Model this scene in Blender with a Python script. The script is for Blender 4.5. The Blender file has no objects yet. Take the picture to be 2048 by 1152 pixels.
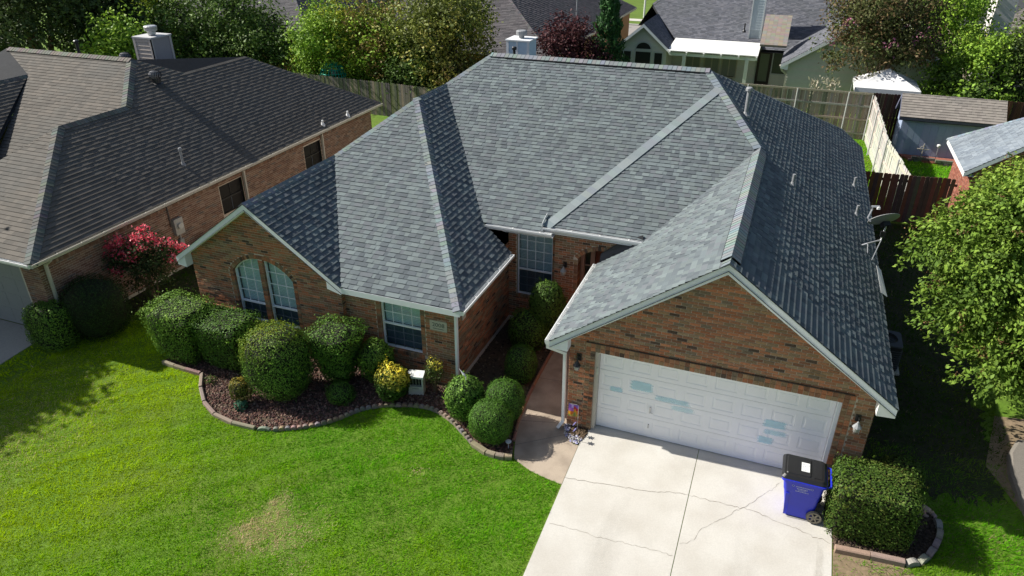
import bpy, math, random
import numpy as np
from mathutils import Vector, Matrix

# ------------------------------------------------------------------ camera, sky, sun, exposure
scene = bpy.context.scene
COL = scene.collection
cam_data = bpy.data.cameras.new("camera")
cam = bpy.data.objects.new("camera", cam_data)
COL.objects.link(cam)
scene.camera = cam
F_PX, PITCH, YAW = 1442.67, 0.49646, -0.36694
CAM = np.array((3.436, -12.782, 10.739))
_f = np.array((math.sin(YAW) * math.cos(PITCH), math.cos(YAW) * math.cos(PITCH), -math.sin(PITCH)))
_r = np.array((math.cos(YAW), -math.sin(YAW), 0.0))
_u = np.cross(_r, _f)
cam.matrix_world = Matrix(((_r[0], _u[0], -_f[0], CAM[0]), (_r[1], _u[1], -_f[1], CAM[1]), (_r[2], _u[2], -_f[2], CAM[2]), (0, 0, 0, 1)))
cam_data.sensor_width = 36.0
cam_data.lens = F_PX / 2048 * 36.0
cam_data.clip_start = 0.1
cam_data.clip_end = 1200.0

SUN_EL = math.radians(38.4)
SUN = Vector((-math.cos(SUN_EL), -0.05, math.sin(SUN_EL))).normalized()     # towards the sun
world = bpy.data.worlds.new("World")
scene.world = world
world.use_nodes = True
_nt = world.node_tree
_sky = _nt.nodes.new("ShaderNodeTexSky")
_sky.sky_type = 'NISHITA'
_sky.sun_disc = False
_sky.sun_elevation = SUN_EL
_sky.sun_rotation = math.atan2(SUN.x, SUN.y)
_sky.air_density = 1.0
_sky.dust_density = 1.8
_sky.ozone_density = 1.2
_bg = _nt.nodes["Background"]
_bg.inputs[1].default_value = 0.062
_nt.links.new(_sky.outputs[0], _bg.inputs[0])
sun_data = bpy.data.lights.new("sun", 'SUN')
sun_data.energy = 4.6
sun_data.angle = math.radians(0.55)
sun_data.color = (1.0, 0.955, 0.88)
sun = bpy.data.objects.new("sun", sun_data)
sun.rotation_euler = (-SUN).to_track_quat('-Z', 'Y').to_euler()
sun.location = (-20, 0, 30)
COL.objects.link(sun)
scene.view_settings.view_transform = 'Standard'
scene.view_settings.look = 'None'
scene.view_settings.exposure = 0.68
scene.view_settings.gamma = 1.0
scene.view_settings.use_curve_mapping = False

# ------------------------------------------------------------------ helpers
RNG = np.random.default_rng(7)
rnd = random.Random(11)
V3 = lambda *a: np.array(a, float)

def norm(v):
    v = np.asarray(v, float)
    return v / np.linalg.norm(v)

def mat(name, color=(.5, .5, .5), rough=.7, attr=False, amt=.18, scale=8.0, detail=4.0, spec=.3, metallic=0.0,
        bump=0.0, bscale=60.0, tint2=None, tscale=1.5, tamt=.5, transl=0.0, stretch=None):
    m = bpy.data.materials.new(name)
    m.use_nodes = True
    nt = m.node_tree
    N, L = nt.nodes, nt.links
    b = N["Principled BSDF"]
    b.inputs["Roughness"].default_value = rough
    b.inputs["Metallic"].default_value = metallic
    b.inputs["Specular IOR Level"].default_value = spec
    tc = N.new("ShaderNodeTexCoord")
    co = tc.outputs["Object"]
    if stretch:
        mp = N.new("ShaderNodeMapping")
        mp.inputs["Scale"].default_value = stretch
        L.new(co, mp.inputs["Vector"])
        co = mp.outputs["Vector"]
    if attr:
        a = N.new("ShaderNodeAttribute")
        a.attribute_name = "col"
        base = a.outputs["Color"]
    else:
        c = N.new("ShaderNodeRGB")
        c.outputs[0].default_value = (*color, 1)
        base = c.outputs[0]
    if tint2:
        t = N.new("ShaderNodeTexNoise")
        t.inputs["Scale"].default_value = tscale
        t.inputs["Detail"].default_value = 5
        L.new(co, t.inputs["Vector"])
        cr = N.new("ShaderNodeMapRange")
        cr.inputs["From Min"].default_value = .42
        cr.inputs["From Max"].default_value = .68
        cr.inputs["To Max"].default_value = tamt
        L.new(t.outputs["Fac"], cr.inputs["Value"])
        mx = N.new("ShaderNodeMix")
        mx.data_type = 'RGBA'
        mx.inputs[7].default_value = (*tint2, 1)
        L.new(cr.outputs["Result"], mx.inputs[0])
        L.new(base, mx.inputs[6])
        base = mx.outputs[2]
    if amt > 0:
        n = N.new("ShaderNodeTexNoise")
        n.inputs["Scale"].default_value = scale
        n.inputs["Detail"].default_value = detail
        n.inputs["Roughness"].default_value = .65
        L.new(co, n.inputs["Vector"])
        mr = N.new("ShaderNodeMapRange")
        mr.inputs["From Min"].default_value = .25
        mr.inputs["From Max"].default_value = .75
        mr.inputs["To Min"].default_value = 1 - amt
        mr.inputs["To Max"].default_value = 1 + amt
        L.new(n.outputs["Fac"], mr.inputs["Value"])
        vm = N.new("ShaderNodeVectorMath")
        vm.operation = 'SCALE'
        L.new(base, vm.inputs[0])
        L.new(mr.outputs["Result"], vm.inputs["Scale"])
        base = vm.outputs[0]
    L.new(base, b.inputs["Base Color"])
    if bump > 0:
        bn = N.new("ShaderNodeTexNoise")
        bn.inputs["Scale"].default_value = bscale
        bn.inputs["Detail"].default_value = 3
        L.new(co, bn.inputs["Vector"])
        bp = N.new("ShaderNodeBump")
        bp.inputs["Strength"].default_value = bump
        bp.inputs["Distance"].default_value = .02
        L.new(bn.outputs["Fac"], bp.inputs["Height"])
        L.new(bp.outputs["Normal"], b.inputs["Normal"])
    if transl > 0:
        tr = N.new("ShaderNodeBsdfTranslucent")
        L.new(base, tr.inputs["Color"])
        ms = N.new("ShaderNodeMixShader")
        ms.inputs[0].default_value = transl
        L.new(b.outputs[0], ms.inputs[1])
        L.new(tr.outputs[0], ms.inputs[2])
        L.new(ms.outputs[0], N["Material Output"].inputs["Surface"])
    return m

def glass_mat(name, tint=(.9, .95, .95), base=.06):
    m = bpy.data.materials.new(name)
    m.use_nodes = True
    nt = m.node_tree
    N, L = nt.nodes, nt.links
    N.remove(N["Principled BSDF"])
    tr = N.new("ShaderNodeBsdfTransparent")
    tr.inputs["Color"].default_value = (*tint, 1)
    gl = N.new("ShaderNodeBsdfGlossy")
    gl.inputs["Roughness"].default_value = .03
    fr = N.new("ShaderNodeLayerWeight")
    fr.inputs["Blend"].default_value = .5
    pw = N.new("ShaderNodeMath")
    pw.operation = 'POWER'
    pw.inputs[1].default_value = 4.0
    L.new(fr.outputs["Facing"], pw.inputs[0])
    ad = N.new("ShaderNodeMath")
    ad.operation = 'MULTIPLY_ADD'
    ad.inputs[1].default_value = .6
    ad.inputs[2].default_value = base
    L.new(pw.outputs[0], ad.inputs[0])
    ms = N.new("ShaderNodeMixShader")
    L.new(ad.outputs[0], ms.inputs[0])
    L.new(tr.outputs[0], ms.inputs[1])
    L.new(gl.outputs[0], ms.inputs[2])
    L.new(ms.outputs[0], N["Material Output"].inputs["Surface"])
    return m

M = {}
M['shingle'] = mat("shingle", attr=True, rough=.9, amt=.16, scale=90, detail=3, spec=.25, tint2=(.095, .105, .105), tscale=.5, tamt=.30)
M['brick'] = mat("brick", attr=True, rough=.85, amt=.28, scale=24, detail=5, spec=.2)
M['mortar'] = mat("mortar", (.56, .485, .39), rough=.95, amt=.2, scale=30)
M['white'] = mat("white_paint", (.78, .79, .78), rough=.45, amt=.05, scale=5, spec=.4)
M['trim'] = mat("trim_paint", (.80, .83, .87), rough=.5, amt=.05, scale=4, spec=.35)
M['cream'] = mat("cream_paint", (.50, .47, .40), rough=.55, amt=.08, scale=4)
M['black'] = mat("black_metal", (.018, .018, .02), rough=.4, amt=.1, spec=.5)
M['dark'] = mat("dark_void", (.012, .012, .013), rough=.7, amt=.1)
M['deck'] = mat("roof_deck", (.035, .037, .04), rough=.95, amt=.2)
M['leaf'] = mat("leaf", attr=True, rough=.55, amt=.12, scale=3, spec=.15, transl=.18)
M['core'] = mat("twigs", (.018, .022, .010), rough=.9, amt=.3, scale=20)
M['bark'] = mat("bark", (.13, .095, .065), rough=.9, amt=.35, scale=25, bump=.4, bscale=40)
M['grass'] = mat("grass_blade", attr=True, rough=.6, amt=.1, scale=1, spec=.06, transl=.45)
M['soil'] = mat("soil", (.085, .062, .04), rough=.95, amt=.4, scale=14, bump=.5, bscale=50)
M['concrete'] = mat("concrete", (.56, .54, .49), rough=.85, amt=.09, scale=35, detail=6, tint2=(.45, .42, .365), tscale=1.1, tamt=.6, bump=.15, bscale=220)
M['path'] = mat("pebble_concrete", (.43, .355, .275), rough=.9, amt=.22, scale=160, detail=4, tint2=(.24, .195, .15), tscale=1.8, tamt=.8, bump=.3, bscale=180)
M['edging'] = mat("edging_concrete", attr=True, rough=.9, amt=.18, scale=30, bump=.3, bscale=90)
M['rock'] = mat("rock", attr=True, rough=.95, amt=.3, scale=40, bump=.3, bscale=90)
M['wood'] = mat("fence_wood", attr=True, rough=.85, amt=.3, scale=9, stretch=(6, 6, .7), spec=.2)
M['metal'] = mat("galvanised_metal", (.50, .51, .52), rough=.4, amt=.12, scale=9, metallic=.6, spec=.5)
M['pvc'] = mat("grey_pipe", (.27, .28, .29), rough=.55, amt=.12, scale=12)
M['siding'] = mat("siding", attr=True, rough=.7, amt=.06, scale=6)
M['plain'] = mat("painted", attr=True, rough=.6, amt=.06, scale=8)
M['plastic'] = mat("plastic", attr=True, rough=.38, amt=.04, scale=8, spec=.5)
M['glass'] = glass_mat("window_glass")
M['solar'] = mat("solar_screen", (.012, .011, .010), rough=.6, amt=.1)
M['bulbglass'] = glass_mat("lamp_glass", (.95, .95, .93), .12)

class G:
    """collects polygons with one colour each; build() links them as ONE mesh object"""
    def __init__(s):
        s.v, s.f, s.c, s.m = [], [], [], []
        s.cur = (.5, .5, .5)
        s.mi = 0
    def poly(s, pts, c=None):
        k = len(s.v)
        s.v.extend([tuple(float(x) for x in p) for p in pts])
        s.f.append(tuple(range(k, k + len(pts))))
        s.c.append(c or s.cur)
        s.m.append(s.mi)
    def box(s, o, ux, uy, uz, c=None, skip=()):
        """o = corner, ux/uy/uz = edge vectors (right-handed)"""
        o, ux, uy, uz = (np.asarray(t, float) for t in (o, ux, uy, uz))
        P = [o, o + ux, o + ux + uy, o + uy, o + uz, o + ux + uz, o + ux + uy + uz, o + uy + uz]
        k = len(s.v)
        s.v.extend([tuple(map(float, p)) for p in P])
        for i, q in enumerate(((3, 2, 1, 0), (4, 5, 6, 7), (0, 1, 5, 4), (1, 2, 6, 5), (2, 3, 7, 6), (3, 0, 4, 7))):
            if i in skip:
                continue
            s.f.append(tuple(k + j for j in q))
            s.c.append(c or s.cur)
            s.m.append(s.mi)
    def abox(s, x0, x1, y0, y1, z0, z1, c=None):
        s.box((x0, y0, z0), (x1 - x0, 0, 0), (0, y1 - y0, 0), (0, 0, z1 - z0), c)
    def prism(s, pts, d, c=None):
        """closed polygon pts extruded by vector d"""
        d = np.asarray(d, float)
        A = [np.asarray(p, float) for p in pts]
        B = [p + d for p in A]
        n = np.cross(A[1] - A[0], A[2] - A[1])
        if np.dot(n, d) > 0:
            A, B = A[::-1], B[::-1]
        k = len(s.v)
        s.v.extend([tuple(map(float, p)) for p in A + B])
        q = len(A)
        s.f.append(tuple(range(k, k + q)))
        s.f.append(tuple(range(k + 2 * q - 1, k + q - 1, -1)))
        for i in range(q):
            j = (i + 1) % q
            s.f.append((k + j, k + i, k + q + i, k + q + j))
        s.c.extend([c or s.cur] * (q + 2))
        s.m.extend([s.mi] * (q + 2))
    def tube(s, pts, radii, n=8, c=None, cap=True):
        pts = [np.asarray(p, float) for p in pts]
        if not hasattr(radii, '__len__'):
            radii = [radii] * len(pts)
        k = len(s.v)
        for i, p in enumerate(pts):
            t = norm(pts[min(i + 1, len(pts) - 1)] - pts[max(i - 1, 0)])
            a = np.array((0, 0, 1.)) if abs(t[2]) < .9 else np.array((1., 0, 0))
            x = norm(np.cross(a, t))
            y = np.cross(t, x)
            for j in range(n):
                an = 2 * math.pi * j / n
                s.v.append(tuple(p + radii[i] * (math.cos(an) * x + math.sin(an) * y)))
        m = len(pts)
        for i in range(m - 1):
            for j in range(n):
                a, b = k + i * n + j, k + i * n + (j + 1) % n
                s.f.append((a, b, b + n, a + n))
                s.c.append(c or s.cur)
                s.m.append(s.mi)
        if cap:
            s.f.append(tuple(k + j for j in range(n - 1, -1, -1)))
            s.f.append(tuple(k + (m - 1) * n + j for j in range(n)))
            s.c.extend([c or s.cur] * 2)
            s.m.extend([s.mi] * 2)
    def lathe(s, o, prof, n=12, c=None):
        """prof = [(r, z)...] about a vertical axis through o"""
        o = np.asarray(o, float)
        k = len(s.v)
        for r, z in prof:
            for j in range(n):
                a = 2 * math.pi * j / n
                s.v.append((o[0] + r * math.cos(a), o[1] + r * math.sin(a), o[2] + z))
        for i in range(len(prof) - 1):
            for j in range(n):
                a, b = k + i * n + j, k + i * n + (j + 1) % n
                s.f.append((a, b, b + n, a + n))
                s.c.append(c or s.cur)
                s.m.append(s.mi)
        m = len(prof)
        s.f.append(tuple(k + j for j in range(n - 1, -1, -1)))
        s.f.append(tuple(k + (m - 1) * n + j for j in range(n)))
        s.c.extend([c or s.cur] * 2)
        s.m.extend([s.mi] * 2)
    def mesh(s, name, mats):
        me = bpy.data.meshes.new(name)
        me.from_pydata(s.v, [], s.f)
        for m in (mats if isinstance(mats, (list, tuple)) else [mats]):
            me.materials.append(m)
        if s.f:
            a = me.attributes.new("col", 'FLOAT_COLOR', 'FACE')
            arr = np.ones((len(s.f), 4), np.float32)
            arr[:, :3] = np.array(s.c, np.float32)
            a.data.foreach_set("color", arr.ravel())
            if any(s.m):
                me.polygons.foreach_set("material_index", np.array(s.m, np.int32))
        me.update()
        return me
    def build(s, name, mats, parent=None, kind=None, smooth=False):
        me = s.mesh(name, mats)
        if smooth:
            me.polygons.foreach_set("use_smooth", np.ones(len(me.polygons), bool))
        return link(name, me, parent, kind)

def link(name, me, parent=None, kind=None):
    o = bpy.data.objects.new(name, me)
    COL.objects.link(o)
    if parent is not None:
        attach(o, parent)
    if kind:
        o["kind"] = kind
    return o

BASE = {}
def attach(o, parent):
    """parent o, which is modelled in world coordinates, to parent"""
    o.parent = parent
    o.matrix_parent_inverse = Matrix.Translation(-Vector(BASE.get(parent.name, (0, 0, 0))))

def thing(name, label, cat, loc=(0, 0, 0), group=None):
    o = bpy.data.objects.new(name, None)
    o.empty_display_size = .2
    COL.objects.link(o)
    o.location = loc
    BASE[o.name] = tuple(loc)
    return tag(o, label, cat, group)

def tag(o, label, cat, group=None):
    o["label"] = label
    o["category"] = cat
    if group:
        o["group"] = group
    return o

def struct(o):
    o["kind"] = 'structure'
    return o

def np_mesh(name, V, cols, m, parent=None, kind=None, k=4):
    """V (N,k,3) separate k-gons, cols (N,3)"""
    n = len(V)
    me = bpy.data.meshes.new(name)
    me.vertices.add(n * k)
    me.vertices.foreach_set("co", np.ascontiguousarray(V, np.float32).ravel())
    me.loops.add(n * k)
    me.loops.foreach_set("vertex_index", np.arange(n * k, dtype=np.int32))
    me.polygons.add(n)
    me.polygons.foreach_set("loop_start", np.arange(0, n * k, k, dtype=np.int32))
    a = me.attributes.new("col", 'FLOAT_COLOR', 'FACE')
    arr = np.ones((n, 4), np.float32)
    arr[:, :3] = cols
    a.data.foreach_set("color", arr.ravel())
    me.materials.append(m)
    me.update()
    return link(name, me, parent, kind)

def clip_poly(P, edges):
    """P list of (u,v); edges = convex CCW polygon"""
    out = P
    n = len(edges)
    for i in range(n):
        (ax, ay), (bx, by) = edges[i], edges[(i + 1) % n]
        dx, dy = bx - ax, by - ay
        inp, out = out, []
        if not inp:
            return []
        for j in range(len(inp)):
            p, q = inp[j], inp[(j + 1) % len(inp)]
            sp = dx * (p[1] - ay) - dy * (p[0] - ax)
            sq = dx * (q[1] - ay) - dy * (q[0] - ax)
            if sp >= 0:
                out.append(p)
            if (sp >= 0) != (sq >= 0):
                t = sp / (sp - sq)
                out.append((p[0] + t * (q[0] - p[0]), p[1] + t * (q[1] - p[1])))
    return out

def area2(P):
    return .5 * sum(P[i][0] * P[(i + 1) % len(P)][1] - P[(i + 1) % len(P)][0] * P[i][1] for i in range(len(P)))

def ccw(P):
    return list(P) if area2(P) > 0 else list(P)[::-1]

def in_poly(X, Y, P):
    ins = np.zeros(X.shape, bool)
    n = len(P)
    for i in range(n):
        x1, y1 = P[i]
        x2, y2 = P[(i + 1) % n]
        c = ((y1 > Y) != (y2 > Y))
        with np.errstate(divide='ignore', invalid='ignore'):
            xi = (x2 - x1) * (Y - y1) / (y2 - y1 + 1e-12) + x1
        ins ^= c & (X < xi)
    return ins

def sn(p, f, seed=0):
    """cheap smooth noise in -1..1 for arrays (N,2|3)"""
    r = np.random.default_rng(1000 + seed)
    out = 0
    for k in range(5):
        d = r.normal(size=p.shape[1])
        d = d / np.linalg.norm(d) * f * (0.6 + .9 * r.random())
        out = out + np.sin(p @ d + r.random() * 6.28 + 1.3 * np.sin(p @ (d[::-1] * .7) + r.random() * 6.28))
    return out / 3.2

def ground_z(y):
    return np.where(np.asarray(y) < 0, .06 * np.asarray(y), 0.0)

def gz(y):
    return .06 * y if y < 0 else 0.0

# ------------------------------------------------------------------ roofs
class Roof:
    """planes z = a + b x + c y covered with separate shingle tabs"""
    def __init__(s, house, palette, expo=.143, tooth=(.12, .26), slot=(.08, .20), thick=(.022, .0135), n_ind=300, ind_from=None):
        s.house, s.pal, s.e, s.tooth, s.slot, s.th = house, palette, expo, tooth, slot, thick
        s.deck = G()
        s.deck.cur = (.03, .03, .032)
        s.full = []
        s.g = G()
        s.caps = G()
        s.n_ind = n_ind
        s.rs = random.Random(len(house.name) + 5)
    def plane(s, a, b, c, polys, cover=True):
        n = norm((-b, -c, 1))
        ln = math.hypot(b, c)
        v = norm((b, c, b * b + c * c)) if ln > 0 else V3(0, 1, 0)
        u = np.cross(v, n)
        Z = lambda x, y: a + b * x + c * y
        P3 = [[V3(x, y, Z(x, y)) for x, y in p] for p in polys]
        O = min((q for p in P3 for q in p), key=lambda q: q[2])
        for p in P3:
            s.deck.poly([q - .006 * n for q in p])
            s.deck.poly([q - .16 * V3(0, 0, 1) for q in p][::-1])
        if not cover:
            return
        P2 = [ccw([((q - O) @ u, (q - O) @ v) for q in p]) for p in P3]
        E = [[(p[i], p[(i + 1) % len(p)]) for i in range(len(p))] for p in P2]
        ulo, uhi = min(q[0] for p in P2 for q in p), max(q[0] for p in P2 for q in p)
        vhi = max(q[1] for p in P2 for q in p)
        R = s.rs
        lift = {0: s.th[0], 1: s.th[1]}
        for j in range(int(vhi / s.e) + 1):
            v0, v1 = j * s.e, (j + 1) * s.e + .012
            # u-range of this row over all pieces
            x = ulo - R.random() * .3
            kind = R.random() < .5
            while x < uhi:
                w = R.uniform(*(s.tooth if kind else s.slot))
                t = lift[0 if kind else 1] * R.uniform(.95, 1.05)
                tab = [(x, v0), (x + w, v0), (x + w, v1), (x, v1)]
                col = R.choice(s.pal)
                k = R.uniform(.92, 1.08)
                col = tuple(cc * k for cc in col)
                for pi, p in enumerate(P2):
                    ins, out = True, False
                    for (A, B) in E[pi]:
                        dx, dy = B[0] - A[0], B[1] - A[1]
                        sg = [dx * (q[1] - A[1]) - dy * (q[0] - A[0]) for q in tab]
                        if max(sg) <= 0:
                            out = True
                            break
                        if min(sg) < 0:
                            ins = False
                    if out:
                        continue
                    if ins:
                        c3 = O + x * u + v0 * v
                        s.full.append((float(np.linalg.norm(c3 - CAM)), c3, u, v, n, w, t, v1 - v0, col))
                        break
                    q = clip_poly(tab, p)
                    if len(q) < 3:
                        continue
                    top = [O + a_ * u + b_ * v + n * (t * (1 - (b_ - v0) / (v1 - v0)) + .001) for a_, b_ in q]
                    s.g.poly(top, col)
                    for i in range(len(q)):
                        A, B = q[i], q[(i + 1) % len(q)]
                        if abs(A[1] - v0) < 1e-4 and abs(B[1] - v0) < 1e-4:
                            s.g.poly([O + A[0] * u + A[1] * v - .003 * n, O + B[0] * u + B[1] * v - .003 * n, top[(i + 1) % len(q)], top[i]], tuple(.6 * cc for cc in col))
                x += w
                kind = not kind
    def tab_geo(s, g, c3, u, v, n, w, t, h, col):
        A, B = c3, c3 + w * u
        C_, D = B + h * v + .001 * n, A + h * v + .001 * n
        At, Bt = A + t * n, B + t * n
        g.poly([At, Bt, C_, D], col)
        dk = tuple(.6 * cc for cc in col)
        g.poly([A - .003 * n, B - .003 * n, Bt, At], dk)
        if t > .007:
            g.poly([B - .002 * n, C_ - .004 * n, C_, Bt], dk)
            g.poly([D - .004 * n, A - .002 * n, At, D], dk)
    def cap_row(s, p0, p1, n0, n1, w=.15, lift=.02, pal=None, e=.14):
        """folded cap shingles along a hip or ridge from p0 (low) to p1 (high)"""
        p0, p1 = np.asarray(p0, float), np.asarray(p1, float)
        L = np.linalg.norm(p1 - p0)
        t = (p1 - p0) / L
        fl = []
        for n in (n0, n1):
            f = np.cross(n, t)
            f = norm(f)
            if f[2] > 0:
                f = -f
            fl.append(f)
        up = norm(norm(n0) + norm(n1))
        k = int(L / e)
        for i in range(k + 1):
            a, b = p0 + t * min(i * e, L), p0 + t * min((i + 1) * e + .015, L + .02)
            pal_ = pal or s.pal
            c = tuple(x * s.rs.uniform(.95, 1.2) for x in s.rs.choice(pal_))
            la, lb = lift + .010 + s.rs.uniform(-.003, .003), lift + .001
            lo = -.012
            for m, f in enumerate(fl):
                q = [a + la * up, a + w * f + (la + lo) * norm((n0, n1)[m]), b + w * f + (lb + lo) * norm((n0, n1)[m]), b + lb * up]
                nn = np.cross(q[1] - q[0], q[3] - q[0])
                if nn @ up < 0:
                    q = q[::-1]
                s.caps.poly(q, c)
                ed = [a + w * f + (la + lo) * norm((n0, n1)[m]), b + w * f + (lb + lo) * norm((n0, n1)[m]), b + w * f - .005 * norm((n0, n1)[m]), a + w * f - .005 * norm((n0, n1)[m])]
                s.caps.poly(ed, tuple(.5 * x for x in c))
                bt = [a + la * up, a + w * f + (la + lo) * norm((n0, n1)[m]), a + w * f - .004 * up, a - .01 * up]
                s.caps.poly(bt, tuple(.5 * x for x in c))
    def build(s, name_kind='shingle'):
        roof = s.deck.build("roof", M['deck'], s.house)
        s.full.sort(key=lambda r: r[0])
        shared = {}
        for r in s.full[:s.n_ind]:
            _, c3, u, v, n, w, t, h, col = r
            wq = round(w / .04) * .04
            key = (wq, t > .007, s.rs.randrange(8))
            if key not in shared:
                g = G()
                s.tab_geo(g, V3(0, 0, 0), V3(1, 0, 0), V3(0, 1, 0), V3(0, 0, 1), wq, s.th[0] if key[1] else s.th[1], h, col)
                shared[key] = g.mesh("shingle", M['shingle'])
            o = link("shingle", shared[key], roof)
            sx = w / wq
            o.matrix_basis = Matrix(((u[0] * sx, v[0], n[0], c3[0]), (u[1] * sx, v[1], n[1], c3[1]), (u[2] * sx, v[2], n[2], c3[2]), (0, 0, 0, 1)))
        for r in s.full[s.n_ind:]:
            s.tab_geo(s.g, *r[1:])
        if s.g.f:
            s.g.build("shingle_courses", M['shingle'], roof, 'stuff')
        if s.caps.f:
            s.caps.build("ridge_caps", M['shingle'], roof, 'stuff')
        return roof

# ------------------------------------------------------------------ brick walls
BW, BH, BPX, BPZ = .203, .057, .213, .0677

class Masonry:
    def __init__(s, house, palette, weights, n_ind=300):
        s.house, s.pal, s.wt, s.n_ind = house, palette, weights, n_ind
        s.wall = G()
        s.wall.cur = (.4, .35, .28)
        s.full, s.g = [], G()
        s.rs = random.Random(len(house.name) * 3 + 1)
    def pick(s):
        return s.rs.choices(range(len(s.pal)), s.wt)[0]
    def tone(s, i):
        k = s.rs.uniform(.82, 1.18)
        return tuple(c * k for c in s.pal[i])
    def run(s, O, U, Nn, polys, holes=(), inside=None, umin=None, bond=True, z0=None, bw=BW, bpx=BPX, far=0.0):
        """polys: convex (u,z); holes: (u0,u1,z0,z1) rects cut from the wall; inside(u,z): no bricks there"""
        O, U, Nn = np.asarray(O, float), np.asarray(U, float), np.asarray(Nn, float)
        Z = V3(0, 0, 1)
        P = lambda u, z, d=0.0: O + U * u + Z * z + Nn * d
        cw = np.dot(np.cross(U, Z), Nn) > 0
        polys = [ccw(p) for p in polys]
        us = sorted({p[0] for q in polys for p in q} | {h for r in holes for h in r[:2]})
        for a, b in zip(us[:-1], us[1:]):
            if b - a < 1e-5:
                continue
            gaps = sorted((h[2], h[3]) for h in holes if h[0] <= (a + b) / 2 <= h[1])
            zs, z = [], -5.0
            for g0, g1 in gaps:
                if g0 > z:
                    zs.append((z, g0))
                z = max(z, g1)
            zs.append((z, 20.0))
            for za, zb in zs:
                for p in polys:
                    q = clip_poly([(a, za), (b, za), (b, zb), (a, zb)], p)
                    if len(q) > 2 and abs(area2(q)) > 1e-5:
                        s.wall.poly([P(*t) for t in (q if cw else q[::-1])])
        zlo = min(p[1] for q in polys for p in q) if z0 is None else z0
        zhi = max(p[1] for q in polys for p in q)
        ulo, uhi = us[0], us[-1]
        for j in range(int((zhi - zlo) / BPZ) + 1):
            za = zlo + j * BPZ + .006
            u = ulo - (bpx * .5 if (j % 2 and bond) else 0.0) + .005
            while u < uhi:
                ua, ub = u, u + bw
                u += bpx
                zm = za + BH / 2
                if inside is not None:
                    la, lb, mm = inside(ua, zm), inside(ub, zm), inside((ua + ub) / 2, zm)
                    if la and lb and mm:
                        continue
                    if mm and not (la or lb):
                        continue
                    st = (ub - ua) / 12
                    while la and ua < ub:
                        ua += st
                        la = inside(ua, zm)
                    while lb and ub > ua:
                        ub -= st
                        lb = inside(ub, zm)
                    if ub - ua < .03:
                        continue
                ci = s.pick()
                d = s.rs.uniform(.004, .010)
                rect = [(ua, za), (ub, za), (ub, za + BH), (ua, za + BH)]
                for p in polys:
                    q = clip_poly(rect, p)
                    if len(q) < 3 or abs(area2(q)) < 4e-4:
                        continue
                    if len(q) == 4 and abs(abs(area2(q)) - bw * BH) < 1e-5:
                        c3 = P(ua, za)
                        s.full.append((float(np.linalg.norm(c3 - CAM)) + far, c3, U, Nn, bw, d, ci, cw))
                    else:
                        s.face(q, P, d, s.tone(ci), cw)
    def face(s, q, P, d, col, cw, back=-.002):
        t = [P(a, b, d) for a, b in q]
        bk = [P(a, b, back) for a, b in q]
        n = len(q)
        s.g.poly(t if cw else t[::-1], col)
        for i in range(n):
            k = (i + 1) % n
            f = [bk[i], bk[k], t[k], t[i]]
            s.g.poly(f if cw else f[::-1], col)
    def unit(s, O, U, W, Nn, w, h, d, back=.1, gap=.008):
        """one trim brick: face w x h in directions U, W, standing d proud and reaching back into the wall"""
        O, U, W, Nn = (np.asarray(t, float) for t in (O, U, W, Nn))
        col = s.tone(s.pick())
        o = O + U * gap / 2 + W * gap / 2 - Nn * back
        s.g.box(o, U * (w - gap), W * (h - gap), Nn * (back + d), col)
    def build(s):
        wall = s.wall.build("wall", M['mortar'], s.house)
        s.full.sort(key=lambda r: r[0])
        shared = {}
        for r in s.full[:s.n_ind]:
            _, c3, U, Nn, bw, d, ci, cw = r
            key = (ci, s.rs.randrange(3), bw)
            if key not in shared:
                g = G()
                P = lambda a, b, dd=0.0: V3(a, b, dd)
                keep = s.g
                s.g = g
                s.face([(0, 0), (bw, 0), (bw, BH), (0, BH)], P, .007, s.tone(ci), True)
                s.g = keep
                shared[key] = g.mesh("brick", M['brick'])
            o = link("brick", shared[key], wall)
            sg = 1.0 if cw else -1.0
            c = c3 if cw else c3 + U * bw
            o.matrix_basis = Matrix(((U[0] * sg, 0, Nn[0], c[0]), (U[1] * sg, 0, Nn[1], c[1]), (0, 1, 0, c[2]), (0, 0, 0, 1)))
        for r in s.full[s.n_ind:]:
            _, c3, U, Nn, bw, d, ci, cw = r
            P = lambda a, b, dd=0.0: c3 + U * a + V3(0, 0, 1) * b + Nn * dd
            s.face([(0, 0), (bw, 0), (bw, BH), (0, BH)], P, d, s.tone(ci), cw)
        s.g.build("brickwork", M['brick'], wall, 'stuff')
        return wall

# ------------------------------------------------------------------ windows
def inset(P, d):
    n = len(P)
    out = []
    L = []
    for i in range(n):
        (x1, y1), (x2, y2) = P[i], P[(i + 1) % n]
        l = math.hypot(x2 - x1, y2 - y1)
        nx, ny = -(y2 - y1) / l, (x2 - x1) / l
        L.append((nx, ny, nx * x1 + ny * y1 + d))
    for i in range(n):
        a1, b1, c1 = L[i - 1]
        a2, b2, c2 = L[i]
        D = a1 * b2 - a2 * b1
        if abs(D) < 1e-3:
            out.append((P[i][0] + a2 * d, P[i][1] + b2 * d))
        else:
            out.append(((c1 * b2 - c2 * b1) / D, (a1 * c2 - a2 * c1) / D))
    return out

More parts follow.
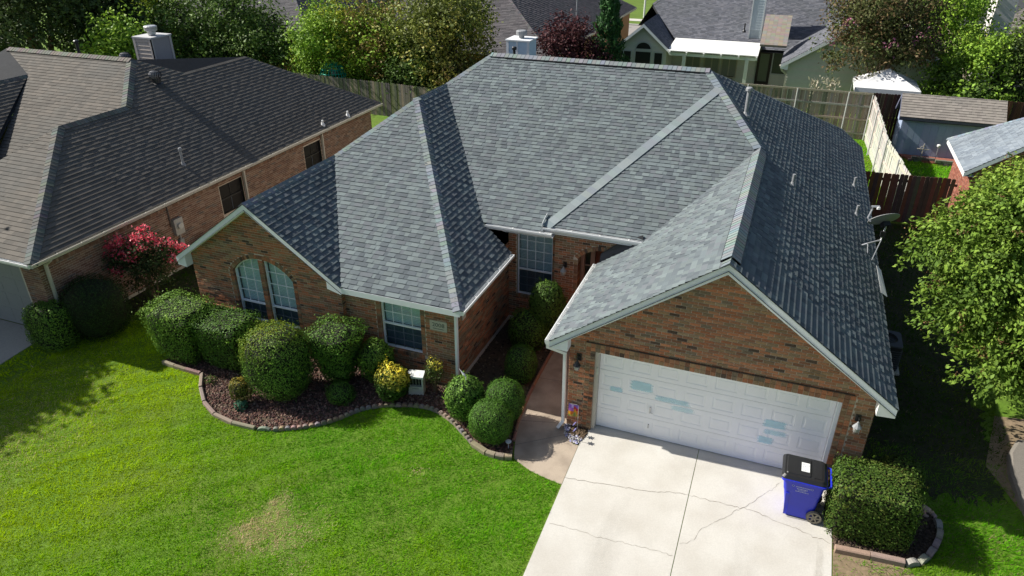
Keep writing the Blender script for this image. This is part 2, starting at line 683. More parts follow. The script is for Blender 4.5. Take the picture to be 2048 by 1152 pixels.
def window(house, O, U, Nn, shape, zmid, cols, rows_top, rows_bot, blind=(.50, .58, .60), lower=(.08, .11, .15), fr=.03, frame_mat='trim', pane='glass'):
    """sash window. shape: convex CCW (u,z) outline in the plane through O; Nn outward"""
    O, U, Nn = (np.asarray(t, float) for t in (O, U, Nn))
    Z = V3(0, 0, 1)
    P = lambda u, z, d=0.0: O + U * u + Z * z + Nn * d
    shape = ccw(shape)
    u0, u1 = min(p[0] for p in shape), max(p[0] for p in shape)
    z0, z1 = min(p[1] for p in shape), max(p[1] for p in shape)
    ins = inset(shape, fr)
    g = G()
    n = len(shape)
    for i in range(n):
        k = (i + 1) % n
        g.prism([P(*shape[i], -.05), P(*shape[k], -.05), P(*ins[k], -.05), P(*ins[i], -.05)], Nn * .075)
    w = g.build("window", M[frame_mat], house)
    g = G()
    g.prism([P(u0 + fr, zmid - .022, -.03), P(u1 - fr, zmid - .022, -.03), P(u1 - fr, zmid + .022, -.03), P(u0 + fr, zmid + .022, -.03)], Nn * .05)
    g.build("meeting_rail", M[frame_mat], w)
    def top_at(u):
        q = clip_poly([(u - .001, z0), (u + .001, z0), (u + .001, z1 + 1), (u - .001, z1 + 1)], ins)
        return max(p[1] for p in q) if q else z0
    g = G()
    ua, ub, za, zb = u0 + fr, u1 - fr, z0 + fr, z1 - fr
    mw = .0075
    for c in range(1, cols):
        u = ua + (ub - ua) * c / cols
        g.prism([P(u - mw, zmid + .022, -.012), P(u + mw, zmid + .022, -.012), P(u + mw, top_at(u), -.012), P(u - mw, top_at(u), -.012)], Nn * .014)
    zt = [zmid + (zb - zmid) * r / rows_top for r in range(1, rows_top)] if rows_top else []
    zl = [za + (zmid - za) * r / rows_bot for r in range(1, rows_bot)] if rows_bot else []
    for z in zt:
        q = clip_poly([(u0, z - mw), (u1, z - mw), (u1, z + mw), (u0, z + mw)], ins)
        if len(q) > 2:
            g.prism([P(*t, -.0135) for t in q], Nn * .013)
    if g.f:
        g.build("muntins", M[frame_mat], w)
    g = G()
    for c in range(1, cols):
        u = ua + (ub - ua) * c / cols
        g.prism([P(u - mw, za, -.012), P(u + mw, za, -.012), P(u + mw, zmid - .022, -.012), P(u - mw, zmid - .022, -.012)], Nn * .006)
    for z in zl:
        g.prism([P(ua, z - mw, -.0135), P(ub, z - mw, -.0135), P(ub, z + mw, -.0135), P(ua, z + mw, -.0135)], Nn * .006)
    if g.f:
        g.build("screened_muntins", M['screened'], w)
    ul = [ua + (ub - ua) * c / cols for c in range(cols + 1)]
    zz = [za] + zl + [zmid] + zt + [zb + .001]
    for i in range(cols):
        for j in range(len(zz) - 1):
            q = clip_poly([(ul[i], zz[j]), (ul[i + 1], zz[j]), (ul[i + 1], zz[j + 1]), (ul[i], zz[j + 1])], ins)
            if len(q) < 3 or abs(area2(q)) < 1e-4:
                continue
            gp = G()
            gp.prism([P(*t, -.026) for t in q], Nn * .004)
            gp.build("pane", M[pane], w)
    # slatted blind in the upper sash, dark insect screen in the lower one
    g = G()
    z = zmid
    while z < zb:
        q = clip_poly([(ua, z), (ub, z), (ub, z + .044), (ua, z + .044)], ins)
        if len(q) > 2:
            zlo = min(t[1] for t in q)
            g.poly([P(a, b, -.10 + (b - zlo) * .15) for a, b in q], blind)
        z += .043
    g.build("blind", M['plain'], w)
    g = G()
    q = clip_poly([(ua, za), (ub, za), (ub, zmid), (ua, zmid)], ins)
    g.poly([P(a, b, -.09) for a, b in q], lower)
    g.poly([P(a, b, -.2) for a, b in ins], (.01, .01, .012))
    g.build("insect_screen", M['plain'], w)
    return w

def gutter(house, a, b, out, mt='white', w=.11, h=.11, t=.008, name="gutter"):
    """open trough from a to b along an eave; out = horizontal direction away from the wall"""
    a, b, o = np.asarray(a, float), np.asarray(b, float), np.asarray(out, float)
    prof = [(0, 0), (0, -h), (w * .75, -h), (w, -h * .45), (w, 0), (w - t * 2.2, 0), (w - t * 2.2, -h * .4), (w * .72, -h + t), (t, -h + t), (t, 0)]
    g = G()
    A = [a + o * x + V3(0, 0, z) for x, z in prof]
    B = [b + o * x + V3(0, 0, z) for x, z in prof]
    n = len(prof)
    for i in range(n):
        k = (i + 1) % n
        g.poly([A[i], A[k], B[k], B[i]])
    for E in (A, B):
        g.poly([E[0], E[1], E[2], E[3], E[4]])
    L = np.linalg.norm(b - a)
    for i in range(1, int(L / .75) + 1):
        p = a + (b - a) * (i * .75 / L) if i * .75 < L else None
        if p is not None:
            d = norm(b - a) * .02
            g.box(p - V3(0, 0, .012), d, o * (w - .01), V3(0, 0, .012))
    return g.build(name, M[mt], house)

def downspout(house, pts, mt='white', w=.062, d=.085, out=(0, -1, 0)):
    g = G()
    o = norm(out)
    for p, q in zip(pts[:-1], pts[1:]):
        p, q = np.asarray(p, float), np.asarray(q, float)
        t = norm(q - p)
        s_ = norm(np.cross(t, o))
        oo = np.cross(s_, t)
        g.box(p - s_ * w / 2 - oo * d / 2, s_ * w, oo * d, q - p + t * .03)
    return g.build("downspout", M[mt], house)

def board(house, name, pts, d, mt='trim'):
    g = G()
    g.prism(pts, d)
    return g.build(name, M[mt], house)

# ------------------------------------------------------------------ the ground
def sheet(name, xs, ys, m, dz=0.0):
    g = G()
    for i in range(len(xs) - 1):
        for j in range(len(ys) - 1):
            g.poly([(xs[i], ys[j], gz(ys[j]) + dz), (xs[i + 1], ys[j], gz(ys[j]) + dz), (xs[i + 1], ys[j + 1], gz(ys[j + 1]) + dz), (xs[i], ys[j + 1], gz(ys[j + 1]) + dz)])
    return struct(g.build(name, m))

def flat(name, P, m, z=0.0, t=.0, parent=None):
    """polygon laid on the ground, z above it, t thick"""
    P = ccw(P)
    g = G()
    cuts = [p for p in (clip_poly_y(P, 0, True), clip_poly_y(P, 0, False)) if len(p) > 2]
    for q in cuts:
        g.poly([(x, y, gz(y) + z) for x, y in q])
    if t > 0:
        n = len(P)
        for i in range(n):
            (x1, y1), (x2, y2) = P[i], P[(i + 1) % n]
            g.poly([(x1, y1, gz(y1) + z - t), (x2, y2, gz(y2) + z - t), (x2, y2, gz(y2) + z), (x1, y1, gz(y1) + z)])
    return g.build(name, m, parent)

def clip_poly_y(P, y0, above):
    out = []
    for i in range(len(P)):
        p, q = P[i], P[(i + 1) % len(P)]
        a, b = (p[1] - y0, q[1] - y0) if above else (y0 - p[1], y0 - q[1])
        if a >= 0:
            out.append(p)
        if (a >= 0) != (b >= 0) and abs(a - b) > 1e-9:
            t = a / (a - b)
            out.append((p[0] + t * (q[0] - p[0]), p[1] + t * (q[1] - p[1])))
    return out

LAWN_Z = -.012
M['lawn'] = mat("lawn_ground", (.10, .19, .014), rough=.95, amt=.35, scale=6, detail=8, tint2=(.13, .15, .03), tscale=.5, tamt=.5, bump=.5, bscale=30)
M['asphalt'] = mat("asphalt", (.30, .28, .26), rough=.9, amt=.1, scale=20)
ground = sheet("ground", [-600, -60, -20, 0, 20, 60, 600], [-60, -20, -8, 0, 20, 60, 200, 900], M['lawn'], LAWN_Z)

JX = 2.875
drive = G()
for x0, x1 in ((.34, JX - .007), (JX + .007, 5.62)):
    for y0, y1 in ((-14.0, 0.0), (0.0, .26)):
        g_ = [(x0, y0), (x1, y0), (x1, y1), (x0, y1)]
        drive.poly([(x, y, gz(y)) for x, y in g_])
        for (a, b) in zip(g_, g_[1:] + g_[:1]):
            drive.poly([(a[0], a[1], gz(a[1]) - .14), (b[0], b[1], gz(b[1]) - .14), (b[0], b[1], gz(b[1])), (a[0], a[1], gz(a[1]))])
driveway = struct(drive.build("driveway", M['concrete']))
M['screened'] = mat("screened_frame", (.13, .16, .20), rough=.6, amt=.05)
M['crack'] = mat("crack_dirt", (.25, .22, .18), rough=1, amt=.3, scale=40)
def crack(pts, w=.012):
    w *= .8
    g = G()
    P = []
    for (a, b) in zip(pts[:-1], pts[1:]):
        n = max(2, int(math.hypot(b[0] - a[0], b[1] - a[1]) / .06))
        for i in range(n):
            t = i / n
            P.append((a[0] + (b[0] - a[0]) * t + rnd.gauss(0, .010), a[1] + (b[1] - a[1]) * t + rnd.gauss(0, .014)))
    P.append(pts[-1])
    for p, q in zip(P[:-1], P[1:]):
        l = math.hypot(q[0] - p[0], q[1] - p[1]) + 1e-6
        nx, ny = -(q[1] - p[1]) / l, (q[0] - p[0]) / l
        ww = w * rnd.uniform(.3, 1.1) / 2
        g.poly([(x, y, gz(y) + .0035) for x, y in ((p[0] - nx * ww, p[1] - ny * ww), (q[0] - nx * ww, q[1] - ny * ww), (q[0] + nx * ww, q[1] + ny * ww), (p[0] + nx * ww, p[1] + ny * ww))])
    return g.build("crack", M['crack'], driveway)
# faint tyre film and drips on the slab, as thin uneven coats of dirt
def stain(x0, x1, y0, y1, tone, dens, sc, nm="stain"):
    m = mat("slab_dirt", tone, rough=.85, amt=.2, scale=30)
    nt = m.node_tree
    N, L = nt.nodes, nt.links
    b = N["Principled BSDF"]
    tc = N.new("ShaderNodeTexCoord")
    mp = N.new("ShaderNodeMapping")
    mp.inputs["Scale"].default_value = sc
    L.new(tc.outputs["Object"], mp.inputs["Vector"])
    n = N.new("ShaderNodeTexNoise")
    n.inputs["Scale"].default_value = 1.0
    n.inputs["Detail"].default_value = 7
    n.inputs["Roughness"].default_value = .7
    L.new(mp.outputs[0], n.inputs["Vector"])
    sp = N.new("ShaderNodeSeparateXYZ")
    L.new(tc.outputs["Generated"], sp.inputs[0])
    prev = n.outputs["Fac"]
    for ax in ("X", "Y"):
        a = N.new("ShaderNodeMath"); a.operation = 'PINGPONG'; a.inputs[1].default_value = .5
        L.new(sp.outputs[ax], a.inputs[0])
        e = N.new("ShaderNodeMapRange"); e.inputs["From Max"].default_value = .4
        L.new(a.outputs[0], e.inputs["Value"])
        p = N.new("ShaderNodeMath"); p.operation = 'MULTIPLY'
        L.new(prev, p.inputs[0]); L.new(e.outputs[0], p.inputs[1])
        prev = p.outputs[0]
    r_ = N.new("ShaderNodeMapRange"); r_.inputs["From Min"].default_value = .30; r_.inputs["From Max"].default_value = .62; r_.inputs["To Max"].default_value = dens
    L.new(prev, r_.inputs["Value"])
    L.new(r_.outputs[0], b.inputs["Alpha"])
    g = G()
    g.poly([(x0, y0, gz(y0) + .002), (x1, y0, gz(y0) + .002), (x1, y1, gz(y1) + .002), (x0, y1, gz(y1) + .002)])
    g.build(nm, m, driveway)
stain(.9, 2.3, -7.0, -.1, (.36, .33, .28), .14, (1.6, .5, 1))
stain(3.3, 4.9, -7.0, -.1, (.36, .33, .28), .14, (1.6, .5, 1))
stain(.36, 5.6, -.6, .15, (.36, .33, .28), .35, (2, 3, 1))
stain(5.2, 5.62, -6, -.2, (.32, .28, .22), .4, (4, 1.2, 1))
crack([(.36, -1.6), (.76, -1.55), (1.29, -1.48), (1.8, -1.41), (2.21, -1.35), (2.5, -1.24), (2.86, -1.21), (3.3, -1.2), (4.08, -1.17), (4.66, -1.3), (5.04, -1.36), (5.58, -1.5)], .016)
crack([(.42, -2.86), (.83, -2.83), (1.44, -2.85), (2.11, -2.79), (2.83, -2.78)], .010)
crack([(2.91, -2.48), (3.15, -2.3), (3.22, -2.02), (3.47, -1.73), (4.07, -1.02), (4.62, -.21)], .008)

WALK = [(.33, -1.80), (-.06, -1.74), (-.43, -1.65), (-.88, -1.44), (-1.02, -1.0), (-1.14, -.55), (-1.26, .2), (-1.32, 1.0), (-1.36, 3.82), (-.13, 3.82), (-.13, .05), (-.17, -.05), (-.05, -.37), (.19, -.56), (.33, -.58)]
walk = struct(flat("walkway", WALK, M['path'], -.004, .1))
for a, b in (((-1.30, -.28), (-.17, .01)), ((-1.01, -1.04), (-.06, -.36)), ((-1.33, 1.5), (-.13, 1.62))):
    g = G()
    d = norm((b[0] - a[0], b[1] - a[1]))
    n_ = (-d[1] * .009, d[0] * .009)
    g.poly([(x, y, gz(y) + .001) for x, y in ((a[0] - n_[0], a[1] - n_[1]), (b[0] - n_[0], b[1] - n_[1]), (b[0] + n_[0], b[1] + n_[1]), (a[0] + n_[0], a[1] + n_[1]))])
    g.build("joint", M['crack'], walk)

BED_EDGE = [(-10.85, -1.29), (-10.51, -1.35), (-10.03, -1.39), (-9.5, -1.38), (-9.18, -1.79), (-8.7, -2.23), (-8.21, -2.5), (-7.67, -2.62), (-7.08, -2.63), (-6.58, -2.55), (-6.27, -2.4), (-5.91, -2.23), (-5.54, -1.96), (-5.21, -1.63), (-4.91, -1.22), (-4.42, -.88), (-3.74, -.64), (-3.21, -.62), (-2.64, -.85), (-2.18, -1.16), (-1.82, -1.42), (-1.35, -1.53), (-.93, -1.44)]
BED = BED_EDGE + [(-1.06, -1.0), (-1.18, -.55), (-1.30, .2), (-1.36, 1.0), (-1.40, 3.9), (-3.1, 3.9), (-3.1, .4), (-6.1, .4), (-10.7, .3), (-11.0, -.6)]
def smooth_line(P, step):
    """Catmull-Rom resampling of an open polyline at equal steps"""
    out = []
    for i in range(len(P) - 1):
        p0, p1, p2, p3 = P[max(i - 1, 0)], P[i], P[i + 1], P[min(i + 2, len(P) - 1)]
        for k in range(20):
            t = k / 20
            out.append(tuple(.5 * (2 * p1[j] + (p2[j] - p0[j]) * t + (2 * p0[j] - 5 * p1[j] + 4 * p2[j] - p3[j]) * t * t + (3 * p1[j] - p0[j] - 3 * p2[j] + p3[j]) * t ** 3) for j in (0, 1)))
    out.append(tuple(P[-1]))
    res, acc = [out[0]], 0
    for a, b in zip(out[:-1], out[1:]):
        l = math.hypot(b[0] - a[0], b[1] - a[1])
        acc += l
        if acc >= step:
            res.append(b)
            acc = 0
    return res
# dark soil sheets whose colour also paints in the side yards' deep shade
M['damp'] = mat("damp_earth", (.040, .040, .020), rough=.95, amt=.4, scale=5, detail=8, tint2=(.035, .055, .012), tscale=1.2, tamt=.7, bump=.4, bscale=40)  # not damp: soil colour darkened to paint in the side yards' shade
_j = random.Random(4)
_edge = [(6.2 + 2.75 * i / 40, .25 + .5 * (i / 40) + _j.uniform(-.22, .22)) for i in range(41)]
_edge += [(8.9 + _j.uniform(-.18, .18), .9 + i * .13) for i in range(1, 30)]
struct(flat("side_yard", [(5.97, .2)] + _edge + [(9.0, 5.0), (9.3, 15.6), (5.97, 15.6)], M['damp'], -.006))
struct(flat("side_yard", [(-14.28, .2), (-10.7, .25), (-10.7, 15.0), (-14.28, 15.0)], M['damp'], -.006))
bed = struct(flat("garden_bed", BED, M['soil'], .0, .06))

RBED = [(5.64, -1.60), (6.28, -1.56), (6.92, -1.51), (7.23, -1.28), (7.52, -.65), (7.55, -.3), (7.42, -.05), (6.9, .1), (6.0, .15), (5.64, .15)]
rbed = struct(flat("hedge_bed", RBED, M['soil'], .0, .05))

def edging(bed_o, P, kind, tones, h=.10, w=.095, name="edging_block"):
    """one block per polyline step"""
    for a, b in zip(P[:-1], P[1:]):
        L = math.hypot(b[0] - a[0], b[1] - a[1])
        d = V3((b[0] - a[0]) / L, (b[1] - a[1]) / L, 0)
        n = V3(-d[1], d[0], 0)
        g = G()
        c = tuple(x * rnd.uniform(.85, 1.12) for x in rnd.choice(tones))
        z = gz((a[1] + b[1]) / 2) - .05 + rnd.uniform(-.006, .006)
        o = V3(a[0], a[1], z)
        hh = h + .05
        if kind == 'flat':
            e = .006
            prof = [(-w / 2, 0), (w / 2, 0), (w / 2, hh - .02), (w / 2 - .02, hh), (-w / 2 + .02, hh), (-w / 2, hh - .02)]
            g.prism([o + d * e + n * x + V3(0, 0, y) for x, y in prof], d * (L - 2 * e), c)
        else:
            k = 7
            prof = [(.004, 0), (L - .004, 0)] + [(L / 2 + (L / 2 - .004) * math.cos(math.pi * i / k), hh - L * .42 + L * .42 * math.sin(math.pi * i / k)) for i in range(k + 1)]
            g.prism([o + d * x - n * w / 2 + V3(0, 0, y) for x, y in prof], n * w, c)
        g.build(name, M['edging'], bed_o)
TAN = [(.265, .205, .15), (.24, .19, .14), (.285, .225, .165), (.22, .18, .14)]
GRY = [(.22, .205, .18), (.26, .235, .195)]
edging(bed, [(-10.82, -1.33), (-10.4, -1.37), (-10.0, -1.39), (-9.52, -1.40)], 'flat', TAN)
L1 = smooth_line(BED_EDGE[3:10], .6)
edging(bed, L1, 'flat', TAN, h=.09)
L2 = [L1[-1]] + smooth_line(BED_EDGE[9:21], .125)[1:]
edging(bed, L2, 'scallop', TAN + GRY, h=.085, w=.075, name="edging_scallop")
edging(bed, [L2[-1], (-1.5, -1.52), (-1.28, -1.53), (-1.08, -1.50), (-.92, -1.44)], 'flat', TAN, h=.10, w=.13)
edging(bed, [(-1.08, -.95), (-1.13, -.68), (-1.19, -.4), (-1.23, -.05), (-1.27, .3), (-1.31, .7), (-1.335, 1.1), (-1.355, 1.6), (-1.37, 2.1), (-1.38, 2.6), (-1.39, 3.1)], 'flat', [(.30, .16, .11), (.26, .15, .11)], h=.06, w=.07, name="edging_brick")
edging(rbed, [(5.66, -1.62), (6.27, -1.57), (6.86, -1.53)], 'flat', [(.32, .25, .20)], h=.11, w=.13)
edging(rbed, smooth_line([(6.88, -1.53), (7.08, -1.44), (7.25, -1.26), (7.42, -.95), (7.53, -.62), (7.55, -.32), (7.46, -.1)], .26), 'scallop', [(.28, .26, .24), (.33, .30, .27)], h=.11, w=.11)

# red lava rock spread over the bed, brown mulch further back
def rocks(name, P, n, size, tones, parent, z0=0.0, seed=3, keep=None):
    r = np.random.default_rng(seed)
    xs, ys = [p[0] for p in P], [p[1] for p in P]
    X, Y = r.uniform(min(xs), max(xs), n * 3), r.uniform(min(ys), max(ys), n * 3)
    k = in_poly(X, Y, P)
    if keep is not None:
        k &= keep(X, Y)
    X, Y = X[k][:n], Y[k][:n]
    n = len(X)
    base = np.array([(1, 0, 0), (0, 1, 0), (-1, 0, 0), (0, -1, 0), (0, 0, 1), (0, 0, -1)], float)
    s = size * r.uniform(.6, 1.5, (n, 1, 1))
    V = base[None] * s * r.uniform(.55, 1.25, (n, 6, 1))
    a = r.uniform(0, 6.28, n)
    ca, sa = np.cos(a)[:, None], np.sin(a)[:, None]
    tx = r.uniform(-.7, .7, n)[:, None]
    x, y, z = V[..., 0], V[..., 1], V[..., 2] * .75
    x, z = x * np.cos(tx) - z * np.sin(tx), x * np.sin(tx) + z * np.cos(tx)
    x, y = x * ca - y * sa, x * sa + y * ca
    V = np.stack([x + X[:, None], y + Y[:, None], z + ground_z(Y)[:, None] + z0 + s[..., 0] * .3], -1)
    F = np.array([(0, 1, 4), (1, 2, 4), (2, 3, 4), (3, 0, 4)])
    T = V[:, F].reshape(-1, 3, 3)
    t = np.array(tones)
    c = t[r.integers(0, len(t), n)] * r.uniform(.6, 1.35, (n, 1))
    c = np.repeat(c, 4, 0)
    return np_mesh(name, T, c, M['rock'], parent, 'stuff', 3)
LAVA = [(.13, .065, .05), (.17, .085, .065), (.10, .055, .05), (.21, .12, .09), (.075, .05, .045), (.24, .17, .13)]
rocks("lava_rocks", BED, 15000, .030, LAVA, bed, 0.0, keep=lambda X, Y: (Y < .25) & (X > -10.8))
rocks("bark_mulch", BED, 2600, .03, [(.06, .045, .03), (.09, .065, .045), (.04, .03, .022), (.16, .12, .08)], bed, 0.0, seed=5, keep=lambda X, Y: (Y > .2) & (X > -3.1))
rocks("bark_mulch", RBED, 2600, .03, [(.07, .05, .035), (.10, .07, .05), (.05, .035, .025)], rbed, 0.0, seed=6)

# ------------------------------------------------------------------ the brick house in the middle
BRICK = [tuple(k * c for k, c in zip((1.78, 1.54, 1.36), t)) for t in [(.21, .098, .056), (.185, .105, .066), (.165, .12, .075), (.135, .105, .07), (.125, .072, .048), (.16, .13, .09), (.05, .04, .034), (.24, .12, .07), (.10, .088, .068)]]
BWT = [5, 4.5, 4, 2.2, 4, 2, 1.0, 2, 1.4]
house = thing("brick_house", "brown brick house with blue grey shingle roof, white garage door and number 2008", "house", (-2.5, 6, 0))
K1 = .72
XG, ZG = 2.918, 4.833
SH = [(.146, .176, .183), (.130, .156, .166), (.110, .130, .141), (.164, .197, .200), (.132, .148, .161), (.099, .117, .129), (.141, .168, .171)]
roof = Roof(house, SH, n_ind=300)
EX = 6.27
# right slope (towards +x), garage left slope, main front slope, wing slopes, small gable slope
roof.plane(ZG + K1 * XG, -K1, 0, [[(EX, -.32), (EX, 7.15), (XG, 7.15), (XG, -.32)], [(EX, 7.15), (EX, 16.7), (5.47, 16.9), (1.062, 9.967), (XG, 7.15)]])
roof.plane(ZG - K1 * XG, K1, 0, [[(-.5, -.32), (.636, -.32), (.636, 3.7), (-.5, 3.66)], [(.636, -.32), (XG, -.32), (XG, 7.15), (.636, 3.7)]])
FA, FB = 1.435, .475
roof.plane(FA, 0, FB, [[(-6.044, 9.967), (-6.996, 8.45), (-3.665, 3.52), (-1.97, 3.52), (-1.97, 3.70), (.636, 3.70), (XG, 7.15), (1.062, 9.967)][0:4] + [(-1.97, 9.967)], [(-1.97, 9.967), (-1.97, 3.70), (.636, 3.70), (XG, 7.15), (1.062, 9.967)]])
WA, WB = 2.457, .46
roof.plane(WA, 0, WB, [[(-5.906, .02), (-2.753, .02), (-6.996, 6.504), (-8.41, 3.94)]])
WRX, WRK = -6.996, .703
roof.plane(5.449 + WRK * WRX, -WRK, 0, [[(-2.753, .02), (-2.753, 3.28), (-3.665, 3.52), (-3.665, 1.414)], [(-3.665, 1.414), (-3.665, 3.52), (-6.996, 8.45), (-6.996, 6.504)]])
QX, QZ = -8.41, 4.269
roof.plane(QZ + K1 * QX, -K1, 0, [[(-5.89, -.02), (-8.41, 3.94), (-8.41, -.02)]])
# hidden slopes
roof.plane(QZ - K1 * QX, K1, 0, [[(-10.96, -.02), (-8.41, -.02), (-8.41, 3.94), (-8.41, 8.0), (-10.96, 8.0)]], cover=False)
roof.deck.poly([(-8.41, 3.94, 4.269), (-6.996, 6.504, 5.449), (-6.996, 8.45, 5.449), (-6.044, 9.967, 6.169), (-10.96, 15.9, 2.43), (-10.96, 8, 2.43), (-8.41, 8, 4.25)])
roof.deck.poly([(-6.044, 9.967, 6.169), (1.062, 9.967, 6.169), (5.47, 16.9, 2.99), (5.47, 17.2, 2.8), (-10.96, 16.9, 2.43), (-10.96, 15.9, 2.43)][::-1])
nR, nL, nF = norm((K1, 0, 1)), norm((-K1, 0, 1)), norm((0, -FB, 1))
nW, nWR, nB = norm((0, -WB, 1)), norm((WRK, 0, 1)), norm((0, .55, 1))
CAPS = [tuple(.92 * c for c in t) for t in [(.205, .238, .246), (.195, .227, .236), (.218, .25, .254), (.186, .217, .228)]]
zf = lambda y: FA + FB * y
roof.cap_row((XG, -.1, ZG), (XG, 6.75, ZG), nL, nR, w=.18, lift=.062, pal=CAPS)
roof.cap_row((XG, -.34, ZG), (XG, -.08, ZG), nL, nR, w=.18, lift=.02, pal=CAPS)
roof.cap_row((XG, 6.7, ZG), (XG, 7.1, ZG), nL, nR, w=.18, lift=.03, pal=CAPS)
roof.cap_row((XG, 7.1, ZG), (1.062, 9.967, 6.169), nF, nR, w=.19, lift=.03, pal=CAPS)
roof.cap_row((1.05, 9.967, 6.169), (-6.0, 9.967, 6.169), nF, nB, w=.165, lift=.065, pal=CAPS)
roof.cap_row((-6.996, 8.45, 5.449), (-6.044, 9.967, 6.169), nF, nL, w=.15, lift=.02, pal=CAPS)
roof.cap_row((-6.996, 6.504, 5.449), (-6.996, 8.45, 5.449), nL, nWR, w=.15, lift=.02, pal=CAPS)
roof.cap_row((-2.76, .02, 2.466), (-6.996, 6.504, 5.449), nW, nWR, w=.16, lift=.02, pal=CAPS)
roof.cap_row((-8.41, 3.94, 4.269), (-6.996, 6.504, 5.449), nL, nW, w=.15, lift=.02, pal=CAPS)
roof.cap_row((-8.41, -.02, 4.269), (-8.41, 3.94, 4.269), nL, norm((K1, 0, 1)), w=.15, lift=.02, pal=CAPS)
roof_o = roof.build()
# the raised diagonal strip running up the front slope
g = G()
p0, p1 = V3(-1.93, 3.66, zf(3.66)), V3(1.46, 9.22, zf(9.22))
t_ = norm(p1 - p0)
s_ = norm(np.cross(t_, nF))
L_ = np.linalg.norm(p1 - p0)
for i in range(int(L_ / .2) + 1):
    a, b = i * .2, min((i + 1) * .2 + .004, L_)
    if b <= a:
        break
    c = tuple(x * rnd.uniform(1.22, 1.32) for x in rnd.choice(CAPS))
    A = p0 + t_ * a
    g.box(A - s_ * .13 + nF * .004, s_ * .26, t_ * (b - a), nF * (.030 + .004 * rnd.random()), c)
g.build("diagonal_strip", M['shingle'], roof_o, 'stuff')
# ridge vents under the caps
def ridge_vent(a, b, nl, nr, w, h):
    g = G()
    a, b = np.asarray(a, float), np.asarray(b, float)
    t = norm(b - a)
    for n in (nl, nr):
        f = norm(np.cross(n, t))
        if f[2] > 0:
            f = -f
        g.prism([a, a + f * w, a + f * w + n * h, a + n * h], b - a)
    return g.build("ridge_vent", M['black'], house)
ridge_vent((XG, -.1, ZG), (XG, 6.6, ZG), nL, nR, .20, .05)
ridge_vent((.75, 9.967, 6.169), (-5.5, 9.967, 6.169), nF, nB, .185, .05)

mas = Masonry(house, BRICK, BWT, 300)
X_, Y_, Z_ = V3(1, 0, 0), V3(0, 1, 0), V3(0, 0, 1)
# garage front
GD0, GD1, GDZ = .45, 5.39, 2.13
SB = .105
ins_g = lambda u, z: GD0 - 2 * SB < u < GD1 + 2 * SB and z < GDZ + 2 * SB + .01
mas.run((0, 0, 0), X_, -Y_, [[(-.12, -.1), (5.97, -.1), (5.97, 2.60), (XG, 4.79), (-.12, 2.60)]], [(GD0, GD1, -.2, GDZ)], ins_g, z0=-.1)
for k in range(int((GDZ + .05) / BPZ)):
    for c in range(2):
        for x in (GD0 - (c + 1) * SB, GD1 + c * SB):
            mas.unit((x, 0, k * BPZ - .02), X_, Z_, -Y_, SB, BPZ, .012 if c else .014)
nx = int((GD1 - GD0 + 4 * SB) / SB)
wx = (GD1 - GD0 + 4 * SB) / nx
for k in range(nx):
    for r in range(2):
        mas.unit((GD0 - 2 * SB + k * wx, 0, GDZ + r * SB), X_, Z_, -Y_, wx, SB, .012 + .004 * r, back=.1 if r else .19)
dk = mas.pal
mas.pal = [(.06, .045, .035)] * len(dk)  # dark bricks paint in a shadow line above the door surround
for k in range(int((GD1 - GD0 + 4 * SB) / .213)):
    mas.unit((GD0 - 2 * SB + k * .213, 0, GDZ + 2 * SB), X_, Z_, -Y_, .213, .03, .03, gap=.006)
mas.pal = dk
# gable end of the left wing with an arched pair of windows
AC, AR, AZ = -8.43, 1.155, 1.515        # arch centre, radius
AL, ARt, SPR, SILL = -9.36, -7.50, 2.2, .74
arch = lambda x, R=AR: AZ + math.sqrt(max(R * R - (x - AC) ** 2, 0))
RW = .115
def ins_gable(u, z):
    if AL - RW < u < ARt + RW and SILL - .1 < z < SPR:
        return True
    return z >= SPR and z < arch(u, AR + RW) and abs(u - AC) < AR
MU0, MU1 = -8.50, -8.36
holes = []
for k in range(14):
    a, b = AL + (ARt - AL) * k / 14, AL + (ARt - AL) * (k + 1) / 14
    for lo, hi in ((AL, MU0), (MU1, ARt)):
        aa, bb = max(a, lo), min(b, hi)
        if bb > aa + 1e-4:
            holes.append((aa, bb, SILL, max(arch(aa), arch(bb), SPR)))
mas.run((0, .25, 0), X_, -Y_, [[(-10.68, -.1), (-6.1, -.1), (-6.1, 2.55), (QX, 4.21), (-10.68, 2.58)]], holes, ins_gable, z0=-.1)
for k in range(int((SPR - SILL) / BPZ) + 1):
    for x in (AL - RW, ARt):
        mas.unit((x, .25, SILL + k * BPZ), X_, Z_, -Y_, RW, BPZ, .014)
    mas.unit((MU0, .25, SILL + k * BPZ), X_, Z_, -Y_, MU1 - MU0, BPZ, .01)
for k in range(6):
    mas.unit((MU0, .25, SILL + (int((SPR - SILL) / BPZ) + 1 + k) * BPZ), X_, Z_, -Y_, MU1 - MU0, BPZ, .008)
a0 = math.acos(-(AL - AC) / AR) if False else math.atan2(SPR - AZ, AL - AC)
a1 = math.atan2(SPR - AZ, ARt - AC)
nA = int(AR * abs(a0 - a1) / .075)
for k in range(nA):
    an = a0 + (a1 - a0) * (k + .5) / nA
    rad = V3(math.cos(an), 0, math.sin(an))
    tan = V3(math.sin(an), 0, -math.cos(an))
    w_ = (AR + .05) * abs(a1 - a0) / nA
    mas.unit(V3(AC, .25, AZ) + rad * AR - tan * w_ / 2, tan, rad, -Y_, w_, RW, .016)
for k in range(int((ARt - AL + 2 * RW) / .075)):
    mas.unit((AL - RW + k * .075, .25, SILL - .1), X_, Z_, -Y_, .075, .1, .03)
for k in range(6):
    mas.unit((-10.68 + k * .2, .25, .97), X_, Z_, -Y_, .2, .05, .03)
# return between the gable end and the lower front
mas.run((-6.1, .25, 0), Y_, X_, [[(0, -.1), (.15, -.1), (.15, 2.5), (0, 2.5)]], z0=-.1)
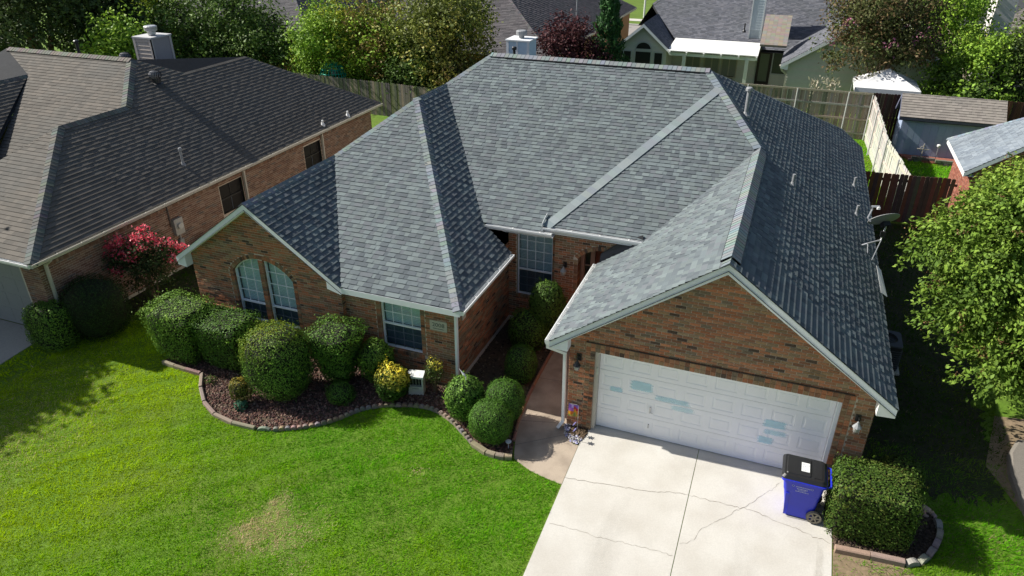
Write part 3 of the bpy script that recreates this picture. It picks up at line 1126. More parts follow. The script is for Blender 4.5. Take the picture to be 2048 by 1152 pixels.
# front of the wing with one window
W3 = (-5.11, -4.0, .74, 2.10)
ins3 = lambda u, z: W3[0] - .11 < u < W3[1] + .11 and W3[2] - .1 < z < W3[3] + .02
mas.run((0, .4, 0), X_, -Y_, [[(-6.1, -.1), (-3.1, -.1), (-3.1, 2.4), (-6.1, 2.4)]], [W3], ins3, z0=-.1)
for k in range(int((W3[3] - W3[2]) / BPZ) + 1):
    mas.unit((W3[0] - .11, .4, W3[2] + k * BPZ), X_, Z_, -Y_, .11, BPZ, .014)
    mas.unit((W3[1], .4, W3[2] + k * BPZ), X_, Z_, -Y_, .11, BPZ, .014)
for k in range(int((W3[1] - W3[0] + .22) / .075)):
    mas.unit((W3[0] - .11 + k * .075, .4, W3[2] - .1), X_, Z_, -Y_, .075, .1, .03)
# side of the wing facing the entry
mas.run((-3.1, .4, 0), Y_, X_, [[(0, .12), (3.6, .12), (3.6, 2.45), (0, 2.45)]], z0=.12)
# entry: window wall and the arched porch
EW = (-2.85, -1.83, .88, 2.86)
inse = lambda u, z: EW[0] - .02 < u < EW[1] + .1 and EW[2] - .1 < z < EW[3] + .1
mas.run((0, 3.97, 0), X_, -Y_, [[(-3.1, .12), (-1.72, .12), (-1.72, 3.05), (-3.1, 3.05)]], [EW], inse, z0=.12)
for k in range(int((EW[3] - EW[2]) / BPZ) + 1):
    mas.unit((EW[1], 3.97, EW[2] + k * BPZ), X_, Z_, -Y_, .1, BPZ, .012)
for k in range(int(1.1 / .075)):
    mas.unit((EW[0] - .04 + k * .075, 3.97, EW[2] - .1), X_, Z_, -Y_, .075, .1, .02)
D0, D1, DS, DR = -1.08, .30, 2.34, .34
dc = (D0 + D1) / 2
dR = (((D1 - D0) / 2) ** 2 + DR ** 2) / (2 * DR)
dZ = DS + DR - dR
darch = lambda x, R: dZ + math.sqrt(max(R * R - (x - dc) ** 2, 0))
insd = lambda u, z: (D0 - .11 < u < D1 + .11 and z < DS) or (z >= DS and abs(u - dc) < (D1 - D0) / 2 + .11 and z < darch(u, dR + .12))
hd = []
for k in range(10):
    a, b = D0 + (D1 - D0) * k / 10, D0 + (D1 - D0) * (k + 1) / 10
    hd.append((a, b, -.2, max(darch(a, dR), darch(b, dR))))
mas.run((0, 3.82, 0), X_, -Y_, [[(-1.72, 0), (.95, 0), (.95, 3.12), (-1.72, 3.12)]], hd, insd, z0=0)
for k in range(int(DS / BPZ)):
    mas.unit((D0 - .11, 3.82, k * BPZ), X_, Z_, -Y_, .11, BPZ, .012, back=.3)
    mas.unit((D1, 3.82, k * BPZ), X_, Z_, -Y_, .11, BPZ, .012, back=.3)
b0, b1 = math.atan2(DS - dZ, D0 - dc), math.atan2(DS - dZ, D1 - dc)
nD = int(dR * abs(b0 - b1) / .072)
for k in range(nD):
    an = b0 + (b1 - b0) * (k + .5) / nD
    rad, tan = V3(math.cos(an), 0, math.sin(an)), V3(math.sin(an), 0, -math.cos(an))
    w_ = (dR + .05) * abs(b1 - b0) / nD
    mas.unit(V3(dc, 3.82, dZ) + rad * dR - tan * w_ / 2, tan, rad, -Y_, w_, .12, .02, back=.25)
W = mas.wall
# walls the photograph does not show, closed plainly
W.poly([(-1.72, 3.82, 0), (-1.72, 3.82, 3.12), (-1.72, 3.97, 3.12), (-1.72, 3.97, 0)])
mas.run((-.12, 0, 0), Y_, -X_, [[(0, -.1), (3.82, -.1), (3.82, 2.6), (0, 2.6)]], z0=-.1, far=100)
mas.run((5.97, 0, 0), Y_, X_, [[(0, -.1), (16.4, -.1), (16.4, 2.6), (0, 2.6)]], z0=-.1, far=100)
W.poly([(-10.68, 16.4, -.1), (-10.68, .25, -.1), (-10.68, .25, 2.58), (-10.68, 16.4, 2.58)])
W.poly([(5.97, 16.4, -.1), (-10.68, 16.4, -.1), (-10.68, 16.4, 2.5), (5.97, 16.4, 2.5)])
W.poly([(-1.72, 4.6, 0), (.95, 4.6, 0), (.95, 4.6, 3.1), (-1.72, 4.6, 3.1)])
mas.build()
board(house, "foundation", [(-3.1, .4, -.1), (-3.1, 3.97, -.1), (-3.1, 3.97, .12), (-3.1, .4, .12)], (.012, 0, 0), 'concrete')
board(house, "foundation", [(-3.08, 3.97, -.1), (-1.72, 3.97, -.1), (-1.72, 3.97, .12), (-3.08, 3.97, .12)], (0, -.012, 0), 'concrete')

# windows
def arc_shape(lo, hi, inset_=.004):
    pts = [(lo, SILL), (hi, SILL)]
    for k in range(9):
        x = hi + (lo - hi) * k / 8
        pts.append((x, arch(x, AR - inset_)))
    return pts
TEAL = (.70, .84, .88)
window(house, (0, .34, 0), X_, -Y_, arc_shape(AL + .01, MU0), 1.29, 3, 4, 2, blind=TEAL)
window(house, (0, .34, 0), X_, -Y_, arc_shape(MU1, ARt - .01), 1.29, 3, 4, 2, blind=TEAL)
window(house, (0, .49, 0), X_, -Y_, [(W3[0], W3[2]), (W3[1], W3[2]), (W3[1], W3[3]), (W3[0], W3[3])], 1.42, 4, 2, 3, blind=TEAL)
window(house, (0, 4.04, 0), X_, -Y_, [(EW[0], EW[2]), (EW[1], EW[2]), (EW[1], EW[3]), (EW[0], EW[3])], 1.66, 4, 4, 3, blind=(.55, .66, .74))

# front door with side light
fd = G()
fd.cur = (.16, .045, .03)
fd.abox(-.70, .24, 4.25, 4.30, .05, 2.5)
front_door = fd.build("front_door", M['plain'], house)
g = G()
for z0, z1 in ((.3, .9), (1.05, 1.65), (1.8, 2.3)):
    for x0, x1 in ((-.6, -.28), (-.18, .14)):
        g.abox(x0, x1, 4.235, 4.251, z0, z1, (.19, .06, .04))
g.build("door_panel", M['plain'], front_door)
g = G()
g.lathe((-.62, 4.2, 1.0), [(.005, -.03), (.03, -.01), (.03, .01), (.005, .03)], 10)
g.build("door_knob", M['metal'], front_door)
g = G()
g.cur = (.32, .20, .16)
for x0, x1 in ((-1.08, -.99), (-.82, -.70), (.24, .30)):
    g.abox(x0, x1, 4.15, 4.30, 0, 2.66)
g.abox(-1.08, .30, 4.16, 4.29, 2.5, 2.7)
dfm = g.build("door_frame", M['plain'], house)
for k in range(5):
    g = G()
    g.abox(-.985, -.825, 4.22, 4.228, .15 + k * .47, .15 + k * .47 + .44)
    g.build("sidelight_pane", M['glass'], dfm)
g = G()
g.cur = (.06, .045, .04)
g.abox(-.99, -.82, 4.26, 4.28, 0, 2.5)
for k in range(6):
    g.abox(-.99, -.82, 4.19, 4.215, .115 + k * .47, .15 + k * .47, (.3, .2, .16))
g.build("sidelight_bars", M['plain'], dfm)
g = G()
for z in np.arange(2.62, 3.12, .11):
    g.prism([(.31, 3.806, z), (.31, 3.79, z), (.31, 3.805, z + .11)], (.62, 0, 0), (.70, .74, .78))
g.build("siding", M['siding'], house)
g = G()
g.abox(-.14, -.09, 3.68, 3.80, 2.60, 2.72)
g.prism([(-.46, 3.66, 2.42), (.62, 3.70, 3.19), (.58, 3.76, 3.30), (.1, 3.78, 3.08), (-.46, 3.76, 2.62)], (0, .05, 0))
g.build("flashing", M['black'], house)

# eaves: fascias, soffits, gutters
zr = lambda x: ZG - K1 * abs(x - XG)
for xe in (-.5, EX):
    board(house, "rake_board", [(xe, -.29, zr(xe) - .015), (XG, -.29, ZG - .02), (XG, -.29, ZG - .235), (xe, -.29, zr(xe) - .185)], (0, .028, 0))
    board(house, "soffit", [(xe, -.262, zr(xe) - .17), (XG, -.262, ZG - .20), (XG, -.262, ZG - .215), (xe, -.262, zr(xe) - .185)], (0, .25, 0))
    xw_ = -.10 if xe < 0 else 5.95
    board(house, "cornice_return", [(xe, -.285, zr(xe) - .04), (xw_, -.285, zr(xw_) - .05), (xw_, -.285, 2.18), (xe, -.285, 2.20)], (0, .27, 0), 'white' if xe > 0 else 'trim')
board(house, "fascia", [(EX - .03, -.26, 2.25), (EX - .03, 16.7, 2.25), (EX - .03, 16.7, 2.40), (EX - .03, -.26, 2.40)], (.026, 0, 0))
board(house, "fascia", [(-.47, -.01, 2.20), (-.47, 3.62, 2.20), (-.47, 3.62, 2.35), (-.47, -.01, 2.35)], (-.026, 0, 0))
gutter(house, (-.5, -.30, 2.375), (-.5, 3.62, 2.375), (-1, 0, 0))
downspout(house, [(-.56, -.22, 2.27), (-.56, -.20, 2.16), (-.20, -.10, 2.02), (-.19, -.07, .14), (-.26, -.22, .04)], 'white', out=(0, -1, 0))
zq = lambda x: QZ - K1 * abs(x - QX)
for xe in (-10.96, -5.89):
    board(house, "rake_board", [(xe, .0, zq(xe) - .015), (QX, .0, QZ - .02), (QX, .0, QZ - .20), (xe, .0, zq(xe) - .165)], (0, .026, 0))
    board(house, "soffit", [(xe, .026, zq(xe) - .15), (QX, .026, QZ - .185), (QX, .026, QZ - .20), (xe, .026, zq(xe) - .165)], (0, .21, 0))
board(house, "cornice_return", [(-10.94, .005, 2.38), (-10.66, .005, 2.57), (-10.66, .005, 2.16), (-10.94, .005, 2.20)], (0, .23, 0))
board(house, "cornice_return", [(-5.92, .005, 2.44), (-6.3, .005, 2.60), (-6.3, .005, 2.36), (-5.92, .005, 2.26)], (0, .23, 0))
board(house, "fascia", [(-10.93, .03, 2.24), (-10.93, 15.5, 2.24), (-10.93, 15.5, 2.40), (-10.93, .03, 2.40)], (-.026, 0, 0))
board(house, "fascia", [(-5.91, .035, 2.30), (-2.76, .035, 2.30), (-2.76, .035, 2.45), (-5.91, .035, 2.45)], (0, -.028, 0))
board(house, "soffit", [(-6.09, .036, 2.30), (-2.78, .036, 2.30), (-2.78, .40, 2.30), (-6.09, .40, 2.30)], (0, 0, .012))
board(house, "soffit", [(-3.1, .40, 2.30), (-2.78, .40, 2.30), (-2.78, 3.3, 2.30), (-3.1, 3.3, 2.30)], (0, 0, .012))
board(house, "fascia", [(-2.785, .04, 2.30), (-2.785, 3.27, 2.30), (-2.785, 3.27, 2.44), (-2.785, .04, 2.44)], (.026, 0, 0))
board(house, "fascia", [(-3.1, 3.27, 2.30), (-2.76, 3.27, 2.30), (-2.76, 3.27, 2.44), (-3.1, 3.27, 2.62)], (0, .026, 0), 'white')
gutter(house, (-2.757, .02, 2.455), (-2.757, 3.24, 2.455), (1, 0, 0))
downspout(house, [(-3.02, .35, 2.30), (-3.04, .34, .1)], 'trim', out=(0, -1, 0))
board(house, "fascia", [(-3.1, 3.56, 2.93), (-1.97, 3.56, 2.93), (-1.97, 3.56, 3.09), (-3.1, 3.56, 3.09)], (0, -.026, 0))
gutter(house, (-3.55, 3.53, 3.10), (-1.72, 3.53, 3.10), (0, -1, 0))
board(house, "fascia", [(-1.97, 3.73, 3.0), (.62, 3.73, 3.0), (.62, 3.73, 3.17), (-1.97, 3.73, 3.17)], (0, -.026, 0))
gutter(house, (-2.0, 3.70, 3.185), (.60, 3.70, 3.185), (0, -1, 0))
board(house, "soffit", [(-3.1, 3.56, 2.94), (-1.72, 3.56, 2.94), (-1.72, 3.97, 2.94), (-3.1, 3.97, 2.94)], (0, 0, .012))
board(house, "splash_guard", [(-2.03, 3.60, 3.18), (-2.03, 4.02, 3.37), (-2.03, 4.02, 3.43), (-2.03, 3.60, 3.29)], (.008, 0, 0), 'white')
board(house, "loose_flashing", [(6.20, 5.85, 2.50), (6.24, 4.42, 2.46), (6.40, 4.45, 2.35), (6.33, 5.82, 2.40)], (0, 0, .012), 'white')
board(house, "vent_cover", [(-3.085, .78, 1.72), (-3.085, .98, 1.72), (-3.085, .98, 1.90), (-3.085, .78, 1.90)], (.03, 0, 0), 'cream')

# garage door: four sections of eight stamped panels, patches of pale blue primer
DY = .20
M['door'] = mat("garage_door_paint", (.87, .88, .89), rough=.4, amt=.03, scale=3, spec=.4)
M['primer'] = mat("blue_primer", (.55, .85, .92), rough=.5, amt=.1, scale=14)
gd = G()
gd.abox(GD0 + .07, GD1 - .07, DY + .03, DY + .06, .01, GDZ - .05)
door = gd.build("garage_door", M['door'], house)
SECT = [.02, .545, 1.07, 1.59, 2.09]
xa, xb = GD0 + .075, GD1 - .075
for r in range(4):
    z0, z1 = SECT[r], SECT[r + 1] - .008
    g = G()
    pw = (xb - xa) / 8
    px = []
    for c in range(8):
        x0, x1 = xa + c * pw + .075, xa + (c + 1) * pw - .075
        zz0, zz1 = z0 + .10, z1 - .10
        px.append((x0, x1, zz0, zz1))
    # face with stamped rectangles: rails and stiles, bevel in, raised field
    def fq(x0, x1, zz0, zz1, y):
        g.poly([(x0, y, zz0), (x1, y, zz0), (x1, y, zz1), (x0, y, zz1)])
    fq(xa, xb, z0, z0 + .10, DY)
    fq(xa, xb, z1 - .10, z1, DY)
    xs = xa
    for (x0, x1, a_, b_) in px:
        fq(xs, x0, a_, b_, DY)
        xs = x1
    fq(xs, xb, px[0][2], px[0][3], DY)
    g.poly([(xa, DY, z1), (xb, DY, z1), (xb, DY + .03, z1), (xa, DY + .03, z1)])
    g.poly([(xa, DY + .03, z0), (xb, DY + .03, z0), (xb, DY, z0), (xa, DY, z0)])
    g.build("door_section", M['door'], door)
    for (x0, x1, a_, b_) in px:
        g = G()
        A = [(x0, a_), (x1, a_), (x1, b_), (x0, b_)]
        lev = [(0, 0), (.012, .008), (.05, .008), (.06, .001)]
        for (i0, y0), (i1, y1) in zip(lev[:-1], lev[1:]):
            P0 = [(x0 + i0, a_ + i0), (x1 - i0, a_ + i0), (x1 - i0, b_ - i0), (x0 + i0, b_ - i0)]
            P1 = [(x0 + i1, a_ + i1), (x1 - i1, a_ + i1), (x1 - i1, b_ - i1), (x0 + i1, b_ - i1)]
            for k in range(4):
                j = (k + 1) % 4
                g.poly([(P0[k][0], DY + y0, P0[k][1]), (P0[j][0], DY + y0, P0[j][1]), (P1[j][0], DY + y1, P1[j][1]), (P1[k][0], DY + y1, P1[k][1])])
        g.poly([(p[0], DY + .001, p[1]) for p in P1])
        g.build("stamped_panel", M['door'], door)
# wipes of primer: the ragged outline is a noise mask, the patch itself a thin coat on the door
def primer(x0, x1, z0, z1, dens):
    m = M['primer'].copy()
    nt = m.node_tree
    N, L = nt.nodes, nt.links
    b = N["Principled BSDF"]
    tc = N.new("ShaderNodeTexCoord")
    mp = N.new("ShaderNodeMapping")
    mp.inputs["Scale"].default_value = (1.2, 1, 6)
    L.new(tc.outputs["Object"], mp.inputs["Vector"])
    n = N.new("ShaderNodeTexNoise")
    n.inputs["Scale"].default_value = 3.5
    n.inputs["Detail"].default_value = 6
    L.new(mp.outputs[0], n.inputs["Vector"])
    g2 = N.new("ShaderNodeTexCoord")
    sp = N.new("ShaderNodeSeparateXYZ")
    L.new(g2.outputs["Generated"], sp.inputs[0])
    def edge(o):
        a = N.new("ShaderNodeMath"); a.operation = 'SUBTRACT'; a.inputs[1].default_value = .5
        L.new(o, a.inputs[0])
        c = N.new("ShaderNodeMath"); c.operation = 'ABSOLUTE'
        L.new(a.outputs[0], c.inputs[0])
        d = N.new("ShaderNodeMapRange"); d.inputs["From Min"].default_value = .5; d.inputs["From Max"].default_value = .28
        L.new(c.outputs[0], d.inputs["Value"])
        return d.outputs[0]
    e = N.new("ShaderNodeMath"); e.operation = 'MULTIPLY'
    L.new(edge(sp.outputs["X"]), e.inputs[0]); L.new(edge(sp.outputs["Z"]), e.inputs[1])
    ad = N.new("ShaderNodeMath"); ad.operation = 'ADD'
    L.new(e.outputs[0], ad.inputs[0]); L.new(n.outputs["Fac"], ad.inputs[1])
    mr = N.new("ShaderNodeMapRange"); mr.inputs["From Min"].default_value = .78; mr.inputs["From Max"].default_value = 1.25; mr.inputs["To Max"].default_value = dens
    L.new(ad.outputs[0], mr.inputs["Value"])
    L.new(mr.outputs[0], b.inputs["Alpha"])
    g = G()
    g.abox(x0, x1, DY - .0042, DY - .0022, z0, z1)
    g.build("primer_patch", m, door)
primer(1.18, 1.78, 1.20, 1.50, .34)
primer(.75, 1.1, 1.05, 1.2, .35)
primer(1.72, 2.62, 1.06, 1.22, .28)
primer(2.1, 2.7, .9, 1.05, .2)
primer(4.02, 4.56, 1.00, 1.24, .34)
primer(4.05, 4.6, .82, .98, .25)
primer(3.98, 4.36, .56, .78, .34)
g = G()
g.abox(1.70, 1.735, DY - .03, DY, .70, .86)
g.tube([(1.717, DY - .035, .74), (1.78, DY - .04, .72)], .008, 6)
g.build("door_handle", M['metal'], door)
g = G()
g.abox(1.70, 1.73, DY - .025, DY, .28, .38)
g.build("lock_plate", M['metal'], door)
for x0, x1 in ((GD0, GD0 + .07), (GD1 - .07, GD1)):
    board(house, "door_jamb", [(x0, .03, 0), (x1, .03, 0), (x1, .03, GDZ), (x0, .03, GDZ)], (0, .22, 0), 'cream' if x0 < 1 else 'trim')
board(house, "door_jamb", [(GD0 + .07, .06, GDZ - .05), (GD1 - .07, .06, GDZ - .05), (GD1 - .07, .06, GDZ), (GD0 + .07, .06, GDZ)], (0, .2, 0), 'trim')
board(house, "jamb_clip", [(.50, .008, 1.55), (.535, .008, 1.55), (.535, .008, 1.72), (.50, .008, 1.72)], (0, .02, 0), 'metal')

# wall lanterns
M['frost'] = mat("frosted_lamp_glass", (.34, .34, .31), rough=.12, amt=.03, spec=.6)
def lantern(p, out, s=1.0, pale=True):
    p, o = np.asarray(p, float), np.asarray(out, float)
    sd = np.cross(o, Z_)
    g = G()
    g.box(p - sd * .05 * s - Z_ * .08 * s, sd * .10 * s, Z_ * .16 * s, o * .025)
    g.tube([p + o * .02, p + o * .08 * s + Z_ * .07 * s, p + o * .15 * s + Z_ * .06 * s, p + o * .16 * s], .012 * s, 6)
    lamp = g.build("wall_lantern", M['black'], house)
    c = p + o * .16 * s
    g = G()
    g.lathe(c, [(.006, .02), (.02, .0), (.03, -.03), (.055, -.07), (.085, -.11), (.09, -.12), (.01, -.118)], 8)
    g.build("hood", M['pvc'] if pale else M['black'], lamp)
    g = G()
    g.lathe(c, [(.058, -.12), (.062, -.17), (.052, -.22), (.03, -.25), (.004, -.255)], 10)
    g.build("lamp_globe", M['frost'], lamp, smooth=True)
    g = G()
    for k in range(4):
        a = k * math.pi / 2 + .785
        d = sd * math.cos(a) + o * math.sin(a)
        g.tube([c + d * .082 * s - Z_ * .12, c + d * .062 - Z_ * .25], .004, 4)
    g.build("cage", M['metal'] if pale else M['black'], lamp)
lantern((.10, -.002, 1.93), (0, -1, 0), 1.1, False)
lantern((5.72, -.002, 1.86), (0, -1, 0), .95, True)
lantern((-1.42, 3.815, 2.12), (0, -1, 0), 1.0, True)

# house number stone: 2008 over a thin line of engraving
M['plaque'] = mat("cast_stone", (.46, .44, .37), rough=.85, amt=.1, scale=30)
M['ink'] = mat("engraving", (.07, .09, .09), rough=.7, amt=0)
g = G()
g.abox(-3.74, -3.29, .375, .398, 1.56, 1.83)
plaque = g.build("number_stone", M['plaque'], house)
def text(s, size, loc, rot, parent, m, ext=.002, name="lettering", sx=1.0):
    cu = bpy.data.curves.new(name, 'FONT')
    cu.body = s
    cu.size = size
    cu.extrude = ext
    cu.align_x = 'CENTER'
    cu.align_y = 'CENTER'
    tmp = bpy.data.objects.new(name, cu)
    COL.objects.link(tmp)
    me = bpy.data.meshes.new_from_object(tmp.evaluated_get(bpy.context.evaluated_depsgraph_get()))
    bpy.data.objects.remove(tmp)
    me.materials.clear()
    me.materials.append(m)
    o = bpy.data.objects.new(name, me)
    COL.objects.link(o)
    o.location = loc
    o.rotation_euler = rot
    o.scale.x = sx
    attach_t(o, parent)
    return o
def attach_t(o, parent):
    o.parent = parent
    o.matrix_parent_inverse = Matrix.Translation(-Vector(BASE.get(parent.name, (0, 0, 0))))
text("2008", .145, (-3.515, .3735, 1.715), (math.pi / 2, 0, 0), plaque, M['ink'], sx=1.15)
g = G()
x = -3.66
while x < -3.38:
    w_ = rnd.uniform(.008, .02)
    g.abox(x, x + w_, .372, .376, 1.605, 1.605 + rnd.uniform(.014, .022))
    x += w_ + .007
g.build("engraved_line", M['ink'], plaque)

# plumbing and gas vents on the right slope
zR = lambda x: ZG + K1 * (XG - x)
def vent(x, y, h, r, z=None, mt='pvc', cap=.0, lean=(0, 0), parent=None):
    z = zR(x) if z is None else z
    g = G()
    g.lathe((x, y, z), [(r * 2.6, -.09), (r * 2.4, .0), (r * 1.5, .05), (r * 1.05, .10)], 10)
    g.tube([(x, y, z - .05), (x + lean[0], y + lean[1], z + h)], r, 10)
    v = g.build("vent_pipe", M[mt], parent or house, smooth=False)
    if cap:
        g = G()
        g.lathe((x + lean[0], y + lean[1], z + h), [(cap * .6, -.05), (cap, -.03), (cap, .04), (cap * .7, .07)], 10)
        g.build("vent_cap", M[mt], v)
    return v
vent(2.32, 8.73, .72, .055, cap=.10)
vent(3.87, 6.44, .30, .038)
vent(5.75, 10.95, .30, .038)
vent(5.74, 8.44, .30, .038)
# boxed chimney behind the ridge
g = G()
CB = (.42, .60, .78)
g.cur = (.55, .68, .80)
g.abox(-6.36, -5.53, 12.2, 13.0, 4.2, 6.24)
chim = g.build("chimney", M['plain'], house)
g = G()
for x0, x1 in ((-6.38, -6.29), (-5.60, -5.51)):
    g.abox(x0, x1, 12.18, 12.2, 4.2, 6.24, (.78, .80, .82))
g.abox(-6.01, -5.93, 12.185, 12.2, 4.2, 6.24, (.78, .80, .82))
g.build("corner_board", M['plain'], chim)
g = G()
g.abox(-6.41, -5.48, 12.15, 13.05, 6.24, 6.29, (.75, .77, .78))
g.build("chimney_cover", M['plain'], chim)
g = G()
g.lathe((-5.95, 12.6, 6.29), [(.10, 0), (.10, .10), (.19, .12), (.20, .24), (.16, .27)], 14)
g.build("flue_cap", M['pvc'], chim)
vent(-5.85, 11.6, .85, .05, z=5.25, mt='black', cap=.085)

# ------------------------------------------------------------------ the neighbour's house on the left
nhouse = thing("brick_house", "neighbouring brick house under a brown shingle roof, left of the house numbered 2008", "house", (-18, 7, 0))
NSH = [(.138, .124, .106), (.126, .114, .098), (.150, .134, .114), (.114, .104, .09), (.131, .121, .105)]
nroof = Roof(nhouse, NSH, thick=(.018, .0145), tooth=(.22, .4), slot=(.12, .25), n_ind=300)
NE, NK = -13.95, .72
nroof.plane(2.5 + NK * NE, -NK, 0, [
    [(NE, -1.82), (NE, 2.27), (-16.95, 2.27)], [(NE, 2.27), (NE, 4.82), (-16.95, 4.82), (-16.95, 2.27)],
    [(NE, 4.82), (NE, 6.8), (-18.43, 6.8), (-16.95, 4.82)], [(NE, 6.8), (NE, 8.14), (-17.52, 8.14), (-18.43, 6.8)],
    [(NE, 8.14), (NE, 11.5), (-17.52, 11.5), (-17.52, 8.14)], [(NE, 11.5), (NE, 15.8), (-17.52, 11.5)]])
nroof.plane(2.5 + .528 * 1.82, 0, .528, [[(-19.95, -1.82), (NE, -1.82), (-16.95, 2.27)]])
nroof.plane(4.66 + NK * 16.95, NK, 0, [[(-19.95, -1.82), (-16.95, 2.27), (-16.95, 4.82), (-19.6, 1.17)]])
nroof.plane(4.66 - .53 * 4.82, 0, .53, [[(-24.6, 6.8), (-22.3, 5.68), (-20.4, 6.8)], [(-22.3, 5.68), (-19.6, 1.17), (-16.95, 4.82), (-18.43, 6.8), (-20.4, 6.8)]])
nroof.plane(5.12 - NK * 22.3, -NK, 0, [[(-22.3, -1.0), (-19.0, -1.0), (-19.6, 1.17), (-22.3, 5.68)]])
nroof.deck.poly([(-24.6, 6.8, 5.71), (-18.43, 6.8, 5.71), (-17.52, 8.14, 5.05), (-17.52, 11.5, 5.05), (NE, 15.8, 2.5), (-26, 15.8, 2.5), (-27, 11, 4.0)])
nroof.deck.poly([(-24.6, 6.8, 5.71), (-27, 11, 4.0), (-29, 11, 2.5), (-29, -1.0, 2.5), (-26.5, -1.0, 2.5), (-22.3, -1.0, 5.12), (-22.3, 5.68, 5.12)])
mR, mF, mL = norm((NK, 0, 1)), norm((0, -.53, 1)), norm((-NK, 0, 1))
NC = [(.12, .125, .115), (.14, .145, .13), (.10, .105, .10)]
nroof.cap_row((NE, -1.82, 2.5), (-16.95, 2.27, 4.66), mF, mR, w=.17, lift=.03, pal=NC)
nroof.cap_row((-16.95, 2.27, 4.66), (-16.95, 4.82, 4.66), mL, mR, w=.16, lift=.03, pal=NC)
nroof.cap_row((-16.95, 4.82, 4.66), (-18.43, 6.8, 5.71), mF, mR, w=.17, lift=.03, pal=NC)
nroof.cap_row((-18.4, 6.8, 5.71), (-24.4, 6.8, 5.71), mF, norm((0, .5, 1)), w=.17, lift=.06, pal=[(.16, .15, .13)])
nroof.cap_row((-17.52, 8.14, 5.05), (-18.43, 6.8, 5.71), mR, norm((0, .5, 1)), w=.14, lift=.02, pal=NC)
nroof.cap_row((-17.52, 8.14, 5.05), (-17.52, 11.5, 5.05), mL, mR, w=.14, lift=.02, pal=NSH)
nroof.cap_row((NE, 15.8, 2.5), (-17.52, 11.5, 5.05), mR, norm((0, .6, 1)), w=.14, lift=.02, pal=NSH)
nroof.cap_row((-22.3, -1.0, 5.12), (-22.3, 5.6, 5.12), mL, mR, w=.14, lift=.02, pal=NC)
nroof.build()
g = G()
for n in (mF, norm((0, .5, 1))):
    f = norm(np.cross(n, V3(1, 0, 0)))
    f = f if f[2] < 0 else -f
    a, b = V3(-24.0, 6.8, 5.70), V3(-18.9, 6.8, 5.70)
    g.prism([a, a + f * .16, a + f * .16 + n * .05, a + n * .05], b - a)
g.build("ridge_vent", M['black'], nhouse)
NB = [(.22, .125, .085), (.25, .16, .11), (.20, .11, .075), (.28, .19, .14), (.17, .10, .075), (.16, .13, .11)]
nm = Masonry(nhouse, NB, [4, 4, 3, 2, 2, 1], 300)
NWX = -14.3
nwin = [(5.40, 6.55, 1.0, 2.02), (10.25, 11.38, 1.0, 2.0)]
nm.run((NWX, 0, 0), Y_, X_, [[(-1.45, .08), (15.4, .08), (15.4, 2.28), (-1.45, 2.28)]], nwin,
       lambda u, z: any(w[0] - .02 < u < w[1] + .02 and w[2] - .08 < z < w[3] + .02 for w in nwin) or z > 2.16, z0=.08)
for k in range(int(16.8 / .075)):
    y = -1.43 + k * .075
    if not any(w[0] - .05 < y < w[1] for w in nwin):
        nm.unit((NWX, y, 2.08), Y_, Z_, X_, .075, .19, .012, back=.03)
nm.run((0, -1.45, 0), X_, -Y_, [[(-22, -.1), (NWX, -.1), (NWX, 2.3), (-22, 2.3)]], [(-19.9, -15.0, -.2, 2.1)], lambda u, z: -19.92 < u < -14.98 and z < 2.12, z0=-.1)
for p in ([(NWX, 15.4, 0), (-28, 15.4, 0), (-28, 15.4, 2.4), (NWX, 15.4, 2.4)], [(-28, 15.4, 0), (-28, -1.0, 0), (-28, -1.0, 2.4), (-28, 15.4, 2.4)],
          [(-28, -1.0, 0), (-22, -1.0, 0), (-22, -1.0, 2.4), (-28, -1.0, 2.4)], [(-22, -1.0, 0), (-22, -1.45, 0), (-22, -1.45, 2.3), (-22, -1.0, 2.3)],
          [(-26.5, -1.0, 2.4), (-22.3, -1.0, 2.4), (-19.0, -1.0, 2.5), (-22.3, -1.0, 5.0)]):
    nm.wall.poly(p)
nm.build()
board(nhouse, "foundation", [(NWX, -1.45, -.1), (NWX, 15.4, -.1), (NWX, 15.4, .08), (NWX, -1.45, .08)], (.015, 0, 0), 'cream')
for w in nwin:
    window(nhouse, (NWX - .07, 0, 0), Y_, X_, [(w[0], w[2]), (w[1], w[2]), (w[1], w[3]), (w[0], w[3])], 1.5, 2, 1, 1, blind=(.035, .028, .022), lower=(.02, .018, .016), frame_mat='black', fr=.02, pane='solar')
M['ndoor'] = mat("grey_door_paint", (.25, .265, .265), rough=.6, amt=.04, scale=4)
g = G()
g.abox(-19.85, -15.05, -1.28, -1.24, -.05, 2.08)
nd = g.build("garage_door", M['ndoor'], nhouse)
for r in range(4):
    for c in range(8):
        g = G()
        x0 = -19.78 + c * .592
        g.abox(x0 + .05, x0 + .54, -1.284, -1.278, r * .52 + .04, r * .52 + .44)
        g.build("stamped_panel", M['ndoor'], nd)
board(nhouse, "door_jamb", [(-15.05, -1.44, -.1), (-14.98, -1.44, -.1), (-14.98, -1.44, 2.1), (-15.05, -1.44, 2.1)], (0, .18, 0), 'cream')
board(nhouse, "fascia", [(NE - .02, -1.8, 2.33), (NE - .02, 15.78, 2.33), (NE - .02, 15.78, 2.48), (NE - .02, -1.8, 2.48)], (-.026, 0, 0), 'cream')
board(nhouse, "fascia", [(-19.9, -1.79, 2.33), (NE - .02, -1.79, 2.33), (NE - .02, -1.79, 2.48), (-19.9, -1.79, 2.48)], (0, .026, 0), 'trim')
board(nhouse, "soffit", [(NWX, -1.77, 2.33), (NE - .04, -1.77, 2.33), (NE - .04, 15.7, 2.33), (NWX, 15.7, 2.33)], (0, 0, .012), 'cream')
board(nhouse, "soffit", [(-19.9, -1.77, 2.33), (NWX, -1.77, 2.33), (NWX, -1.45, 2.33), (-19.9, -1.45, 2.33)], (0, 0, .012), 'cream')
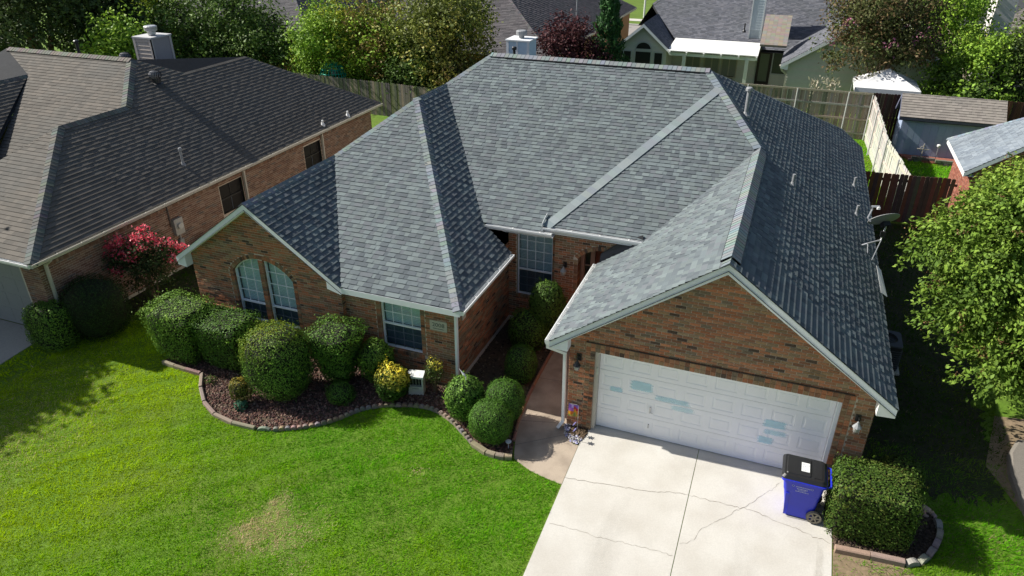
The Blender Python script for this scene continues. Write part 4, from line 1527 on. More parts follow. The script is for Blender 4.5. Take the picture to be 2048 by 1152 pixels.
gutter(nhouse, (NE - .02, -1.84, 2.495), (NE - .02, 15.8, 2.495), (1, 0, 0), mt='cream')
gutter(nhouse, (-19.95, -1.80, 2.495), (NE, -1.80, 2.495), (0, -1, 0), mt='white')
downspout(nhouse, [(-13.92, -1.30, 2.39), (-14.2, -1.28, 2.2), (-14.25, -1.27, .1)], 'cream', out=(1, 0, 0))
downspout(nhouse, [(-13.95, 6.62, 2.39), (-14.22, 6.62, 2.25), (-14.25, 6.62, .1)], 'cream', out=(1, 0, 0))
downspout(nhouse, [(-13.95, 11.45, 2.39), (-14.22, 11.45, 2.25), (-14.25, 11.45, .1)], 'cream', out=(1, 0, 0))
# electricity meter
g = G()
g.abox(-14.29, -14.17, 3.10, 3.46, 1.18, 1.72, (.42, .41, .37))
meter = g.build("meter_box", M['plain'], nhouse)
g = G()
g.tube([(-14.17, 3.28, 1.48), (-14.09, 3.28, 1.48)], [.11, .10], 14, (.55, .55, .50))
g.build("meter_dial", M['plain'], meter)
g = G()
g.abox(-14.28, -14.19, 3.2, 3.36, .62, 1.0, (.36, .36, .33))
g.tube([(-14.24, 3.28, 1.2), (-14.24, 3.28, .1)], .028, 8, (.34, .33, .31))
g.tube([(-14.26, 3.04, 2.3), (-14.26, 3.04, 1.5)], .02, 8, (.12, .10, .09))
g.build("conduit", M['plain'], meter)
vent(-14.73, 4.52, .50, .038, z=3.05, cap=.06, parent=nhouse)
vent(-14.11, 11.45, .18, .04, z=2.62, parent=nhouse, mt='white')
vent(-14.03, 13.17, .18, .04, z=2.58, parent=nhouse, mt='white')
vent(-23.1, 8.6, .75, .06, z=5.0, mt='black', cap=.10, parent=nhouse)
def turbine(x, y, z):
    g = G()
    g.lathe((x, y, z), [(.26, -.15), (.22, .0), (.16, .04), (.155, .18)], 14)
    t = g.build("turbine_vent", M['black'], nhouse)
    g = G()
    for k in range(18):
        a0_ = 2 * math.pi * k / 18
        pr = [(.15, .18), (.21, .26), (.215, .34), (.16, .42), (.06, .46)]
        P = []
        for i, (r_, h) in enumerate(pr):
            a = a0_ + .12 * i
            P.append((V3(x + r_ * math.cos(a), y + r_ * math.sin(a), z + h), V3(x + (r_ - .02) * math.cos(a + .26), y + (r_ - .02) * math.sin(a + .26), z + h)))
        for (p, q), (p2, q2) in zip(P[:-1], P[1:]):
            g.poly([p, q, q2, p2], (.17, .17, .18))
    g.lathe((x, y, z), [(.13, .18), (.15, .3), (.05, .46)], 12, (.03, .03, .03))
    g.build("turbine_fins", M['plain'], t)
turbine(-17.44, 6.75, 4.98)
turbine(-20.6, 8.5, 5.08)
# lap sided chimney
g = G()
g.cur = (.35, .32, .33)
g.abox(-21.15, -20.3, 9.6, 10.6, 3.2, 5.86)
nch = g.build("chimney", M['plain'], nhouse)
for k in range(17):
    z = 3.25 + k * .155
    g = G()
    g.prism([(-21.12, 9.60, z), (-21.12, 9.565, z), (-21.12, 9.595, z + .152)], (.78, 0, 0), (.50, .44, .39))
    g.build("plank", M['siding'], nch)
g = G()
for x in (-21.19, -20.38):
    g.abox(x, x + .11, 9.56, 9.60, 3.2, 5.86, (.55, .50, .46))
g.abox(-20.3, -20.27, 9.56, 9.66, 3.2, 5.86, (.52, .48, .45))
g.abox(-20.3, -20.27, 10.53, 10.63, 3.2, 5.86, (.52, .48, .45))
g.build("corner_board", M['plain'], nch)
g = G()
g.abox(-21.2, -20.24, 9.55, 10.65, 5.86, 5.92, (.50, .50, .50))
g.build("chimney_cover", M['plain'], nch)
g = G()
g.lathe((-20.7, 10.1, 5.95), [(.16, 0), (.16, .12), (.24, .15), (.25, .30), (.20, .33)], 14)
g.build("flue_cap", M['metal'], nch)
ndrive = struct(flat("neighbour_driveway", [(-20.2, -1.28), (-14.95, -1.28), (-14.95, -14), (-20.2, -14)], mat("old_concrete", (.40, .385, .35), rough=.9, amt=.12, scale=20, tint2=(.27, .25, .22), tscale=.8, tamt=.6), .0, .1))

# ------------------------------------------------------------------ objects in the front yard
# wheeled bin
BLUE = (.016, .030, .52)
bin_o = thing("trash_bin", "blue wheeled trash bin with a black lid standing on the driveway before the garage door", "trash bin", (4.95, -.82, gz(-.82)))
zb = gz(-.82)
bcy = -.82
def loft(g, rings, c, caps=(True, True)):
    n = len(rings[0])
    for A, B in zip(rings[:-1], rings[1:]):
        for i in range(n):
            j = (i + 1) % n
            g.poly([A[i], A[j], B[j], B[i]], c)
    if caps[0]:
        g.poly(rings[0][::-1], c)
    if caps[1]:
        g.poly(rings[-1], c)
def rrect(cx, cy, hx, hy, z, r=.07, k=4):
    P = []
    for sx, sy, a0_ in ((1, 1, 0), (-1, 1, 90), (-1, -1, 180), (1, -1, 270)):
        for i in range(k + 1):
            a = math.radians(a0_ + 90 * i / k)
            P.append((cx + sx * (hx - r) + r * math.cos(a), cy + sy * (hy - r) + r * math.sin(a), z))
    return P
g = G()
loft(g, [rrect(4.98, bcy, .27, .25, zb + .02, .05), rrect(4.97, bcy, .29, .265, zb + .30), rrect(4.95, bcy, .335, .30, zb + .66), rrect(4.95, bcy, .345, .31, zb + .675), rrect(4.94, bcy, .375, .335, zb + .93)], BLUE, (True, False))
body = g.build("body", M['plastic'], bin_o)
g = G()
loft(g, [rrect(4.94, bcy, .385, .345, zb + .925, .08), rrect(4.94, bcy, .41, .37, zb + .935, .08), rrect(4.94, bcy, .41, .37, zb + .985, .08), rrect(4.94, bcy, .385, .345, zb + .99, .08)], BLUE)
g.build("rim", M['plastic'], bin_o)
g = G()
for s in (-1, 1):
    g.prism([(4.70, bcy + s * .268, zb + .05), (4.73, bcy + s * .268, zb + .05), (4.73, bcy + s * .30, zb + .62), (4.66, bcy + s * .30, zb + .62)], (0, s * .014, 0), BLUE)
g.build("grip_rib", M['plastic'], bin_o)
g = G()
g.tube([(5.33, bcy - .30, zb + .95), (5.42, bcy - .27, zb + .955), (5.42, bcy + .27, zb + .955), (5.33, bcy + .30, zb + .95)], .022, 8, BLUE)
g.build("handle", M['plastic'], bin_o)
BK = (.016, .016, .017)
g = G()
loft(g, [rrect(4.92, bcy, .40, .355, zb + .985, .07), rrect(4.92, bcy, .40, .355, zb + 1.015, .07), rrect(4.92, bcy, .36, .315, zb + 1.06, .06), rrect(4.92, bcy, .34, .295, zb + 1.062, .05)], BK)
lid = g.build("lid", M['plastic'], bin_o)
g = G()
loft(g, [rrect(4.82, bcy, .225, .26, zb + 1.06, .03), rrect(4.82, bcy, .21, .245, zb + 1.078, .03)], BK)
g.abox(5.10, 5.24, bcy - .24, bcy + .24, zb + 1.061, zb + 1.072, BK)
g.tube([(5.31, bcy - .33, zb + .99), (5.31, bcy + .33, zb + .99)], .03, 8, BK)
g.build("lid_ridge", M['plastic'], lid)
g = G()
g.abox(4.86, 5.01, bcy - .13, bcy + .13, zb + 1.078, zb + 1.0815, (.75, .76, .74))
st = g.build("sticker", M['plain'], lid)
g = G()
for r_ in range(6):
    x = 4.88
    while x < 4.99:
        w_ = rnd.uniform(.008, .02)
        g.abox(x, x + w_, bcy - .105 + r_ * .037, bcy - .105 + r_ * .037 + rnd.uniform(.006, .014), zb + 1.081, zb + 1.083, (.06, .07, .10))
        x += w_ + rnd.uniform(.006, .02)
g.build("sticker_print", M['plain'], st)
g = G()
def yf(z):
    return bcy - .31 - (.335 - .31) * (z - .675) / .255
for z, hw, hh in ((.84, .12, .018), (.79, .09, .022), (.755, .07, .012), (.72, .11, .016)):
    x = 4.93 - hw
    while x < 4.93 + hw:
        w_ = rnd.uniform(.010, .022)
        g.abox(x, x + w_, yf(z) - .004, yf(z) + .006, zb + z - hh / 2, zb + z + hh / 2, (.42, .45, .60))
        x += w_ + .008
for x in (4.76, 5.10):
    for k in range(8):
        a, b = k * math.pi / 4, (k + 1) * math.pi / 4
        g.tube([(x + .022 * math.cos(a), yf(.84) - .002, zb + .845 + .022 * math.sin(a)), (x + .022 * math.cos(b), yf(.84) - .002, zb + .845 + .022 * math.sin(b))], .004, 4, (.42, .45, .60))
g.build("stamped_print", M['plastic'], body)
for s in (-1, 1):
    y = bcy + s * .25
    g = G()
    pts = []
    g.cur = (.02, .02, .02)
    n = 18
    for rr, yy in ((.135, -.03), (.15, -.02), (.15, .02), (.135, .03)):
        pts.append([(5.26 + rr * math.cos(2 * math.pi * k / n), y + s * .04 + yy, zb + .15 + rr * math.sin(2 * math.pi * k / n)) for k in range(n)])
    loft(g, pts, (.02, .02, .02), (False, False))
    wh = g.build("wheel", M['plastic'], bin_o)
    g = G()
    for k in range(n):
        a, b = 2 * math.pi * k / n, 2 * math.pi * (k + 1) / n
        for r0, r1 in ((.10, .138), (.0, .045)):
            g.prism([(5.26 + r * math.cos(t), y + s * .055, zb + .15 + r * math.sin(t)) for r, t in ((r0, a), (r1, a), (r1, b), (r0, b))] if r0 > 0 else
                    [(5.26, y + s * .055, zb + .15)] + [(5.26 + r1 * math.cos(t), y + s * .055, zb + .15 + r1 * math.sin(t)) for t in (a, b)], (0, s * .012, 0), (.20, .175, .13))
    for k in range(6):
        a = math.pi * k / 3
        d, e = V3(math.cos(a), 0, math.sin(a)), V3(-math.sin(a), 0, math.cos(a))
        c = V3(5.26, y + s * .055, zb + .15)
        g.prism([c + d * .03 - e * .016, c + d * .11 - e * .012, c + d * .11 + e * .012, c + d * .03 + e * .016], (0, s * .014, 0), (.20, .175, .13))
    g.build("wheel_hub", M['plastic'], wh)
g = G()
g.tube([(5.26, bcy - .25, zb + .15), (5.26, bcy + .25, zb + .15)], .012, 6, BK)
g.build("axle", M['plastic'], bin_o)

# garden flag on its stake
flag = thing("garden_flag", "small garden flag with a purple, red and orange print beside the garage downspout", "flag", (.08, -.12, 0))
g = G()
g.tube([(.17, -.11, -.05), (.17, -.11, .66), (.14, -.11, .70), (-.08, -.11, .70)], .006, 6)
g.build("stake", M['metal'], flag)
g = G()
NXf, NZf = 10, 14
def fcol(u, v):
    w = .1 * math.sin(u * 7) + .06 * math.sin(u * 17 + 1)
    if v + w > .72:
        return (.20, .10, .42) if math.sin(u * 9 + v * 5) < .5 else (.42, .30, .62)
    if v + w > .5:
        return (.42, .03, .05) if u > .45 else (.35, .12, .40)
    if v + w > .22:
        return (.62, .16, .02) if math.sin(u * 11) < .4 else (.70, .32, .03)
    return (.22, .26, .06) if math.sin(u * 13) > 0 else (.50, .34, .06)
for i in range(NXf):
    for j in range(NZf):
        P = []
        for a, b in ((i, j), (i + 1, j), (i + 1, j + 1), (i, j + 1)):
            u, v = a / NXf, b / NZf
            P.append((-.06 + .24 * u, -.115 - .012 * math.sin(u * 6) * (1 - v), .36 + .33 * v))
        g.poly(P, fcol((i + .5) / NXf, (j + .5) / NZf))
g.build("banner", M['plain'], flag)
# little bed below it, with pale stones and purple blooms
MB = [(-.16, .0), (-.16, -.08), (-.06, -.36), (.19, -.55), (.31, -.56), (.42, -.15), (.40, .0)]
mbed = struct(flat("flower_bed", MB, M['soil'], .004, .05))
rocks("pale_stones", MB, 260, .028, [(.36, .36, .48), (.45, .43, .45), (.25, .25, .42), (.20, .18, .16), (.5, .48, .44)], mbed, 0.0, seed=9, keep=lambda X, Y: (Y < -.3) | (X < .0))
rocks("bark_mulch", MB, 160, .03, [(.10, .07, .04), (.16, .11, .07)], mbed, 0.0, seed=12, keep=lambda X, Y: (Y > -.35) & (X > 0))
for i, (x, y, h, lb) in enumerate(((.14, -.28, .30, "taller metal star stake in the small flower bed by the garage"), (.20, -.46, .28, "shorter metal star stake at the tip of the small flower bed"))):
    st_ = thing("star_stake", lb, "garden ornament", (x, y, 0), "star stakes in the flower bed")
    g = G()
    g.tube([(x, y, -.05), (x, y, h)], .005, 5)
    g.build("stake", M['black'], st_)
    g = G()
    c = V3(x, y, h)
    ax = V3(.0, 1, 0)
    az = norm((.64, 0, .77))
    P = []
    for k in range(14):
        r_ = .07 if k % 2 == 0 else .036
        a = math.pi * k / 7
        P.append(c + ax * r_ * math.cos(a) + az * r_ * math.sin(a))
    for k in range(14):
        g.prism([c, P[k], P[(k + 1) % 14]], np.cross(ax, az) * .006, (.16, .15, .34))
    g.build("star", M['plastic'], st_)

# white pedestal box in the bed
ped = thing("pedestal_box", "small white plastic pedestal box with a dark grille opening, in the rock bed", "utility box", (-3.92, -.22, 0))
R_ = Matrix.Rotation(math.radians(14), 3, 'Z')
def rp(x, y, z):
    v = R_ @ Vector((x, y, 0))
    return (-3.92 + v.x, -.16 + v.y, z)
g = G()
for (x0, x1, y0, y1, z0, z1, c) in ((-.19, .19, -.10, .12, -.02, .24, (.55, .55, .52)), (-.19, -.14, -.10, .12, .24, .50, (.60, .60, .57)), (.15, .19, -.10, .12, .24, .50, (.60, .60, .57)), (-.14, .15, .09, .12, .24, .50, (.58, .58, .55))):
    q = [rp(x0, y0, z0), rp(x1, y0, z0), rp(x1, y1, z0), rp(x0, y1, z0)]
    g.prism(q, (0, 0, z1 - z0), c)
pb = g.build("case", M['plastic'], ped)
g = G()
loft(g, [[rp(-.21, -.13, .50), rp(.21, -.13, .50), rp(.21, .14, .50), rp(-.21, .14, .50)], [rp(-.20, -.12, .54), rp(.20, -.12, .54), rp(.20, .14, .57), rp(-.20, .14, .57)]], (.78, .79, .77))
g.build("cover", M['plastic'], ped)
g = G()
g.prism([rp(-.14, -.02, .24), rp(.15, -.02, .24), rp(.15, -.02, .50), rp(-.14, -.02, .50)], (0, .005, 0), (.015, .016, .018))
g.build("recess", M['plastic'], ped)
for k in range(3):
    g = G()
    x = -.07 + k * .075
    g.prism([rp(x, -.09, .24), rp(x + .012, -.09, .24), rp(x + .012, -.09, .50), rp(x, -.09, .50)], (0, .01, 0), (.32, .32, .31))
    g.build("grille_bar", M['plastic'], ped)
g = G()
for k in range(5):
    g.prism([rp(-.08 + k * .032, -.1035, .17), rp(-.06 + k * .032, -.1035, .17), rp(-.06 + k * .032, -.1035, .20), rp(-.08 + k * .032, -.1035, .20)], (0, .004, 0), (.25, .25, .25))
g.build("stamped_print", M['plastic'], pb)
# white bird-shaped plant stake above the round bush
g = G()
g.tube([(-2.36, -.62, 1.02), (-2.34, -.66, 1.20), (-2.38, -.68, 1.27), (-2.43, -.68, 1.33), (-2.50, -.67, 1.40)], [.004, .012, .030, .014, .003], 6, (.80, .80, .80))
tag(g.build("plant_stake", M['plastic']), "slim white curved plant stake sticking out of the round bush", "garden ornament")
# short white path light in the tip of the bed
pl_ = thing("path_light", "low white path light in the rock bed corner by the walkway", "garden light", (-1.1, -1.15, 0))
g = G()
g.tube([(-1.1, -1.2, -.06), (-1.1, -1.2, .12)], .008, 6, (.6, .6, .6))
g.build("stake", M['plastic'], pl_)
g = G()
g.lathe((-1.1, -1.2, gz(-1.2) + .16), [(.03, .0), (.055, .02), (.07, .05), (.01, .06)], 10, (.62, .64, .68))
g.build("lamp_head", M['plastic'], pl_)
# scrap of paper on the lawn
# air conditioners
def condenser(cx, cy, s, h, label, z=0.0):
    t = thing("air_conditioner", label, "air conditioner", (cx, cy, z), "outdoor air conditioner units")
    c = (.075, .085, .10)
    g = G()
    g.abox(cx - s - .06, cx + s + .06, cy - s - .06, cy + s + .06, -.06, .05)
    g.build("pad", M['concrete'], t)
    g = G()
    loft(g, [rrect(cx, cy, s, s, .05, .1), rrect(cx, cy, s, s, h - .03, .1)], (.03, .033, .038), (True, False))
    loft(g, [rrect(cx, cy, s, s, h - .03, .1), rrect(cx, cy, s * .97, s * .97, h, .1), rrect(cx, cy, s * .74, s * .74, h + .005, s * .70), rrect(cx, cy, s * .72, s * .72, h - .06, s * .69)], c, (False, True))
    b = g.build("cabinet", M['plain'], t)
    for k in range(9):
        z0 = .10 + k * (h - .2) / 9
        g = G()
        loft(g, [rrect(cx, cy, s + .006, s + .006, z0, .1), rrect(cx, cy, s + .010, s + .010, z0 + .03, .1)], c)
        g.build("louver", M['plain'], t)
    g = G()
    for k in range(5):
        r_ = s * (.15 + .13 * k)
        for i in range(20):
            a, e = 2 * math.pi * i / 20, 2 * math.pi * (i + 1) / 20
            g.tube([(cx + r_ * math.cos(a), cy + r_ * math.sin(a), h + .012), (cx + r_ * math.cos(e), cy + r_ * math.sin(e), h + .012)], .005, 4, (.05, .05, .055), cap=False)
    for i in range(8):
        a = math.pi * i / 4
        g.tube([(cx, cy, h + .02), (cx + s * .74 * math.cos(a), cy + s * .74 * math.sin(a), h + .012)], .005, 4, (.05, .05, .055))
    g.build("fan_grille", M['plain'], t)
condenser(6.76, 5.35, .41, .78, "dark air conditioner unit peeping out under the right eave of the middle house")
condenser(-13.45, 4.15, .40, .85, "dark air conditioner unit between the two brick houses, behind the left gable")

# satellite dish on the right slope
dish = thing("satellite_dish", "grey satellite dish on a bent mast at the right roof edge", "satellite dish", (5.82, 6.45, 2.73))
bdir = norm((-.35, .62, .70))
bu = norm(np.cross(bdir, (0, 0, 1)))
bv = np.cross(bu, bdir)
dc3 = V3(6.26, 6.9, 3.33)
g = G()
rings = []
for i in range(7):
    r_ = i / 6
    ring = []
    for k in range(28):
        a = 2 * math.pi * k / 28
        ring.append(dc3 + bu * (.40 * r_ * math.cos(a)) + bv * (.36 * r_ * math.sin(a)) + bdir * (.085 * r_ * r_ - .03))
    rings.append(ring)
for A, B in zip(rings[:-1], rings[1:]):
    for i in range(28):
        j = (i + 1) % 28
        g.poly([A[i], B[i], B[j], A[j]], (.46, .47, .48))
        g.poly([p - bdir * .012 for p in (A[i], A[j], B[j], B[i])], (.34, .35, .36))
for i in range(28):
    j = (i + 1) % 28
    g.poly([rings[-1][i], rings[-1][i] - bdir * .012, rings[-1][j] - bdir * .012, rings[-1][j]], (.4, .4, .4))
g.build("reflector", M['plain'], dish)
g = G()
foot = V3(5.82, 6.45, zR(5.82))
g.box(foot + V3(-.09, -.06, -.02), (.18, 0, -.13), (0, .12, 0), (.01, 0, .015))
elb = V3(6.27, 6.62, 2.92)
g.tube([foot, foot + V3(.12, .02, .06), elb - V3(.02, 0, .03), elb + V3(0, .02, .05), dc3 - bdir * .16], .024, 8)
g.tube([elb, V3(6.08, 5.98, zR(6.08) + .01)], .012, 6)
g.tube([foot + V3(.14, .02, .07), V3(5.98, 6.2, zR(5.98))], .012, 6)
g.build("mast", M['metal'], dish)
g = G()
g.box(dc3 - bdir * .17 - bu * .09 - bv * .09, bu * .18, bv * .18, bdir * .12)
g.box(elb + V3(-.06, -.04, .08), (.12, 0, 0), (0, .08, 0), (0, 0, .14))
g.build("bracket", M['black'], dish)
g = G()
arm0 = dc3 - bv * .30
arm1 = V3(5.93, 7.05, 3.62)
g.tube([dc3 - bu * .38, dc3 - bu * .44 + bdir * .10, arm1 - V3(0, 0, .10), arm1], .022, 6)
g.tube([arm1 + V3(-.03, 0, 0), arm1 + V3(.16, 0, .02)], [.03, .03], 8)
g.build("feed_arm", M['metal'], dish)
g = G()
g.lathe(arm1 + V3(.14, 0, -.05), [(.02, -.01), (.05, 0), (.05, .06), (.02, .08)], 10, (.75, .75, .73))
g.build("receiver", M['plain'], dish)

# ------------------------------------------------------------------ fences: every picket a part
def fence(label, a, b, h0, h1, tones, face=1, rails=(.3, 1.0, 1.7), posts=2.4, rail_side=0, pw=.14, metal_post=False, cap=True, name="wooden_fence", ground0=0.0, group=None, rail_c=None, gap=.006, var=(.78, 1.18)):
    """pickets from a to b (x, y); face/rail_side = +1/-1: side of the rails relative to the left of a->b"""
    a, b = V3(a[0], a[1], 0), V3(b[0], b[1], 0)
    L = np.linalg.norm(b - a)
    d = (b - a) / L
    n = V3(-d[1], d[0], 0)
    t = thing(name, label, "fence", tuple((a + b) / 2), group)
    cnt = int(L / pw)
    meshes = {}
    ang = math.atan2(d[1], d[0])
    for k in range(cnt):
        p = a + d * (k * pw)
        h = h0 + (h1 - h0) * (k + .5) / cnt
        hq = round(h / .06) * .06
        key = (hq, rnd.randrange(7))
        if key not in meshes:
            g = G()
            c = tuple(x * rnd.uniform(*var) for x in rnd.choice(tones))
            w = pw - gap
            e = .028
            g.prism([(0, 0, 0), (w, 0, 0), (w, 0, hq - e), (w - e, 0, hq), (e, 0, hq), (0, 0, hq - e)], (0, .018, 0), c)
            meshes[key] = g.mesh("picket", M['wood'])
        o = link("picket", meshes[key])
        o.parent = t
        o.matrix_parent_inverse = Matrix.Translation(-Vector(BASE[t.name]))
        o.location = (p[0], p[1], ground0 - .03 + rnd.uniform(-.012, .012))
        o.rotation_euler = (rnd.uniform(-.008, .008), rnd.uniform(-.008, .008), ang)
    if rail_side:
        rc = rail_c or tones[0]
        off = .03 * rail_side + (.018 if rail_side > 0 else 0)
        for z in rails:
            f0, f1 = z * h0 / 2.0, z * h1 / 2.0
            g = G()
            g.box(a + n * (off - .02) + V3(0, 0, f0 - .045), d * L + V3(0, 0, f1 - f0), n * .04, V3(0, 0, .09), tuple(x * rnd.uniform(.9, 1.1) for x in rc))
            g.build("rail", M['wood'], t)
        for k in range(int(L / posts) + 1):
            p = a + d * min(k * posts + .1, L - .05) + n * (off + .05 * rail_side)
            h = h0 + (h1 - h0) * min(k * posts / L, 1)
            g = G()
            if metal_post:
                g.tube([p - V3(0, 0, .1), p + V3(0, 0, h - .03)], .032, 8, (.42, .43, .42))
            else:
                g.box(p - d * .045 - n * .045 - V3(0, 0, .1), d * .09, n * .09, V3(0, 0, h), rc)
            g.build("post", M['plain'] if metal_post else M['wood'], t)
    return t
OLD = [(.25, .215, .165), (.20, .175, .14), (.28, .245, .195), (.17, .15, .12)]
GREYW = [(.24, .22, .18), (.19, .175, .145), (.29, .265, .22)]
DARKW = [(.075, .04, .028), (.06, .034, .026), (.095, .05, .032)]
fence("weathered grey board fence behind the left neighbour's house", (-28.0, 22.75), (-8.0, 21.4), 1.85, 1.9, OLD, pw=.142)
fence("tall grey wooden fence with rails and steel posts showing, behind the middle house", (-6.0, 26.75), (7.2, 26.7), 2.3, 2.33, GREYW, rails=(.25, .85, 1.42, 1.95), rail_side=-1, metal_post=True, pw=.12, rail_c=(.30, .275, .235))
fence("pale bleached wooden fence running between the yards beside the shed", (7.25, 26.6), (7.55, 20.2), 2.3, 1.9, [(.46, .45, .42), (.42, .41, .38), (.50, .49, .455)], rails=(.3, 1.0, 1.75), rail_side=-1, metal_post=True, rail_c=(.5, .47, .42), var=(.93, 1.06), gap=.003)
fence("lower sunlit stretch of pale fence bending towards the dark gate fence", (7.55, 20.2), (8.05, 16.0), 1.9, 1.8, [(.50, .49, .45), (.45, .44, .405)], rails=(.3, 1.0, 1.75), rail_side=-1, metal_post=True, rail_c=(.5, .47, .42), var=(.93, 1.06), gap=.003)
fence("dark brown board fence behind the shed", (7.3, 26.85), (19.0, 27.2), 2.35, 2.45, DARKW)
fence("dark red brown fence with scalloped tops between the middle and right houses", (6.0, 15.7), (9.6, 15.95), 1.86, 1.86, [(.12, .085, .065), (.10, .075, .06), (.16, .07, .045)], rail_side=1, rails=(.3, 1.7))
fence("short orange cedar fence behind the white canopy", (9.75, 33.2), (11.0, 33.0), 2.2, 2.2, [(.42, .17, .07), (.36, .15, .07)])

# ------------------------------------------------------------------ the shed
shed = thing("garden_shed", "blue grey garden shed with a tan shingle roof in the right back yard", "shed", (10.3, 25.2, 0))
sroof = Roof(shed, [(.27, .245, .215), (.25, .225, .20), (.29, .26, .23)], tooth=(.18, .3), slot=(.12, .2), n_ind=120)
SX0, SX1, SY0, SY1 = 8.45, 12.45, 24.6, 26.3
sroof.plane(1.86 - .82 * 24.42, 0, .82, [[(8.28, 24.42), (12.55, 24.42), (12.55, 25.45), (8.28, 25.45)]])
sroof.plane(2.71 + .8 * 25.45, 0, -.8, [[(8.28, 25.45), (12.55, 25.45), (12.55, 26.5), (8.28, 26.5)]], cover=False)
sroof.build()
SB_ = (.34, .41, .55)
g = G()
for (p) in ([(SX0, SY0, 0), (SX1, SY0, 0), (SX1, SY0, 1.95), (SX0, SY0, 1.95)], [(SX1, SY0, 0), (SX1, SY1, 0), (SX1, SY1, 1.95), (SX1, SY0, 1.95)], [(SX1, SY1, 0), (SX0, SY1, 0), (SX0, SY1, 1.95), (SX1, SY1, 1.95)],
            [(SX0, SY1, 0), (SX0, SY0, 0), (SX0, SY0, 1.92), (SX0, 25.45, 2.6), (SX0, SY1, 1.92)]):
    g.poly(p, SB_)
g.build("wall", M['plain'], shed)
for k in range(13):
    g = G()
    x = SX0 + .02 + k * .307
    g.prism([(x, SY0, 0), (x + .29, SY0, 0), (x + .29, SY0, 1.88), (x, SY0, 1.88)], (0, -.012, 0), tuple(c * rnd.uniform(.95, 1.05) for c in SB_))
    g.build("panel", M['siding'], shed)
g = G()
g.prism([(8.27, 24.40, 1.70), (8.27, 25.45, 2.56), (8.27, 25.45, 2.69), (8.27, 24.40, 1.83)], (.03, 0, 0), (.16, .17, .24))
g.prism([(8.27, 26.5, 1.70), (8.27, 25.45, 2.56), (8.27, 25.45, 2.69), (8.27, 26.5, 1.83)], (.03, 0, 0), (.16, .17, .24))
g.abox(8.3, 12.5, 24.42, 24.45, 1.72, 1.84, (.12, .12, .15))
g.build("rake_board", M['plain'], shed)
SBED = [(8.6, 24.55), (12.4, 24.55), (12.4, 23.75), (10.0, 23.7), (9.0, 23.95)]
sbed = struct(flat("shed_bed", SBED, mat("red_mulch", (.30, .11, .075), rough=.95, amt=.4, scale=20), .10, .12))
for k in range(14):
    for r_ in range(2):
        g = G()
        x = 9.0 + k * .24 + r_ * .12
        y = 23.93 - (x - 9) * .06 if x < 10 else 23.7 + rnd.uniform(-.01, .01)
        g.abox(x, x + .22, y - .09, y + .06, -.02 + r_ * .13, .10 + r_ * .13, tuple(c * rnd.uniform(.8, 1.2) for c in (.17, .15, .12)))
        g.build("edging_stone", M['edging'], sbed)
g = G()
g.tube([(9.5, 23.9, .1), (9.5, 23.9, .85)], .022, 6, (.36, .33, .28))
g.tube([(9.25, 23.9, .60), (9.75, 23.9, .60)], .022, 6, (.36, .33, .28))
for k in range(12):
    a, b = k * math.pi / 6, (k + 1) * math.pi / 6
    g.tube([(9.5 + .14 * math.cos(a), 23.9, .60 + .14 * math.sin(a)), (9.5 + .14 * math.cos(b), 23.9, .60 + .14 * math.sin(b))], .014, 5, (.36, .33, .28))
tag(g.build("garden_cross", M['plain']), "small metal garden cross standing in the shed bed", "garden ornament")
g = G()
g.tube([(10.1, 23.95, .1), (10.1, 23.95, .72)], .012, 6, (.3, .3, .3))
g.lathe((10.1, 23.95, .72), [(.03, 0), (.075, .05), (.085, .12), (.04, .15)], 10, (.75, .75, .72))
tag(g.build("solar_light", M['plain']), "white topped solar stake light in the shed bed", "garden light")

# ------------------------------------------------------------------ the house on the right
rhouse = thing("brick_house", "red brick house with a pale blue grey roof, behind the right edge tree", "house", (14, 17, 0))
rroof = Roof(rhouse, [(.20, .235, .27), (.23, .265, .30), (.17, .20, .235)], n_ind=150)
RXE = 9.40
rroof.plane(2.5 - .72 * RXE, .72, 0, [[(RXE, 14.7), (14.4, 14.7), (14.4, 15.0), (RXE, 18.85)]])
rroof.plane(2.5 + .72 * 0 + .95 * 18.85, 0, -.95, [[(RXE, 18.85), (14.4, 15.0), (20, 15.0), (20, 18.85)]], cover=False)
rroof.deck.poly([(14.4, 14.7, 6.1), (20, 14.7, 2.5), (20, 15.0, 2.5), (14.4, 15.0, 6.1)])
rroof.cap_row((RXE, 18.85, 2.5), (14.4, 15.0, 6.1), norm((-.72, 0, 1)), norm((0, .95, 1)), w=.14, lift=.02)
rroof.build()
rm = Masonry(rhouse, [(.28, .105, .07), (.25, .095, .065), (.22, .085, .06)], [3, 3, 2], 120)
rm.run((9.75, 0, 0), -Y_, -X_, [[(-18.5, 0), (-15.0, 0), (-15.0, 2.35), (-18.5, 2.35)]], z0=0)
rm.run((0, 15.0, 0), X_, -Y_, [[(9.75, 0), (19.5, 0), (19.5, 2.35), (14.5, 5.9), (9.75, 2.5)]], z0=0)
rm.wall.poly([(19.5, 15, 0), (19.5, 18.5, 0), (19.5, 18.5, 2.35), (19.5, 15, 2.35)])
rm.wall.poly([(19.5, 18.5, 0), (9.75, 18.5, 0), (9.75, 18.5, 2.35), (19.5, 18.5, 2.35)])
rm.build()
board(rhouse, "fascia", [(RXE + .03, 14.72, 2.33), (RXE + .03, 18.8, 2.33), (RXE + .03, 18.8, 2.48), (RXE + .03, 14.72, 2.48)], (-.03, 0, 0), 'white')
board(rhouse, "rake_board", [(RXE, 14.73, 2.33), (14.4, 14.73, 5.93), (14.4, 14.73, 6.08), (RXE, 14.73, 2.48)], (0, -.03, 0), 'trim')
board(rhouse, "soffit", [(RXE + .03, 14.75, 2.34), (9.75, 14.75, 2.34), (9.75, 18.6, 2.34), (RXE + .03, 18.6, 2.34)], (0, 0, .01), 'trim')

